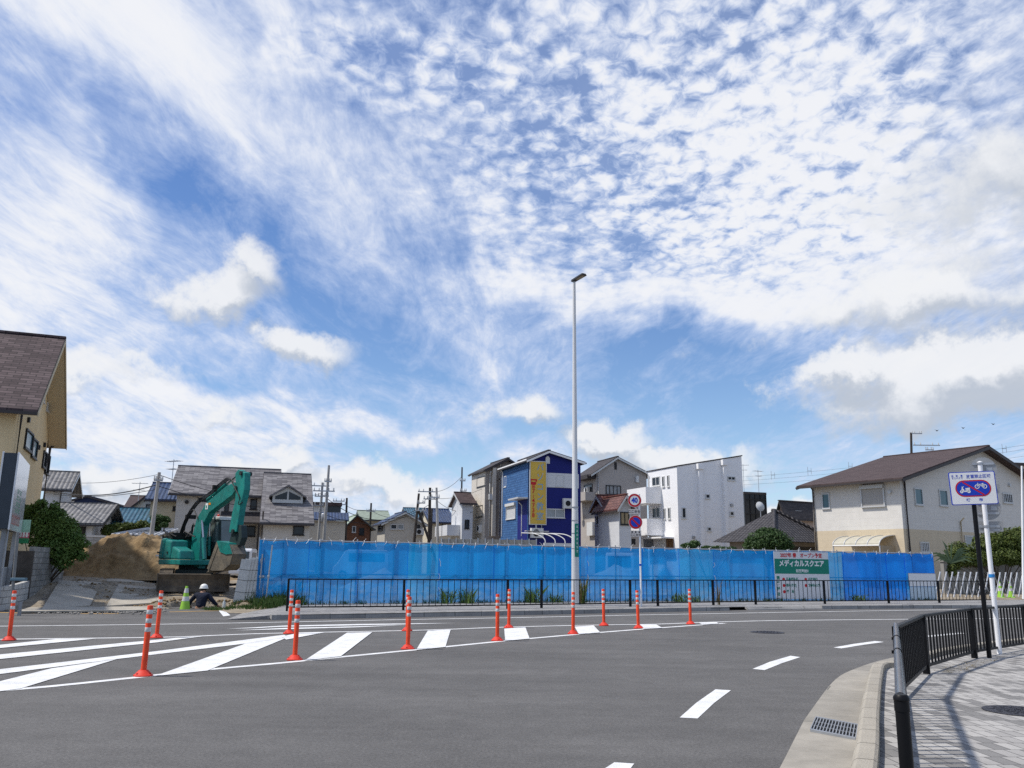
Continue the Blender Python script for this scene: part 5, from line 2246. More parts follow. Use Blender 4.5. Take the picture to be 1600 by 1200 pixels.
for x, y in ((59, 699), (68, 695), (43, 656)):
    a, z = H.pt('E', x, y)
    H.fbox(m1, 'E', a - .1, a + .1, z - .1, z + .1, 0, .1)
m1.build('vent_cap', m_wframe, H.root)

# ---- slate-roofed house behind the excavator
m_cream8 = siding('cream grey siding', (.53, .50, .45), .4)
H8 = House('house', 'wide pale house with a mottled slate roof behind the excavator', 277, 769.5, 62, None, 426, 16, .3, 9.5)
zr = P(350, 735, 62 + 6).z - H8.C.z
H8.walls(m_cream8, 'u', zr)
H8.roof(m_roofslate, 'u', zr, eave=.5, gab=.55, th=.16, trim=m_cream)
for r_ in ((391, 780, 401.5, 796), (351, 781, 358, 800), (336, 793.5, 341.5, 799)):
    H8.win('R', *r_)
H8.win('R', 383, 822, 399, 838)
m1 = MB()
a0, a1, z0, z1 = H8.rect('R', 345, 802, 412, 820)
m1.loft([H8.loc('R', a0, z1, 0), H8.loc('R', a1, z1, 0), H8.loc('R', a1, z0, 1.8), H8.loc('R', a0, z0, 1.8)],
        [H8.loc('R', a0, z1 + .12, 0), H8.loc('R', a1, z1 + .12, 0), H8.loc('R', a1, z0 + .12, 1.85), H8.loc('R', a0, z0 + .12, 1.85)])
m1.build('porch_roof', m_roofdark, H8.root)
m1 = MB()
for a in (a0 + .2, (a0 + a1) / 2, a1 - .3):
    H8.fbox(m1, 'R', a - .07, a + .07, 0, z0, 1.55, 1.69)
m1.build('porch_post', m_wframe, H8.root)
m1 = MB()
a, z = H8.pt('R', 292, 784.5)
m1.tube([H8.loc('R', a, z, 0), H8.loc('R', a, z, .1)], .14, 10)
m1.build('vent_cap', m_wframe, H8.root)

H8b = House('house_wing', 'low eaved slate roofed wing with a gabled dormer beside the wide pale house', 412, 815, 58, None, 484.5, 16, .3, 16, cat='house')
zr = P(450, 744, 58 + 8.5).z - H8b.C.z
H8b.walls(m_cream8, 'u', zr)
H8b.roof(m_roofslate, 'u', zr, eave=.45, gab=.25, th=.16, trim=m_gutter)
H8b.win('R', 458, 822, 475, 836)
H8b.pipe('R', 411, 805, 838, m_gutter)
# dormer
q = P(449, 790, 60.8) - H8b.C
du, dv_ = q.dot(H8b.u), q.dot(H8b.v)
zb_ = P(449, 786, 60.8).z - H8b.C.z
zt_ = P(449, 761, 60.8).z - H8b.C.z
w2 = 1.05
m1 = MB()
ze = zb_ + (zt_ - zb_) * .45
m1.ext([(du - w2, zb_), (du + w2, zb_), (du + w2, ze), (du, zt_), (du - w2, ze)], dv_, dv_ + 3)
dm = m1.build('dormer', m_cream, H8b.root)
m1 = MB()
for sg in (-1, 1):
    m1.ext([(du, zt_ + .02), (du + sg * (w2 + .25), ze - .16), (du + sg * (w2 + .25), ze - .04), (du, zt_ + .16)], dv_ - .25, dv_ + 3)
m1.build('dormer_roof', m_roofslate, dm)
m1 = MB()
for sg in (-1, 1):
    x0, x1 = sorted((du + sg * .06, du + sg * (w2 - .17)))
    zz0 = zb_ + .25
    zi, zo = zt_ - .32, ze - .06
    if sg < 0:
        m1.ext([(x0, zz0), (x1, zz0), (x1, zi), (x0, zo)], dv_ - .02, dv_ - .008)
    else:
        m1.ext([(x0, zz0), (x1, zz0), (x1, zo), (x0, zi)], dv_ - .02, dv_ - .008)
m1.build('dormer_window', m_pane, dm)

# ---- cream house with navy tiles
m_cream7 = siding('yellow cream stucco', (.55, .49, .36), 2.0)
H7 = House('house', 'yellow cream house with a navy tile roof behind the leaning grey pole', 236, 780, 66, None, 281, 16, .3, 7)
zr = P(258, 759, 66 + 4).z - H7.C.z
H7.walls(m_cream7, 'u', zr)
H7.roof(m_kawara_n, 'u', zr, eave=.5, gab=.4, th=.2)
H7.win('R', 270, 791, 280, 798)
H7.win('R', 243, 812, 252, 826)
H6 = House('house', 'small white gabled house with a brown roof beside the yellow cream house', 205, 795, 72, None, 240, 16, .3, 9)
a, z = H6.pt('R', 236, 772)
H6.walls(mat('white stucco', (.60, .59, .56), .85, var=.08, vs=1), 'v', z, .8)
H6.roof(m_roofbrown, 'v', z, .8, eave=.35, gab=.3, th=.16)
H6.win('R', 228, 788, 238, 796, pane=m_pane_l)
H6b = House('house', 'brown roofed house showing only its roof behind the small white gabled house', 197, 796, 84, None, 228, 16, .3, 8)
H6b.walls(mat('dull brown wall', (.22, .17, .13), .85, var=.1, vs=1), 'u', H6b.he + 1.5)
H6b.roof(m_roofbrown, 'u', H6b.he + 1.5, eave=.4, gab=.3)
antenna(*P(217, 772, 84)[:2], P(217, 772, 84).z - 1.2, 2.4, 'thin roof antenna above the brown roofed house by the cream house')
antenna(*P(268, 758, 69)[:2], P(268, 758, 69).z - .3, 2.4, 'tall roof antenna above the navy tile roof')

# ---- blue tile roof house, shed, grey tile house, white gabled house, navy hall
H4 = House('house', 'low house with a long turquoise blue tile roof behind the soil heap', 165, 821, 64, None, 236, 14, .3, 6)
zr = P(198, 797, 67).z - H4.C.z
H4.walls(mat('dark timber wall', (.10, .07, .05), .85, var=.2, vs=3), 'u', zr)
H4.roof(m_kawara_b, 'u', zr, eave=.4, gab=.3, th=.18, trim=m_kawara_r)
H4.win('R', 190, 825, 205, 836)
m_ribbed = brickmat('ribbed metal roof', [(0, (.62, .64, .66)), (1, (.70, .71, .73))], (.22, .23, .25), 1.1, 30, .07, .4, off=0, var=.05)
H5 = House('shed', 'low shed with a ribbed white metal roof behind the soil heap', 180, 836, 54, None, 249, 12, .3, 3.2, cat='shed')
m1 = MB()
m1.box(0, H5.Lu, 0, H5.Lv, 0, H5.he - .03)
m1.build('wall', m_wframe_w, H5.root)
m1 = MB()
zr = P(225, 826, 56.5).z - H5.C.z
m1.loft([(-.2, -.2, H5.he), (H5.Lu, -.2, H5.he), (H5.Lu + .6, H5.Lv, zr), (1.2, H5.Lv, zr)], [(-.2, -.2, H5.he + .08), (H5.Lu, -.2, H5.he + .08), (H5.Lu + .6, H5.Lv, zr + .08), (1.2, H5.Lv, zr + .08)])
m1.build('roof', m_ribbed, H5.root)
m1 = MB()
for i in range(8):
    f = (i + .5) / 8
    a_, b_ = Vector((-.2 + (H5.Lu + .2) * f, -.2, H5.he + .09)), Vector((1.2 + (H5.Lu - .6) * f, H5.Lv, zr + .09))
    m1.tube([a_, b_], .05, 5)
m1.build('roof_ribs', m_galv, H5.root)
m_wht = siding('white boards', (.60, .61, .62), .3)
H3 = House('house', 'low white house with a grey tile roof beside the bush and the turquoise roof', 84, 817, 58, None, 145, 14, .3, 7.5)
zr = P(120, 790, 61.5).z - H3.C.z
H3.walls(m_wht, 'u', zr)
H3.roof(m_kawara_g, 'u', zr, eave=.5, gab=.75, th=.2)
H3.win('R', 122, 823, 134, 836)
m1 = MB()
a0 = H3.Lu
m1.box(a0 + .0, a0 + 3.2, .8, 6.0, 1.9, 2.05)
for x in (a0 + .9, a0 + 3.0):
    for y in (1.0, 5.8):
        m1.box(x - .07, x + .07, y - .07, y + .07, 0, 1.9)
m1.build('carport', m_wframe, H3.root)
H1 = House('house', 'white gabled house with grey roof tiles right behind the tan building', 70, 763, 63, None, 97.5, 20, .3, 5.5)
zr = P(88, 740, 65.5).z - H1.C.z
H1.walls(m_wht, 'u', zr)
H1.roof(m_kawara_g, 'u', zr, eave=.45, gab=.7, th=.2, trim=m_wframe_w)
H1.pipe('R', 96, 768, 800, m_gutter)
H2 = House('warehouse', 'long navy hall with a low gable roof on the skyline beside the tan building', 96, 786, 95, None, 182, 12, .3, 14, cat='warehouse')
m_navyw = siding('navy cladding', (.012, .022, .065), .5)
zr2 = P(133, 775.5, 95).z - H2.C.z
H2.walls(m_navyw, 'v', zr2, .45)
H2.roof(m_navyw, 'v', zr2, .45, eave=.2, gab=.2, th=.12)
H2.panel('loading_door', 'R', 98, 782.5, 116, 788, m_wht, .06)

# white garden wall behind the heap
q0, q1 = P(118, 838.5, 53), P(262, 840, 55)
gw = thing('garden_wall', 'long pale block wall behind the soil heap and shed', 'wall', (q0.x, q0.y, .3), math.atan2(q1.y - q0.y, q1.x - q0.x))
m_blocks = brickmat('concrete block', [(0, (.36, .355, .34)), (1, (.30, .295, .28))], (.2, .2, .19), .4, .2, .012, .9, var=.18)
m1 = MB()
m1.box(-9, (q1 - q0).length + 2, 0, .15, 0, q0.z - .3)
m1.build('blocks', m_blocks, gw)
m1 = MB()
m1.box(-9, (q1 - q0).length + 2, -.03, .18, q0.z - .3, q0.z - .2)
m1.build('coping', m_wframe_w, gw)

# ---- middle distance houses
Ha = House('house', 'cream block house with a strip of navy tiles, beyond the dormer wing', 484, 813, 80, None, 540, 14, .3, 8)
m_cream9 = siding('plain cream', (.50, .46, .38), 3)
Ha.walls(m_cream9)
m1 = MB()
zt = P(512, 802, 81).z - Ha.C.z
m1.loft([(-.3, -.4, Ha.he), (Ha.Lu + .3, -.4, Ha.he), (Ha.Lu + .3, 1.2, zt), (-.3, 1.2, zt)], [(-.3, -.4, Ha.he + .12), (Ha.Lu + .3, -.4, Ha.he + .12), (Ha.Lu + .3, 1.2, zt + .12), (-.3, 1.2, zt + .12)])
m1.build('roof', m_kawara_n, Ha.root)
m1 = MB()
z9 = P(506, 787, 86).z - Ha.C.z
m1.box(.2, Ha.Lu * .78, 4, 9, Ha.he - .5, z9 - .35)
m1.build('upper_wall', m_wht, Ha.root)
m1 = MB()
m1.box(-.3, Ha.Lu * .78 + .5, 3.5, 9.5, z9 - .33, z9)
m1.build('upper_roof', m_roofbrown, Ha.root)
m1 = MB()
m1.box(1.5, 3.0, 3.9, 3.998, Ha.he + .8, Ha.he + 1.7)
m1.build('upper_window', m_pane, Ha.root)
Hb = House('house', 'brown timber house with a pale green gable roof in the middle distance', 541, 822, 92, None, 578, 18, .3, 8)
a, z = Hb.pt('R', 556, 806)
Hb.walls(mat('brown timber', (.16, .075, .045), .85, var=.3, vs=2, streak=6), 'v', z, .42)
Hb.roof(mat('pale green roof', (.30, .36, .28), .6, var=.15, vs=2), 'v', z, .42, eave=.5, gab=.5)
Hb.win('R', 550, 822, 556, 832, m_wframe_w)
Hb.win('R', 561, 825, 569, 836)
Hc = House('house', 'cream gabled house with a wide low gable facing the street in the middle distance', 602, 817, 84, 590, 661, 20, .3)
a, z = Hc.pt('R', 632, 802)
Hc.walls(siding('beige boards', (.50, .47, .41), .4), 'v', z)
Hc.roof(m_kawara_n, 'v', z, eave=.45, gab=.35, th=.16, trim=m_cream)
Hc.win('R', 610, 819, 620, 827, m_wframe_w, m_pane)
Hc.win('R', 621, 819, 631, 827, m_wframe_w, m_pane_l)
Hc.win('L', 592, 821, 598, 829)
Hc.win('R', 648, 820, 656, 826)
Hc2 = House('house', 'small house with a faded green roof between the brown timber and cream gabled houses', 566, 812, 104, None, 606, 14, .3, 8)
Hc2.walls(m_cream9, 'u', Hc2.he + 1.2)
Hc2.roof(mat('faded green roof', (.24, .28, .22), .7, var=.2, vs=2), 'u', Hc2.he + 1.2)
Hd = House('house', 'cream house with a bright navy roof behind the dark utility poles', 673, 816, 98, None, 708, 16, .3, 8)
Hd.walls(siding('warm cream', (.58, .52, .40), .5), 'u', Hd.he + 1.6)
Hd.roof(m_kawara_n, 'u', Hd.he + 1.6, eave=.4, gab=.3, th=.2)
Hd.win('R', 688, 820, 697, 830)
Hd2 = House('house', 'pale house with a grey blue roof farther back between two gabled houses', 640, 812, 112, None, 676, 16, .3, 8)
Hd2.walls(m_wht, 'u', Hd2.he + 1.6)
Hd2.roof(m_kawara_b, 'u', Hd2.he + 1.6, eave=.4, gab=.3, th=.2)
He = House('house', 'narrow white house with a small red brown roof beside the three storey cream house', 722.5, 786, 76, 706, 739, 18, .2)
zr = P(730, 772, 78).z - He.C.z
He.walls(m_wht, 'u', zr)
He.roof(m_roofbrown, 'u', zr, eave=.3, gab=.3, th=.14, trim=m_wframe_w)
He.panel('balcony', 'L', 699, 822, 719, 838, m_wht, 1.2)
He.win('R', 726, 812, 733, 826)

# ---- three-storey cream and brown house
m_cr14 = siding('cream tile siding', (.62, .57, .49), .5)
m_br14 = siding('taupe siding', (.36, .315, .27), .5)
Hf = House('house', 'three storey cream and taupe house beside the blue house', 759, 735, 76, 738, 822, 20, .2)
a, z = Hf.pt('R', 799, 719)
Hf.walls(m_br14, 'v', z, .52)
m1 = MB()
Hf.fbox(m1, 'L', .0, Hf.Lv, 0, Hf.he - .05, .001, .05)
m1.build('cream_wall', m_cr14, Hf.root)
Hf.roof(m_roofdark, 'v', z, .52, eave=.22, gab=.4, trim=m_gutter)
Hf.win('L', 746, 745, 758.5, 760.5)
Hf.win('L', 744.5, 790, 755, 808)
Hf.panel('pilaster', 'R', 767.5, 731, 773, 838, m_cr14, .35)
Hf.pipe('R', 765, 742, 838, m_pvc, .06)
Hf.panel('duct_box', 'R', 763, 772, 768.5, 781, m_pvc, .3)
# ---- blue house
m_navy15 = siding('shaded navy siding', (.008, .014, .15), .45)  # navy tone has the shade of the gable side put into it
m_blue15 = brickmat('lit blue brick siding', [(0, (.035, .105, .25)), (1, (.055, .145, .32))], (.02, .06, .16), .5, .2, .02, .8, var=.14)  # lighter blue has the sunlit tone of the other side put into it
Hg = House('house', 'three storey blue house with white trim, darker on its shaded side', 826.5, 719.5, 68, 785, 907, 17.6, .2)
a, z = Hg.pt('R', 856, 707)
f_ = a / Hg.Lu
Hg.walls(m_navy15, 'v', z, f_)
Hg.roof(m_roofdark, 'v', z, f_, eave=.3, gab=.35, th=.14, trim=m_whitep)
m1 = MB()
Hg.fbox(m1, 'L', .0, Hg.Lv, 0, Hg.he - .02, .001, .06)
m1.build('lit_blue_wall', m_blue15, Hg.root)
m1 = MB()
m1.box(-.36, -.31, -.35, Hg.Lv + .35, Hg.he - .10, Hg.he + .08)
m1.build('fascia', m_whitep, Hg.root)
Hg.panel('white_band', 'R', 841, 739.5, 904, 762, m_wht, .05)
Hg.win('R', 868.5, 742, 881, 760, m_wframe_w, m_pane_l, 1)
Hg.win('R', 853, 795, 882, 809, m_pvc, m_pane_l, 1)
a0, a1, z0, z1 = Hg.rect('R', 852, 713, 858.5, 724.5)
m1 = MB()
m1.ext([(a0, z0), (a1, z0), (a1, z1 - .15), (a1 - .12, z1), (a0 + .12, z1), (a0, z1 - .15)], -.10, .0)
m1.build('gable_vent', m_pvc, Hg.root)
Hg.win('L', 788.5, 744, 792, 761, m_pvc, m_pane_l)
Hg.shutter('L', 792.5, 786.5, 807, 810.5, m_pvc, m_pvc)
a0, a1, z0, z1 = Hg.rect('L', 810, 781, 825, 839)
m1 = MB()
Hg.fbox(m1, 'L', a0, a1, 0, z1, .061, .075)
m1.build('recess_shade_panel', m_navy15, Hg.root)  # flat navy panel, its dark tone stands in for the doorway's shade
m1 = MB()
Hg.fbox(m1, 'L', a0 - .1, a1 + .1, z1, z1 + .12, .06, .9)
m1.build('door_hood', m_wframe_w, Hg.root)
Hg.pipe('L', 787, 738, 838, m_pvc, .06)
Hg.pipe('L', 817, 790, 838, m_pvc, .05)
a, z = Hg.pt('R', 837, 833)
m1 = MB()
Hg.fbox(m1, 'R', a - .5, a + .5, z - .38, z + .38, .1, .45)
Hg.fbox(m1, 'R', a - .95, a + .95, z + .12, z + .17, .05, .5)
Hg.fbox(m1, 'R', a - .05, a + .05, z + .38, z + 1.2, .02, .12)
ac = m1.build('air_conditioner', m_pvc, Hg.root)
m1 = MB()
m1.lathe([(.28, 0), (.28, .02)], 16, (0, 0, 0), 0, Matrix.Translation(Hg.loc('R', a - .1, z, .45)) @ RX)
m1.build('fan_grille', m_dark, ac)
# banner on the shaded navy gable
a0, a1, z0, z1 = Hg.rect('R', 827.2, 722, 851.5, 819)
bn = thing('banner', 'tall yellow vertical banner with blue and red lettering on the blue house', 'banner', Hg.C, Hg.phi)
m_yel = mat('yellow board', (.62, .42, .07), .55, var=.08, vs=1)
m_ltblue = mat('pale blue lettering', (.20, .36, .50), .5)
m1 = MB()
Hg.fbox(m1, 'R', a0, a1, z0, z1, .12, .22)
m1.build('board', m_yel, bn)
m1 = MB()
for q in ((a0 - .06, a0, z0 - .06, z1 + .06), (a1, a1 + .06, z0 - .06, z1 + .06), (a0, a1, z1, z1 + .06), (a0, a1, z0 - .06, z0)):
    Hg.fbox(m1, 'R', *q, .12, .235)
m1.build('frame', m_wframe_w, bn)
hh = z1 - z0
n_l = 7
for i, ch in enumerate('パソコン教室'):
    text('lettering', ch, hh * .135, m_ltblue, bn, (a0 + (a1 - a0) * .63, -.226, z1 - hh * (.095 + .158 * i)), (1, 0, 0), (0, 0, 1), .007, xs=.95)
zc = z1 - hh * .325
xc = a0 + (a1 - a0) * .20
m1 = MB()      # telephone symbol
for x0, x1, zz0, zz1 in ((-.30, .30, .10, .20), (-.30, -.18, .0, .10), (.18, .30, .0, .10), (-.22, .22, -.24, -.02)):
    m1.box(xc + x0, xc + x1, -.228, -.2255, zc + zz0, zc + zz1)
m1.build('telephone_symbol', m_redp, bn)
for i, ch in enumerate(' 87-4738'):
    if ch == ' ':
        continue
    text('lettering', '|' if ch == '-' else ch, hh * (.092 if ch != '-' else .05), m_redp, bn, (a0 + (a1 - a0) * .20, -.226, z1 - hh * (.325 + .077 * i)), (1, 0, 0), (0, 0, 1), .012)
# white hoop carport beside it
q = P(872, 846, 61)
cp_ = thing('carport', 'white hooped carport in front of the blue house', 'carport', (P(852, 846, 61).x, 61, .2), R(17))
W_ = (P(895, 846, 62) - P(852, 846, 61)).length
zt = P(872, 834, 61).z - .2
m1 = MB()
for i in range(4):
    x = W_ * i / 3
    m1.tube(smooth_path([(x, 0, zt - .75), (x - .05, .1, zt - .35), (x - .5, .8, zt), (x - 1.0, 2.4, zt + .1)], 4), .035, 6)
    m1.tube([(x, 0, 0), (x, 0, zt - .75)], .06, 6)
m1.build('hoops', m_pvc, cp_, smooth=50)
m1 = MB()
m1.box(-.1, W_ + .1, -.1, .1, zt - .85, zt - .65)
m1.build('beam', m_pvc, cp_)
m1 = MB()
for i in range(6):
    m1.box(W_ * i / 6 + .04, W_ * (i + 1) / 6 - .04, .2, .24, 0, zt - .9)
m1.build('panel', m_pane_l, cp_)
# grey fence on the slope under the blue house
q0, q1 = P(690, 842, 60), P(838, 846, 60)
bw = thing('boundary_fence', 'low grey panel fence below the blue and cream houses', 'fence', (q0.x, q0.y, .1), math.atan2(q1.y - q0.y, q1.x - q0.x))
m1 = MB()
L_ = (q1 - q0).length
m1.box(0, L_, 0, .12, 0, q0.z - .1)
m1.build('panels', siding('grey panels', (.27, .27, .25), .3), bw)
m1 = MB()
for i in range(14):
    m1.box(L_ * i / 13 - .04, L_ * i / 13 + .04, -.06, -.002, 0, q0.z - .02)
m1.build('posts', m_galv, bw)

# ---- beige three-storey gable house
m_be16 = siding('taupe beige siding', (.40, .365, .33), .5)
Hh = House('house', 'three storey taupe gabled house with dark barred window behind the red tile house', 932, 737, 82, 907, 1010, 18, .2)
a, z = Hh.pt('R', 963, 716.5)
f_ = a / Hh.Lu
Hh.walls(m_be16, 'v', z, f_)
Hh.roof(m_roofdark, 'v', z, f_, eave=.7, gab=.35, th=.16, trim=m_cream)
Hh.win('R', 946.5, 758.5, 970, 773, m_wframe, m_pane_l, 3)
Hh.panel('gable_vent', 'R', 960, 722.5, 963.5, 733.5, m_wframe, .06)
Hh.panel('vent_cover', 'R', 992.5, 744, 996.5, 754, m_pvc, .25)
Hh.panel('balcony', 'L', 909, 771, 931, 784, m_be16, 1.1)
Hh.win('L', 913, 757, 926, 769)
Hh.panel('awning', 'L', 912, 744, 931, 750, m_roofdark, .9)
Hh.panel('lower_wall_panel', 'L', 921, 816, 930, 837, m_pvc, .3)
m1 = MB()
a, z = Hh.pt('L', 911, 805)
m1.lathe([(.34, 0), (.34, .06)], 14, (0, 0, 0), 0, Matrix.Translation(Hh.loc('L', a, z, .5)) @ Matrix.Rotation(-PI / 2, 4, 'Y'))
m1.build('satellite_dish', m_pvc, Hh.root)
# curved white street light arm seen beyond the pole
# ---- red tile house
Hi = House('house', 'small white house with rounded red roof tiles in front of the taupe gabled house', 947, 793, 70, 929, 972, 18, .2)
zr = P(952, 779, 72).z - Hi.C.z
Hi.walls(m_wht, 'u', zr, .5)
Hi.roof(m_kawara_r, 'u', zr, eave=.4, gab=.35, th=.22, trim=m_wframe_w)
Hi.win('L', 932, 805, 942, 820, m_wframe_w)
Hi.panel('recess_shade_panel', 'R', 950, 800, 968, 840, m_wframe, .03)  # flat dark panel, the recess shade is put into its colour
Hi.panel('door', 'R', 959, 801, 967, 834, mat('dark red door', (.07, .015, .012), .5), .06)
Hi.panel('awning', 'R', 944, 842, 982, 851, m_wframe, 1.3)
Hi2 = House('house_porch', 'small white gabled porch house with red tiles beside the round 40 sign', 967, 790, 67, None, 985.5, 18, .2, 4, cat='house')
a, z = Hi2.pt('R', 975, 777)
Hi2.walls(m_wht, 'v', z, .45)
Hi2.roof(m_kawara_r, 'v', z, .45, eave=.35, gab=.5, th=.22, trim=m_wframe_w)
Hi2.win('R', 969, 800, 983, 820, m_wframe, mat('straw blind', (.34, .27, .16), .7, var=.2, vs=4), 1)

# ---- white modern house
m_w18 = brickmat('white siding', [(0, (.80, .795, .79)), (1, (.82, .815, .81))], (.74, .735, .73), 3.03, .9, .008, rough=.7, off=0, bump=.12, var=.03)
Hj = House('house', 'modern white three storey house with a single slope roof and corner balconies', 1057.5, 729, 70, 1012, 1159.5, 21, .15)
a, z = Hj.pt('R', 1158.5, 713)
Hj.walls(m_w18, 'mono', z)
Hj.flat_roof(m_gutter, .09, .06, z)
m_duct = m_pvc
for r_ in ((1136.5, 744.5, 1148.5, 750.5),):
    Hj.win('R', *r_, m_pvc, m_pane, 1)
for r_ in ((1102, 772, 1109, 779), (1065, 793, 1071.5, 810), (1105, 823.5, 1111, 830), (1140, 799, 1146.5, 806)):
    Hj.win('R', *r_, m_pvc, m_pane)
Hj.win('R', 1150.5, 848, 1161, 856, m_pvc, m_pane_l, 2)
for x0, x1 in ((1088.5, 1094), (1127, 1131.5)):
    a0, z1 = Hj.pt('R', x0, 724)
    a1, _ = Hj.pt('R', x1, 724)
    zt = Hj.he + (z - Hj.he) * (a0 / Hj.Lu)
    m1 = MB()
    Hj.fbox(m1, 'R', a0, a1, 0, zt - .1, .0, .30)
    Hj.fbox(m1, 'R', a0 - .12, a1 + .12, zt - .5, zt - .05, .0, .42)
    m1.build('pilaster', m_w18, Hj.root)
m1 = MB()
for x, y in ((1143, 789.5), (1155.5, 838.5), (1083.5, 840)):
    a, zz_ = Hj.pt('R', x, y)
    Hj.fbox(m1, 'R', a - .12, a + .12, zz_ - .12, zz_ + .12, 0, .1)
m1.build('vent_cap', m_galv, Hj.root)
Hj.win('L', 1019.5, 745, 1031.5, 759.5, m_pvc, m_pane, 1)
for r_ in ((1035, 744, 1038.7, 761), (1043, 742.5, 1046.2, 760.5), (1037, 794, 1040.3, 811), (1044.3, 793, 1048, 811)):
    Hj.win('L', *r_, m_pvc, m_pane)
Hj.win('L', 1020, 793, 1032, 809, m_pvc, m_pane, 1)
for (xa, y0, y1, nm) in ((1034, 762, 787, 1), (1036, 811, 837, 2)):
    s0 = Hj.pt('L', xa, (y0 + y1) / 2)[0]
    z1 = Hj.pt('L', xa, y0)[1]
    z0 = Hj.pt('L', xa, y1)[1]
    m1 = MB()
    o_ = 1.55
    s1 = Hj.Lv + 1.0
    Hj.fbox(m1, 'L', s0, s1, z0, z0 + .15, .0, o_)
    Hj.fbox(m1, 'L', s0, s0 + .12, z0 + .15, z1, .0, o_)
    Hj.fbox(m1, 'L', s0 + .12, s1, z0 + .15, z1, o_ - .12, o_)
    Hj.fbox(m1, 'L', s1 - .12, s1, z0 + .15, z1, .0, o_ - .12)
    m1.build('balcony', m_w18, Hj.root)
Hj.panel('garage_door', 'L', 1004, 842, 1021, 857, mat('grey garage door', (.16, .165, .17), .5), .06)
Hj.panel('wooden_door', 'L', 1041.5, 842, 1052.5, 857, m_wood, .06)
Hj.panel('entrance_canopy', 'L', 1021, 839.5, 1053, 842, m_w18, 1.2)

# small things hung on the walls
def ac_unit(Hs, face, px, py, w=.8, h=.6):
    a, z = Hs.pt(face, px, py)
    m1 = MB()
    Hs.fbox(m1, face, a - w / 2, a + w / 2, z - h / 2, z + h / 2, .06, .36)
    Hs.fbox(m1, face, a - w / 2 + .05, a - w / 2 + .1, z - h / 2 - .12, z - h / 2, .0, .36)
    Hs.fbox(m1, face, a + w / 2 - .1, a + w / 2 - .05, z - h / 2 - .12, z - h / 2, .0, .36)
    o = m1.build('air_conditioner', m_pvc, Hs.root)
    m1 = MB()
    ang_ = {'R': RX, 'L': Matrix.Rotation(-PI / 2, 4, 'Y'), 'E': Matrix.Rotation(PI / 2, 4, 'Y')}[face]
    m1.lathe([(.22, 0), (.22, .02)], 14, (0, 0, 0), 0, Matrix.Translation(Hs.loc(face, a - .1, z, .36)) @ ang_)
    m1.build('fan_grille', m_dark, o)


ac_unit(Hh, 'L', 920, 766)
ac_unit(Hg, 'R', 887, 787, 1.0, .8)
ac_unit(Hf, 'L', 752, 826)
ac_unit(Hc, 'R', 655, 831)
Hg.pipe('R', 846, 745, 838, m_pvc, .04)
Hh.pipe('R', 934, 742, 838, m_pvc, .05)
Hi.pipe('R', 948.5, 798, 846, m_wframe_w, .05)
Hj.pipe('L', 1014, 742, 762, m_pvc, .05)
Hf.pipe('R', 781, 728, 838, m_pvc, .05)
H7.pipe('R', 279, 784, 830, m_gutter, .05)

# ---- far dark block, hip roof house, pink house
Hk = House('office_block', 'dark glazed block far behind the hip roofed house', 1163, 772, 112, None, 1196, 18, .2, 10, cat='building')
Hk.walls(m_pane)
Hk.flat_roof(m_gutter, .3, .1)
m1 = MB()
for i in range(5):
    Hk.fbox(m1, 'R', Hk.Lu * i / 4 - .06, Hk.Lu * i / 4 + .06, 0, Hk.he, 0, .1)
for i in range(4):
    Hk.fbox(m1, 'R', 0, Hk.Lu, Hk.he * (.4 + .18 * i) - .06, Hk.he * (.4 + .18 * i) + .06, .1, .16)
m1.build('mullion', m_wframe, Hk.root)
for px, h, lb in ((1186, 3.2, 'many armed antenna on the dark glazed block'), (1163, 4, 'thin antenna at the edge of the white modern house')):
    q = P(px, 772, 113)
    antenna(q.x, q.y, q.z, h, lb)
c_ = P(1215, 830, 60)
Hl = House('house', 'low house with a wide charcoal tile hip roof beside the round clipped tree', 1207, 846, 60, 1140, 1285, 34, .15)
Hl.walls(mat('grey brown plaster', (.26, .23, .20), .85, var=.15, vs=1))  # walls in one mottled grey brown plaster
hz_ = P(1226, 801, 65).z - Hl.C.z
e = .9
m1 = MB()
A = [(-e, -e, Hl.he), (Hl.Lu + e, -e, Hl.he), (Hl.Lu + e, Hl.Lv + e, Hl.he), (-e, Hl.Lv + e, Hl.he)]
rA, rB = (Hl.Lu * .5, min(Hl.Lu, Hl.Lv) * .5, hz_), (Hl.Lu * .5, max(Hl.Lv - Hl.Lu * .5, Hl.Lv * .55), hz_)
m1.add(A + [rA, rB], [(0, 1, 4), (1, 2, 5, 4), (2, 3, 5), (3, 0, 4, 5), (3, 2, 1, 0)])
m1.build('roof', m_kawara_k, Hl.root)
m1 = MB()
for a, b in ((A[0], rA), (A[1], rA), (rA, rB)):
    m1.tube([Vector(a) + Vector((0, 0, .05)), Vector(b) + Vector((0, 0, .05))], .14, 6)
m1.build('ridge_cap', m_kawara_k, Hl.root)
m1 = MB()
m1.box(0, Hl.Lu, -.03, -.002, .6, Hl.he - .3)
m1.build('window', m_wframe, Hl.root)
q = P(1188, 792, 66)
sd_ = thing('satellite_dish', 'white satellite dish above the charcoal hip roof', 'dish', (q.x, q.y, q.z - 1.1))
m1 = MB()
m1.tube([(0, 0, -.6), (0, 0, 1.0)], .04, 6)
m1.build('mast', m_galv, sd_)
m1 = MB()
m1.lathe([(.02, .08), (.2, .04), (.38, -.05), (.38, -.07), (.02, .05)], 18, (0, -.1, 1.15), 0, Matrix.Rotation(R(75), 4, 'X') @ Matrix.Rotation(R(20), 4, 'Y'))
m1.build('dish', m_pvc, sd_, smooth=60)
Hm = House('house', 'small pinkish house with a dark gable roof far behind the clipped tree', 1226, 797, 84, 1218, 1272, 30, .2)
Hm.walls(siding('pink beige', (.45, .36, .31), .5), 'u', Hm.he + .8)
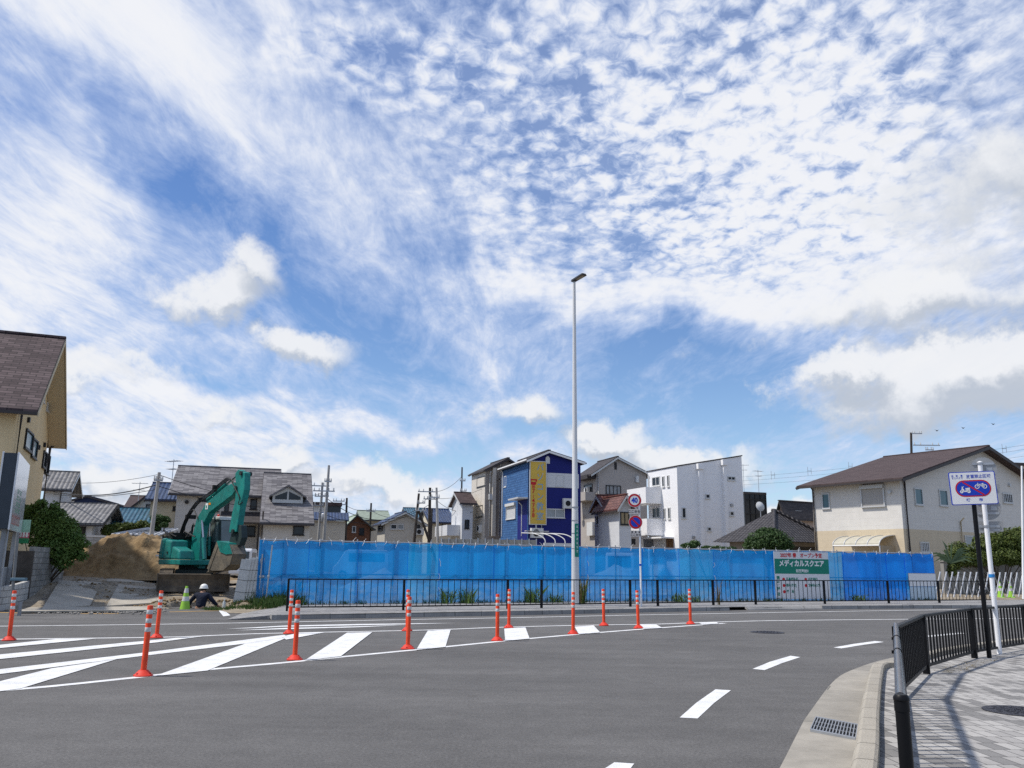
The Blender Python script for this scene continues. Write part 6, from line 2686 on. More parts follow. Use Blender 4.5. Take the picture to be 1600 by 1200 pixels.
Hm.roof(m_roofdark, 'u', Hm.he + .8, eave=.4, gab=.4)
Hm.win('R', 1242, 798, 1252, 806, m_wframe_w, m_pane_l, 1)

# ---- large cream house by the hoarding
m_up22 = siding('off white siding', (.66, .635, .585), .46)
m_lo22 = siding('beige siding', (.60, .505, .36), .46)
Hn = House('house', 'large two tone cream house with a brown roof behind the fence end and hoarding', 1405, 748, 54, 1268, None, 33, .15, Lu=19)
a, z = Hn.pt('R', 1530, 702)
sp_z = Hn.pt('L', 1345, 828)[1]
f_ = a / Hn.Lu
Hn.walls(m_up22, 'v', z, f_, sp_z, m_lo22, 'upper_wall')
Hn.roof(m_roofbrown, 'v', z, f_, eave=.75, gab=.7, th=.18, trim=m_gutter)
Hn.win('L', 1285, 771, 1297, 795, m_wframe_w, m_pane_b)
Hn.shutter('L', 1346, 757.5, 1383, 791, m_wframe_w, mat('grey beige slats', (.42, .40, .37), .5))
for r_ in ((1428.5, 763, 1441, 789), (1467, 765.5, 1480, 790.5)):
    Hn.win('R', *r_, m_wframe_w, m_pane_b)
Hn.win('R', 1566.5, 771, 1581, 786, m_wframe_w, m_pane, 4)
Hn.win('R', 1437.5, 847, 1451, 863, m_wframe_w, m_pane_l, 4)
Hn.win('R', 1507.5, 837, 1523, 861, m_wframe_w, m_pane_l)
Hn.pipe('R', 1411, 752, 866, m_gutter, .06)
Hn.pipe('L', 1271, 766, 862, m_gutter, .05)
Hn.pipe('R', 1499, 815, 862, m_tan_s, .05)
m1 = MB()
for face, x, y in (('L', 1391, 769), ('R', 1576, 758)):
    a, zz_ = Hn.pt(face, x, y)
    m1.tube([Hn.loc(face, a, zz_, 0), Hn.loc(face, a, zz_, .14)], .12, 10)
m1.build('vent_cap', m_wframe_w, Hn.root)
# bowed terrace canopy
a0, z1 = Hn.pt('L', 1398, 837)
a1, _ = Hn.pt('L', 1326, 845)
tc_ = thing('terrace_canopy', 'pale bowed terrace canopy on the wall of the large cream house', 'canopy', Hn.C, Hn.phi)
n = 8
prof = [(0.0 + 1.7 * math.sin(PI / 2 * i / n), z1 - .02 - .62 * (1 - math.cos(PI / 2 * i / n))) for i in range(n + 1)]
m1 = MB()
for (o0, z0), (o1, zz1) in zip(prof, prof[1:]):
    m1.loft([Hn.loc('L', a0, z0, o0), Hn.loc('L', a1, z0, o0), Hn.loc('L', a1, zz1, o1), Hn.loc('L', a0, zz1, o1)], [Hn.loc('L', a0, z0 + .03, o0), Hn.loc('L', a1, z0 + .03, o0), Hn.loc('L', a1, zz1 + .03, o1), Hn.loc('L', a0, zz1 + .03, o1)])
m1.build('roof_sheet', mat('cream polycarbonate', (.46, .43, .34), .35, var=.1, vs=2), tc_)
m1 = MB()
for i in range(5):
    a = a0 + (a1 - a0) * i / 4
    m1.tube([Hn.loc('L', a, z_ + .05, o_) for o_, z_ in prof], .035, 6)
for a in (a0, a1):
    m1.tube([Hn.loc('L', a, 0, 1.66), Hn.loc('L', a, prof[-1][1], 1.66)], .05, 6)
m1.tube([Hn.loc('L', a0, prof[-1][1], 1.7), Hn.loc('L', a1, prof[-1][1], 1.7)], .05, 6)
m1.build('frame', m_wframe_w, tc_)
m1 = MB()
Hn.fbox(m1, 'L', a0 - .1, a0 - .04, .2, prof[-1][1], .2, 1.6)
m1.build('side_panel', mat('tan polycarbonate', (.30, .24, .16), .4), tc_)
Ho = House('building', 'pale flat roofed building at the far edge behind the large cream house', 1566, 727, 90, None, 1640, 10, .2, 10, cat='building')
Ho.walls(m_cream9)
Ho.flat_roof(m_gutter, .3, .3)
# concrete wall with the hedge
q0, q1 = P(1474, 878, 47.5), P(1660, 879, 53)
cw = thing('concrete_wall', 'stained grey concrete wall under the hedge behind the white gate', 'wall', (q0.x, q0.y, .1), math.atan2(q1.y - q0.y, q1.x - q0.x))
m1 = MB()
L_ = (q1 - q0).length
m1.box(0, L_, 0, .2, 0, q0.z - .1)
m1.build('slab', m_conc2, cw)
m1 = MB()
m1.box(-.05, L_, -.05, .25, q0.z - .1, q0.z + .02)
m1.build('coping', m_conc2, cw)

# ================================================================== poles and wires
m_pconc = mat('concrete pole', (.36, .355, .34), .8, var=.12, vs=2)
m_pwood = mat('dark pole', (.05, .042, .036), .8, var=.3, vs=3)
m_porc = mat('porcelain', (.55, .55, .53), .3)


def pole(px0, py0, px1, py1, Y, label, m=None, r=.16, arms=(), tr=None, stay=None):
    m = m or m_pconc
    a = P(px0, py0, Y)
    b = P(px1, py1, Y)
    base = a + (a - b) * ((a.z - .15) / max(.5, b.z - a.z))
    t = thing('utility_pole', label, 'utility pole', base, 0, 'utility poles among the houses')
    top = b - base
    m1 = MB()
    m1.tube([(0, 0, 0), top], r, 10, r * .62)
    m1.build('shaft', m, t, smooth=40)
    for dz, hw, off, ang in arms:
        c = top + Vector((off, 0, -dz))
        m1 = MB()
        M = Matrix.Translation(c) @ Matrix.Rotation(ang, 4, 'Z')
        m1.box(-hw, hw, -.17, -.10, -.05, .05, 0, M)
        ar = m1.build('cross_arm', m_galv, t)
        m1 = MB()
        for k_ in (-.9, -.45, .45, .9):
            m1.lathe([(.05, .05), (.06, .12), (.03, .16), (.055, .22), (.02, .28)], 8, M @ Vector((k_ * hw, -.13, 0)))
        m1.build('insulators', m_porc, ar, smooth=60)
    if tr:
        m1 = MB()
        m1.lathe([(.26, 0), (.28, .05), (.28, .65), (.24, .72), (.05, .76)], 14, top + Vector((.32, -.1, -tr)))
        m1.build('transformer', m_galv, t, smooth=40)
    if stay:
        m1 = MB()
        m1.tube([top + Vector((0, 0, -stay[1])), Vector((stay[0], .3, 0))], r * .7, 8)
        m1.build('brace', m, t, smooth=40)
    return base + top


PT = {}
PT['a'] = pole(236, 840, 249, 738, 51, 'leaning grey concrete pole by the yellow cream house', r=.15, arms=((.5, .25, 0, .3),))
PT['b'] = pole(498, 838, 504, 754, 74, 'shorter concrete pole with transformer in front of the cream block house', arms=((.3, .9, -.3, .2), (1.2, .6, 0, .2), (2.0, .5, -.3, .1)), tr=3.4)
PT['c'] = pole(506.5, 838, 514, 727, 72, 'tallest concrete pole, just beyond the one with the transformer', arms=((2.2, .9, -.3, .2), (1.4, .3, 0, .2)))
PT['d'] = pole(540, 836, 542, 778, 88, 'thin dark pole with a bracket arm beside the brown timber house', m_pwood, arms=((.7, 1.0, -1.0, 0), (.35, .6, -.8, 0)))
PT['e'] = pole(578, 830, 580, 786, 94, 'dark pole between the brown timber house and the cream gabled house', m_pwood, arms=((.9, .5, 0, .2),))
PT['f'] = pole(648, 838, 654.5, 771, 80, 'leaning dark pole with a diagonal brace beside the cream gabled house', m_pwood, r=.17, arms=((.9, .4, .2, .3), (1.6, .5, .2, .3)), stay=(2.9, 1.5))
PT['g'] = pole(670.5, 842, 672, 762, 82, 'stout dark pole with two cross arms next to the braced one', m_pwood, r=.2, arms=((.4, .95, -.2, .1), (1.1, .7, .1, .1)))
PT['h'] = pole(684, 842, 682, 762, 78, 'slender concrete pole beside the stout dark one', arms=((.9, .5, -.2, .2),))
PT['i'] = pole(673, 842, 675, 795, 92, 'short dark pole squeezed between the taller poles', m_pwood)
PT['j'] = pole(721, 785, 722, 730, 92, 'dark mast rising behind the narrow white house', m_pwood, r=.13, arms=((1.5, .3, .1, 0), (2.6, .35, .2, 0)))
PT['k'] = pole(1426, 800, 1423.5, 676, 82, 'dark pole with a long arm rising behind the roof of the large cream house', m_pwood, r=.17, arms=((.1, .5, .5, 0), (1.25, 1.3, 1.35, 0), (1.7, .4, 1.6, 0)))
PT['l'] = pole(1599, 905, 1596.5, 728, 44, 'thin white pole at the far edge of the hedge', m_whitepole, r=.07)
PT['m'] = pole(735, 700, 735, 690, 400, 'x') if False else None


def wire(a, b, sag, label, r=.022, n=14):
    c = a
    pts = []
    for i in range(n + 1):
        t = i / n
        q = a.lerp(b, t)
        pts.append(Vector((q.x, q.y, q.z - sag * 4 * t * (1 - t))) - c)
    m1 = MB()
    m1.tube(pts, r, 5)
    o = m1.build('power_line', m_rubber, loc=None)
    o.location = c
    tag(o, label, 'wire', 'overhead lines')
    return o


wire(P(84, 768, 63), P(247, 757, 51), .45, 'thicker overhead cable from the tan building to the leaning grey pole', .035)
wire(P(84, 772, 63), P(247, 764, 51), .3, 'lower overhead cable from the tan building to the leaning grey pole', .02)
wire(P(84, 752, 63), P(249, 741, 51), .3, 'uppermost thin line from the tan building to the leaning grey pole', .014)
wire(P(249, 742, 51), P(502, 771, 74), .9, 'overhead line from the leaning grey pole to the transformer pole', .02)
wire(P(249, 760, 51), P(504, 785, 74), .8, 'lower overhead line from the leaning grey pole to the transformer pole', .024)
wire(PT['b'] + Vector((0, 0, -1)), PT['f'] + Vector((0, 0, -1.4)), 1.6, 'long overhead line from the transformer pole to the braced dark pole', .028)
wire(PT['c'] + Vector((0, 0, -4.2)), PT['g'] + Vector((0, 0, -1.6)), 1.2, 'long overhead line from the tallest pole to the stout dark pole', .024)
wire(PT['d'] + Vector((0, 0, -.8)), PT['e'] + Vector((0, 0, -.7)), .3, 'short overhead line between the two thin dark poles', .022)
wire(PT['e'] + Vector((0, 0, -.8)), PT['f'] + Vector((0, 0, -1.9)), .6, 'overhead line from the thin dark pole to the braced pole', .022)
wire(PT['f'] + Vector((0, 0, -1)), PT['g'] + Vector((0, 0, -.7)), .15, 'short overhead line joining the braced and stout dark poles', .022)
wire(PT['g'] + Vector((0, 0, -.6)), P(738, 800, 76), .6, 'overhead line from the stout dark pole down to the cream and taupe house', .022)
wire(PT['h'] + Vector((0, 0, -1)), P(800, 735, 76), .7, 'overhead line from the slender concrete pole to the cream and taupe house', .018)
wire(PT['g'] + Vector((0, 0, -.4)), P(722, 744, 92), .5, 'overhead line from the stout dark pole to the dark mast', .02)
for (ya, yb, lb) in ((747, 686, 'uppermost thin railway line in the sky over the large cream house'), (753, 693, 'middle thin railway line in the sky over the large cream house'), (759, 704, 'lowest thin railway line in the sky over the large cream house')):
    wire(P(1130, ya, 130), P(1660, yb, 100), .6, lb, .013)
for i, px in enumerate((1205, 1262, 1326, 1392, 1486, 1530, 1566)):
    m1 = MB()
    t = (px - 1130) / 530
    q = P(px, 750 - 61 * t, 130 - 28 * t)
    m1.tube([(0, 0, .5), (0, 0, -.75)], .03, 5)
    m1.tube([(.5, 0, .3), (.5, 0, -.6)], .03, 5)
    m1.box(-.05, .55, -.02, .02, -.12, -.06)
    o = m1.build('line_hanger', m_galv)
    o.location = q
    tag(o, ['first small hanger on the thin railway lines, by the white house', 'second small hanger on the railway lines, over the hip roofed house', 'third small hanger on the railway lines, over the brown eave', 'fourth small hanger on the railway lines, near the dark pole', 'fifth small hanger on the railway lines, just before the brown ridge peak', 'sixth small hanger on the railway lines, above the ridge peak', 'last small hanger on the railway lines, beyond the ridge peak'][i], 'line hanger', 'hangers on the railway lines')
# lamp arm near the pole
# birds
m_bird = mat('dark bird', (.02, .02, .022), .8)
for px, py, lb in ((1464, 673, 'lowest tiny dark bird in the sky over the cream house roof'), (1505, 669, 'middle tiny dark bird in the sky over the cream house roof'), (1552, 663, 'highest tiny dark bird in the sky over the cream house roof')):
    m1 = MB()
    m1.ball((0, 0, 0), .12, 8, 6, (1.0, 2.0, .8))
    m1.loft([(0, -.12, .02), (0, .12, .02), (.45, .02, .22)], [(0, -.12, .05), (0, .12, .05), (.45, .02, .24)])
    m1.loft([(0, -.12, .02), (0, .12, .02), (-.45, .02, .22)], [(0, -.12, .05), (0, .12, .05), (-.45, .02, .24)])
    m1.loft([(-.05, -.2, 0), (.05, -.2, 0), (.09, -.42, 0), (-.09, -.42, 0)], [(-.05, -.2, .03), (.05, -.2, .03), (.09, -.42, .02), (-.09, -.42, .02)])
    o = m1.build('bird', m_bird)
    o.scale = (.6, .6, .6)
    o.location = P(px, py, 95)
    tag(o, lb, 'bird', 'birds in the sky')

# ================================================================== vehicles behind the sheeting
m_vanw = mat('white car paint', (.72, .73, .74), .3, coat=.4, var=.03, vs=2)
m_lamp = mat('red lamp', (.35, .01, .01), .25)


def van(loc, rz, label, h=1.88, L_=3.4, w=1.48):
    t = thing('parked_van', label, 'van', loc, rz)
    m1 = MB()
    pr_ = [(0, .22), (L_, .22), (L_, .75), (L_ - .25, 1.0), (L_ - .75, h - .06), (L_ - .95, h), (.12, h), (.03, h - .12), (0, .9)]
    m1.ext(pr_, -w / 2, w / 2)
    m1.build('body', m_vanw, t, bevel=.06)
    m1 = MB()
    m1.box(-.012, .02, -w / 2 + .14, w / 2 - .14, 1.12, h - .18)
    m1.build('rear_window', m_glass, t)
    m1 = MB()
    for s_ in (-1, 1):
        m1.box(.25, L_ - 1.0, s_ * (w / 2 + .004) - .006, s_ * (w / 2 + .004) + .006, 1.12, h - .22)
    m1.build('side_window', m_glass, t)
    m1 = MB()
    m1.loft([(L_ - .235, -w / 2 + .1, 1.04), (L_ - .235, w / 2 - .1, 1.04), (L_ - .70, w / 2 - .14, h - .12), (L_ - .70, -w / 2 + .14, h - .12)], [(L_ - .21, -w / 2 + .1, 1.05), (L_ - .21, w / 2 - .1, 1.05), (L_ - .68, w / 2 - .14, h - .11), (L_ - .68, -w / 2 + .14, h - .11)])
    m1.build('windscreen', m_glass, t)
    for s_ in (-1, 1):
        m1 = MB()
        m1.box(-.015, .03, s_ * (w / 2 - .1) - .06, s_ * (w / 2 - .1) + .06, .72, .98)
        m1.build('tail_light', m_lamp, t)
        m1 = MB()
        m1.box(L_ - .03, L_ + .012, s_ * (w / 2 - .2) - .11, s_ * (w / 2 - .2) + .11, .62, .80)
        m1.build('headlight', m_porc, t)
        for x in (.6, L_ - .65):
            m1 = MB()
            m1.lathe([(.2, -.085), (.28, -.08), (.28, .08), (.2, .085)], 20, (0, 0, 0), 0, Matrix.Translation((x, s_ * (w / 2 - .06), .28)) @ RX)
            wh = m1.build('wheel', m_rubber, t, smooth=30)
            m1 = MB()
            m1.lathe([(.17, -.09), (.17, .09)], 14, (0, 0, 0), 0, Matrix.Translation((x, s_ * (w / 2 - .06), .28)) @ RX)
            m1.build('rim', m_galv, wh)
    m1 = MB()
    m1.box(-.06, .0, -w / 2 + .05, w / 2 - .05, .3, .5)
    m1.build('bumper', m_vanw, t, bevel=.03)
    return t


q = P(968, 893, 45.5)
van((q.x, q.y, lot_z(q.x, q.y)), R(75), 'small white van seen through the blue sheeting below the red tile house')
q = P(384, 858, 50)
van((q.x - .4, q.y, lot_z(q.x, q.y)), R(100), 'white van parked behind the excavator bucket', 1.75)
q = P(608, 838, 58)
van((q.x, q.y, lot_z(q.x, q.y)), R(190), 'white roofed van peeping over the blue sheeting below the cream gabled house', 1.9, 3.6)
for px, Y, s_, lb in ((960, 42, 1.5, 'pale gravel heap seen through the blue sheeting in front of the small van'), (600, 40, 1.2, 'low pale heap seen through the blue sheeting below the middle houses')):
    q = P(px, 900, Y)
    m1 = MB()
    n = 24
    vv = []
    for i in range(n + 1):
        for j in range(n + 1):
            x, y = (i / n - .5) * 5, (j / n - .5) * 4
            d = math.hypot(x / 2.4, y / 1.9)
            vv.append((x, y, max(0, 1 - d) * s_ * (.9 + .3 * noise.noise(Vector((x, y, px)))) - .05))
    m1.add(vv, [(i * (n + 1) + j, (i + 1) * (n + 1) + j, (i + 1) * (n + 1) + j + 1, i * (n + 1) + j + 1) for i in range(n) for j in range(n)])
    o = m1.build('gravel_heap', mat('pale gravel', (.42, .39, .34), .9, var=.2, vs=8), smooth=50)
    o.location = (q.x, q.y, lot_z(q.x, q.y))
    tag(o, lb, 'gravel heap')


# ================================================================== low block wall, sign pillar, poster at the tan building
wp = smooth_path([G(0, 952, .05), G(36, 933, .30), G(71, 914.5, .55), G(95, 904, .70)], 5)
for q in wp:
    q.z = 0
lw = thing('block_wall', 'low pale block wall curving back from the road beside the lot entrance', 'wall', (wp[0].x, wp[0].y, 0))
m_wallb = brickmat('pale wall block', [(0, (.52, .51, .48)), (1, (.44, .43, .41))], (.2, .2, .19), .5, .2, .012, .88, var=.18)
m1 = MB()
rows = []
pth = [Vector((-24, 22.6, 0)), Vector((-18, 23.9, 0))] + wp
for i, q in enumerate(pth):
    t_ = (pth[min(i + 1, len(pth) - 1)] - pth[max(i - 1, 0)]).normalized()
    s_ = Vector((-t_.y, t_.x, 0)) * .08
    zt = .68 + .36 * sstep(24, 37, q.y)
    rows.append([q + s_ + Vector((0, 0, -.2)), q + s_ + Vector((0, 0, zt)), q - s_ + Vector((0, 0, zt)), q - s_ + Vector((0, 0, -.2))])
for A, B in zip(rows, rows[1:]):
    for k in range(3):
        m1.quad(A[k], B[k], B[k + 1], A[k + 1])
for r_ in (rows[0], rows[-1]):
    m1.add(r_, [(0, 1, 2, 3)])
m1.build('blocks', m_wallb, lw, world=True)
m1 = MB()
for f in (.9,):
    q = G(84, 926, .1)
m1.tube([(q.x - .1, q.y, .1), (q.x - .16, q.y, .62)], .02, 6)
o = m1.build('stake', mat('red stake', (.35, .05, .04), .6), loc=(q.x, q.y, 0))
tag(o, 'thin reddish stake standing in the gravel against the low block wall', 'stake')
# higher stained block wall end behind it
q0, q1 = P(47, 880, 29.9), P(97, 880, 35.2)
q0.z = q1.z = .2
hw = thing('block_wall', 'taller stained grey block wall under the leafy bush', 'wall', q0, math.atan2(q1.y - q0.y, q1.x - q0.x))
m1 = MB()
m1.box(0, (q1 - q0).length, -.08, .08, 0, P(50, 854, 29.8).z - .2)
m1.build('blocks', brickmat('old block', [(0, (.30, .29, .27)), (1, (.23, .22, .20))], (.12, .12, .11), .4, .2, .012, .9, var=.4), hw)
m1 = MB()
m1.box(-.16, -.005, -.1, .9, 0, P(50, 854, 29.8).z - .35)
m1.build('dark_end', mat('dark end block', (.07, .06, .05), .9, var=.3, vs=3), hw)  # end piece darker than the other blocks

# sign pillar (two faces, steel posts)
ps = Vector((-15.35, 26.2, 0))
dv2 = Vector((-.425, .905, 0))
sg = thing('sign_pillar', 'big double sided roadside sign on grey steel posts beside the low block wall', 'sign', (ps.x, ps.y, .1), math.atan2(dv2.y, dv2.x))
zT, zB = P(23, 708, 26.2).z - .1, P(6, 826, 26.2).z - .1
LS = 4.1
m1 = MB()
m1.box(0, LS, 0, .36, zB, zT)
m1.build('cabinet', mat('dark blue grey cabinet', (.05, .062, .075), .5, .3, var=.1, vs=2), sg)
m_face = mat('sign face', (.66, .67, .68), .16, 0, var=.08, vs=1, spec=.6)
m1 = MB()
m1.box(-.03, LS + .03, -.05, -.001, zB - .03, zT + .03)
m1.build('face_panel', m_face, sg, bevel=.01)
m1 = MB()
m1.box(-.03, LS + .03, .361, .41, zB - .03, zT + .03)
m1.build('face_panel', m_face, sg, bevel=.01)
# worn coloured print: a green block and a row of red brown characters
m_prg = mat('faded green print', (.12, .32, .20), .4, var=.5, vs=7)
m_prr = mat('faded red print', (.38, .14, .12), .4, var=.4, vs=9)
hS = zT - zB
for i in range(4):
    for j in range(2):
        x = .9 + j * .85
        z = zB + hS * (.24 + .085 * i)
        m1 = MB()
        for k in range(3):
            m1.box(x + .1 * (k % 2), x + .7 - .12 * (k == 1), -.053, -.0505, z + .05 * k, z + .05 * k + .022)
        m1.box(x + .12 + .2 * (i % 2), x + .17 + .2 * (i % 2), -.0535, -.0505, z, z + .15)
        m1.build('print_mark', m_prg, sg)
for i in range(7):
    x = .25 + i * .40
    z = zB + hS * .07
    m1 = MB()
    m1.box(x, x + .3, -.053, -.0505, z, z + .035)
    m1.box(x, x + .3, -.053, -.0505, z + .22, z + .26)
    m1.box(x + .04, x + .09, -.0535, -.0505, z, z + .34)
    m1.box(x + .2, x + .25, -.0535, -.0505, z - .02, z + .3)
    m1.build('print_mark', m_prr, sg)
m_post = mat('grey steel post', (.28, .29, .30), .5, .4, var=.1, vs=3)
for x in (.25, LS - .35):
    for y in (.06, .30):
        m1 = MB()
        m1.box(x, x + .14, y, y + .12, -.1, zB)
        m1.build('post', m_post, sg)
m1 = MB()
m1.box(.10, .24, -.02, .0, -.1, zB)
m1.box(.1, LS - .2, .19, .23, -.1, zB * .5)
m1.build('cladding', mat('pale cladding', (.33, .35, .37), .5, .2, var=.1, vs=3), sg)

# lone guard pipe with a clamp
b = G(16, 962, 0)
gp_ = thing('guard_pipe', 'tall weathered steel pipe with a clamp in front of the sign pillar', 'pipe', (b.x, b.y, 0))
m1 = MB()
t_ = P(28, 832, b.y)
m1.tube([(0, 0, 0), (t_.x - b.x, 0, t_.z)], .045, 10)
m1.build('tube', mat('weathered steel', (.22, .22, .21), .6, .4, var=.25, vs=4), gp_, smooth=40)
m1 = MB()
z = P(20, 905, b.y).z
m1.box(-.1, .32, -.07, .07, z - .04, z + .04)
m1.build('clamp', mat('blue grey clamp', (.12, .2, .25), .5, .3), gp_, bevel=.01)
m1 = MB()
m1.tube([(.22, .05, 0), (.22, .05, .38)], .05, 8)
m1.build('stub', m_post, gp_, smooth=40)
# dark rubbish sack at its foot
q = G(33, 944, .02)
m1 = MB()
m1.ball((0, 0, .08), .22, 10, 7, (1.2, .9, .55))
o = m1.build('sack', m_rubber, smooth=60)
o.location = q
tag(o, 'dark sack lying at the foot of the low block wall', 'sack')

# poster flag
q = P(22, 855, 30)
pf = thing('poster', 'green and red poster hung behind the sign pillar', 'poster', (q.x, q.y, q.z))
za = P(30, 812, 30).z - q.z
zb2 = P(30, 849, 30).z - q.z
w_ = (P(42, 830, 30) - P(21, 830, 30)).length
m_pgreen = mat('poster green', (.03, .25, .10), .6)
for a, b, m in ((0, .22, m_pgreen), (.22, .46, mat('poster pink', (.55, .12, .16), .6)), (.46, 1.0, mat('poster pale green', (.30, .52, .40), .6, var=.2, vs=4))):
    m1 = MB()
    m1.box(0, w_, -.01, .01, zb2 + (za - zb2) * a, zb2 + (za - zb2) * b)
    m1.build('print_band', m, pf)
m1 = MB()
for k in range(4):
    x = w_ * (.08 + .23 * k)
    z = zb2 + (za - zb2) * .26
    m1.box(x, x + .07, -.014, -.0105, z, z + .17)
    m1.box(x, x + .09, -.0145, -.0105, z + .06, z + .09)
m1.build('print_mark', m_whitep, pf)
m1 = MB()
m1.tube([(-.02, 0, -q.z + .1), (-.02, 0, za + .1)], .02, 6)
m1.build('pole', m_whitepole, pf)


# ================================================================== plants
def leafmat(name, c1, c2, trans=.25, rough=.55):
    m = bpy.data.materials.new(name)
    m.use_nodes = True
    nt = m.node_tree
    L = nt.links.new
    b = nt.nodes['Principled BSDF']
    b.inputs['Roughness'].default_value = rough
    b.inputs['Specular IOR Level'].default_value = .3
    tc = _n(nt, 'ShaderNodeTexCoord')
    t = _n(nt, 'ShaderNodeTexNoise')
    L(tc.outputs['Object'], t.inputs['Vector'])
    t.inputs['Scale'].default_value = 3.0
    t.inputs['Detail'].default_value = 8
    t.inputs['Roughness'].default_value = .8
    r = _n(nt, 'ShaderNodeValToRGB')
    r.color_ramp.elements[0].position = .35
    r.color_ramp.elements[1].position = .68
    r.color_ramp.elements[0].color = (*c1, 1)
    r.color_ramp.elements[1].color = (*c2, 1)
    L(t.outputs['Fac'], r.inputs[0])
    L(r.outputs[0], b.inputs['Base Color'])
    tl = _n(nt, 'ShaderNodeBsdfTranslucent')
    L(r.outputs[0], tl.inputs[0])
    s1 = _n(nt, 'ShaderNodeMixShader')
    s1.inputs[0].default_value = trans
    L(b.outputs[0], s1.inputs[1])
    L(tl.outputs[0], s1.inputs[2])
    L(s1.outputs[0], nt.nodes['Material Output'].inputs[0])
    return m


m_leaf = leafmat('dark leaves', (.018, .045, .012), (.065, .12, .028))
m_leaf2 = leafmat('olive leaves', (.045, .075, .015), (.14, .17, .035))
m_leaf3 = leafmat('bush leaves', (.04, .10, .02), (.19, .27, .06))
m_grass = leafmat('grass blades', (.03, .075, .015), (.10, .155, .04), .3)
m_dry = leafmat('dry stalks', (.16, .12, .05), (.30, .24, .11), .2)
m_bark = mat('bark', (.10, .07, .05), .9, var=.3, vs=5, bump=.5, bs=12)


def leaves(mb, clumps, n, size, flat=.0):
    """clumps: (centre, radii, weight)"""
    tw = sum(c[2] for c in clumps)
    for c, rd_, w in clumps:
        for _ in range(int(n * w / tw)):
            d = Vector((random.gauss(0, 1), random.gauss(0, 1), random.gauss(0, 1))).normalized()
            rr = random.random() ** .38
            rr *= 1 + .22 * noise.noise(d * 2.3 + Vector(c))
            q = Vector(c) + Vector((d.x * rd_[0], d.y * rd_[1], d.z * rd_[2])) * rr
            nrm = (d * .8 + Vector((random.uniform(-1, 1), random.uniform(-1, 1), random.uniform(-.4, 1.2)))).normalized()
            a = nrm.orthogonal().normalized()
            a = (Matrix.Rotation(random.uniform(0, 6.28), 3, nrm) @ a)
            b = nrm.cross(a)
            s_ = size * random.uniform(.6, 1.4)
            mid = nrm * (s_ * .12)
            mb.add([q - a * s_, q + b * s_ * .48 + mid, q + a * s_, q - b * s_ * .48 + mid], [(0, 1, 2, 3)])


def plant(name, label, cat, base, clumps, n, size, m, trunk=None, group=None):
    t = thing(name, label, cat, base, 0, group)
    mb = MB()
    leaves(mb, clumps, n, size)
    mb.build('crown' if trunk else 'foliage', m, t, recalc=False)
    m1 = MB()
    for c, rd_, w in clumps:
        c = Vector(c)
        s0 = Vector((random.uniform(-.08, .08), random.uniform(-.08, .08), 0)) if not trunk else Vector((0, 0, trunk[0]))
        m1.tube([s0, s0.lerp(c, .5) + Vector((random.uniform(-.1, .1), random.uniform(-.1, .1), .1)), c], (trunk[1] * .45 if trunk else .035), 6, .01)
    if trunk:
        m1.tube([(0, 0, -.1), (.03, .02, trunk[0] * .5), (0, 0, trunk[0] + .1)], trunk[1], 8, trunk[1] * .7)
    m1.build('trunk' if trunk else 'stems', m_bark, t, smooth=50)
    return t


def clumps_px(specs, base, Y):
    out = []
    k = Y / FPX
    for px, py, rx, rz, dy in specs:
        q = P(px, py, Y + dy) - Vector(base)
        out.append(((q.x, q.y, q.z), (rx * k, max(rx * k * .8, .3), rz * k), rx * rz))
    return out


b = P(66, 880, 33.2)
b.z = .25
plant('bush', 'large leafy bush spilling over the block wall beside the tan building', 'bush', b,
      clumps_px([(52, 812, 26, 24, 1.2), (78, 812, 26, 22, .4), (98, 830, 26, 26, 0), (72, 835, 30, 24, .2), (110, 848, 20, 22, -.1), (84, 858, 26, 22, -.2), (100, 872, 16, 18, -.3), (60, 792, 14, 10, .8), (118, 858, 12, 16, .2), (40, 800, 12, 12, 1.6), (36, 830, 12, 20, 1.6), (92, 802, 10, 9, .2), (112, 820, 9, 9, .1), (124, 840, 9, 7, .1), (66, 785, 8, 6, .6), (86, 790, 7, 8, .3), (128, 868, 8, 9, 0), (30, 788, 7, 8, 1.6), (104, 818, 10, 8, 0), (76, 800, 9, 9, .2), (134, 850, 7, 7, 0)], b, 33.0), 17000, .06, m_leaf3)
b = P(250, 842, 56)
b.z = .3
plant('pine_tree', 'small cloud pruned pine in front of the yellow cream house', 'tree', b,
      clumps_px([(247, 810, 11, 6, 0), (260, 812, 6, 5, .3), (242, 818, 6, 4, .2), (256, 820, 7, 4, -.2), (246, 826, 5, 4, 0)], b, 56), 2600, .09, m_leaf, (1.6, .13))
b = P(195, 836, 60)
b.z = .3
plant('shrub', 'row of garden shrubs under the turquoise tile roof', 'shrub', b,
      clumps_px([(168, 829, 10, 9, 0), (184, 824, 12, 7, .4), (202, 822, 12, 6, .2), (222, 820, 10, 7, .2), (232, 826, 8, 8, 0), (176, 834, 12, 6, 0), (240, 834, 9, 7, 0)], b, 60), 4500, .10, m_leaf2)
b = P(1200, 870, 50)
b.z = .2
plant('tree', 'round clipped evergreen tree behind the blue sheeting by the white house', 'tree', b,
      clumps_px([(1200, 846, 36, 19, 0), (1182, 852, 20, 14, -.2), (1220, 852, 20, 14, -.2), (1200, 834, 22, 10, 0)], b, 50), 9000, .075, m_leaf, (1.2, .12))
b = P(1108, 866, 52)
b.z = .2
plant('shrub', 'low shrubs peeping over the blue sheeting below the white house', 'shrub', b,
      clumps_px([(1076, 853, 12, 5, 0), (1086, 850, 8, 6, .3), (1104, 857, 10, 4, 0), (1120, 857, 10, 4, .2), (1132, 858, 8, 4, 0), (1144, 858, 7, 4, 0)], b, 52), 2600, .08, m_leaf)
b = P(1560, 880, 48.8)
b.z = .3
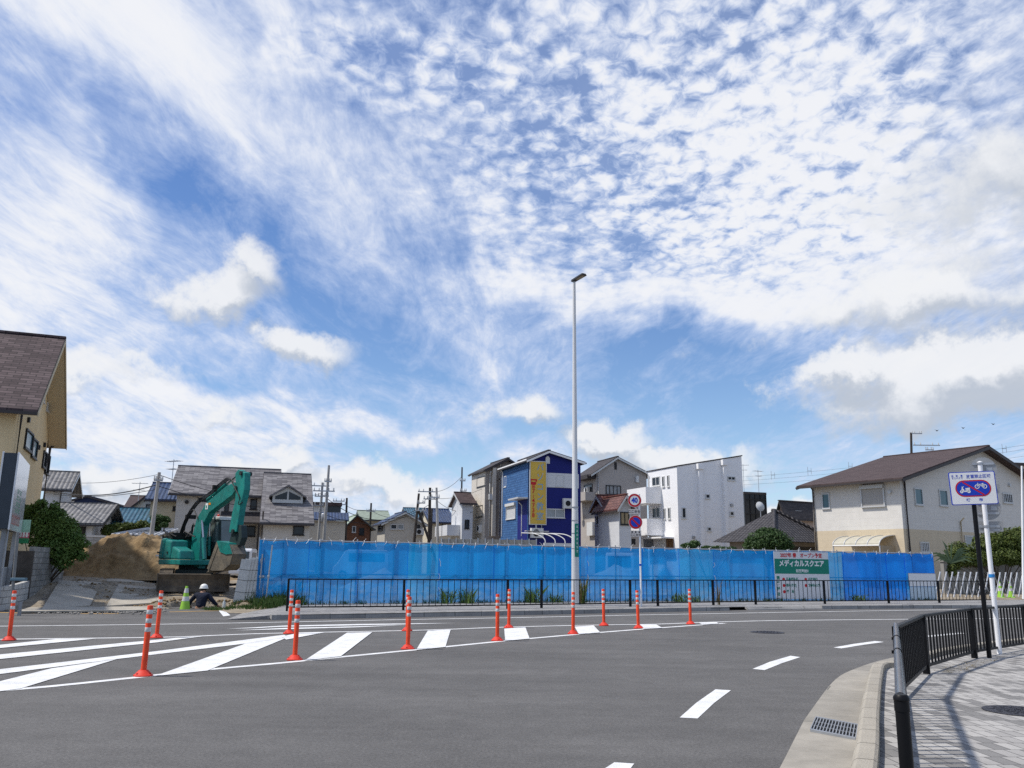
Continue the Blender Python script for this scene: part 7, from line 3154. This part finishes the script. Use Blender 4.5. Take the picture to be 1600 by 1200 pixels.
plant('hedge', 'big overgrown hedge above the stained concrete wall', 'hedge', b,
      clumps_px([(1500, 862, 20, 16, 0), (1520, 868, 20, 14, 0), (1545, 852, 26, 20, 0), (1572, 845, 26, 20, 0), (1596, 850, 22, 26, 0), (1560, 868, 30, 14, -.3), (1590, 836, 14, 12, .2), (1492, 876, 12, 16, -.8), (1484, 890, 10, 12, -1.0), (1620, 846, 20, 22, 0), (1606, 878, 16, 10, -.6), (1530, 874, 20, 12, -.4), (1510, 874, 16, 12, -.5), (1550, 874, 20, 10, -.5), (1578, 872, 20, 12, -.5), (1480, 878, 10, 12, -.9)], b, 48.8), 24000, .075, m_leaf2)
# agave like spikes in the hedge
b = P(1486, 880, 46.8)
ag_ = thing('spiky_plant', 'spiky pale green plant at the near end of the hedge', 'plant', b)
m1 = MB()
for i in range(26):
    a = random.uniform(-.6, PI + .6)
    l_ = random.uniform(.7, 1.5)
    d = Vector((math.cos(a) * .9, random.uniform(-.4, .1), abs(math.sin(a)) + .15))
    q1_ = d * l_ * .6 + Vector((0, 0, .1))
    q2_ = d * l_ + Vector((0, 0, -.15 * l_))
    s_ = Vector((-d.z, 0, d.x)).normalized() * .05
    m1.add([-s_ * .6, s_ * .6, q1_ + s_, q2_, q1_ - s_], [(0, 1, 2, 3, 4)])
m1.build('foliage', leafmat('pale spikes', (.06, .11, .05), (.16, .21, .12)), ag_, recalc=False)


def blades(mb, x, y, z, n, h, spread, w=.012, lk=1.0):
    for _ in range(n):
        a = random.uniform(0, 2 * PI)
        r_ = spread * random.random() ** .6
        q = Vector((x + r_ * math.cos(a), y + r_ * math.sin(a), z))
        hh_ = h * random.uniform(.45, 1.15)
        lean = Vector((random.gauss(0, .35) * lk, random.gauss(0, .3) * lk, 0)) * hh_
        s_ = Vector((random.uniform(-1, 1), random.uniform(-1, 1), 0)).normalized() * w
        m_ = q + lean * .35 + Vector((0, 0, hh_ * .6))
        t = q + lean + Vector((0, 0, hh_))
        mb.add([q - s_, q + s_, m_ + s_ * .8, t, m_ - s_ * .8], [(0, 1, 2, 3, 4)])


gr = MB()
for i in range(150):      # strip between pit and road, thickening towards the fence end
    px = 318 + 125 * (i / 150) ** .8
    q = G(px, random.uniform(944, 950), .1)
    blades(gr, q.x, q.y, lot_z(q.x, q.y) - .01, 16, .10 + .26 * sstep(375, 425, px), .14, .010)
for i in range(90):
    px = random.uniform(385, 470)
    q = G(px, random.uniform(936, 946), .12)
    blades(gr, q.x, q.y, max(.1, lot_z(q.x, q.y) if q.x < -7.6 else .12), 14, .42, .2, .012)
for i in range(230):      # thin fringe along the foot of the sheeting
    px = random.uniform(450, 1460)
    q = fence_at(px)
    blades(gr, q.x + random.uniform(-.1, .1), q.y - random.uniform(.1, .35), .12, 7, .16, .14, .009)
structure(gr.build('grass', m_grass, recalc=False), 'stuff')
wl = [(695, .55, 60, 'leafy weed clump at the foot of the sheeting between two island posts'), (727, .62, 80, 'bushier leafy weed clump at the foot of the sheeting'), (826, .62, 80, 'tall weed clump at the foot of the sheeting below the shaded navy gable'), (861, .4, 45, 'low weed clump at the foot of the sheeting just before the street lamp'), (1052, .4, 50, 'low spreading weeds at the foot of the sheeting beyond the round signs'), (700 + 378, .3, 30, 'small weed tuft below the white modern house'), (1330, .3, 60, 'low weed fringe under the dense blue sheet past the hoarding')]
for px, h, n, lb in wl:
    q = fence_at(px) + Vector((.12, -.4, .12))
    t = thing('weed_clump', lb, 'weeds', q, 0, 'weeds along the sheeting')
    m1 = MB()
    blades(m1, 0, 0, 0, n, h, .34, .012)
    leaves(m1, [((random.uniform(-.35, .35), random.uniform(-.1, .1), h * random.uniform(.2, .8)), (.16, .12, .14), 1) for _ in range(7)], n * 1.6, .04)
    m1.build('foliage', m_leaf3, t, recalc=False)
for px, py, h, n, lb, m in ((907, 943.5, 1.05, 110, 'tall dry brown weed clump at the foot of the street lamp', m_dry), (1123, 945, .95, 26, 'single tall dry yellow weed on the far pavement', m_dry)):
    q = G(px, py, .12)
    t = thing('dry_weed', lb, 'weeds', q)
    m1 = MB()
    blades(m1, 0, 0, 0, n, h, .16 if n > 50 else .06, .009, .55)
    m1.build('stalks', m, t, recalc=False)
    if n > 50:
        m1 = MB()
        blades(m1, .05, 0, 0, 50, h * .9, .2, .010, .5)
        m1.build('foliage', m_leaf3, t, recalc=False)
# dry leaves against the near railing foot
dg = MB()
for i in range(110):
    t_ = random.random()
    q = NR[2].lerp(NR[3], .15 + .75 * t_) + Vector((random.uniform(-.05, .35), random.uniform(-.25, .02), .135))
    a = random.uniform(0, 6.28)
    d = Vector((math.cos(a), math.sin(a), random.uniform(-.05, .35)))
    s_ = Vector((-d.y, d.x, 0)) * .006
    l_ = random.uniform(.06, .22)
    dg.add([q - s_, q + s_, q + d * l_], [(0, 1, 2)])
structure(dg.build('dry_grass', m_dry, recalc=False), 'stuff')
# gravel strewn in the entrance
gv = MB()
for i in range(1500):
    px, py = random.uniform(60, 260), random.uniform(918, 952)
    q = G(px, py, .15)
    if q.x > -10:
        continue
    s_ = random.uniform(.012, .05)
    z = lot_z(q.x, q.y)
    gv.ball((q.x, q.y, z), s_, 5, 3, (1, 1, .6))
structure(gv.build('gravel', mat('grey gravel', (.30, .28, .25), .9, var=.4, vs=6)), 'stuff')
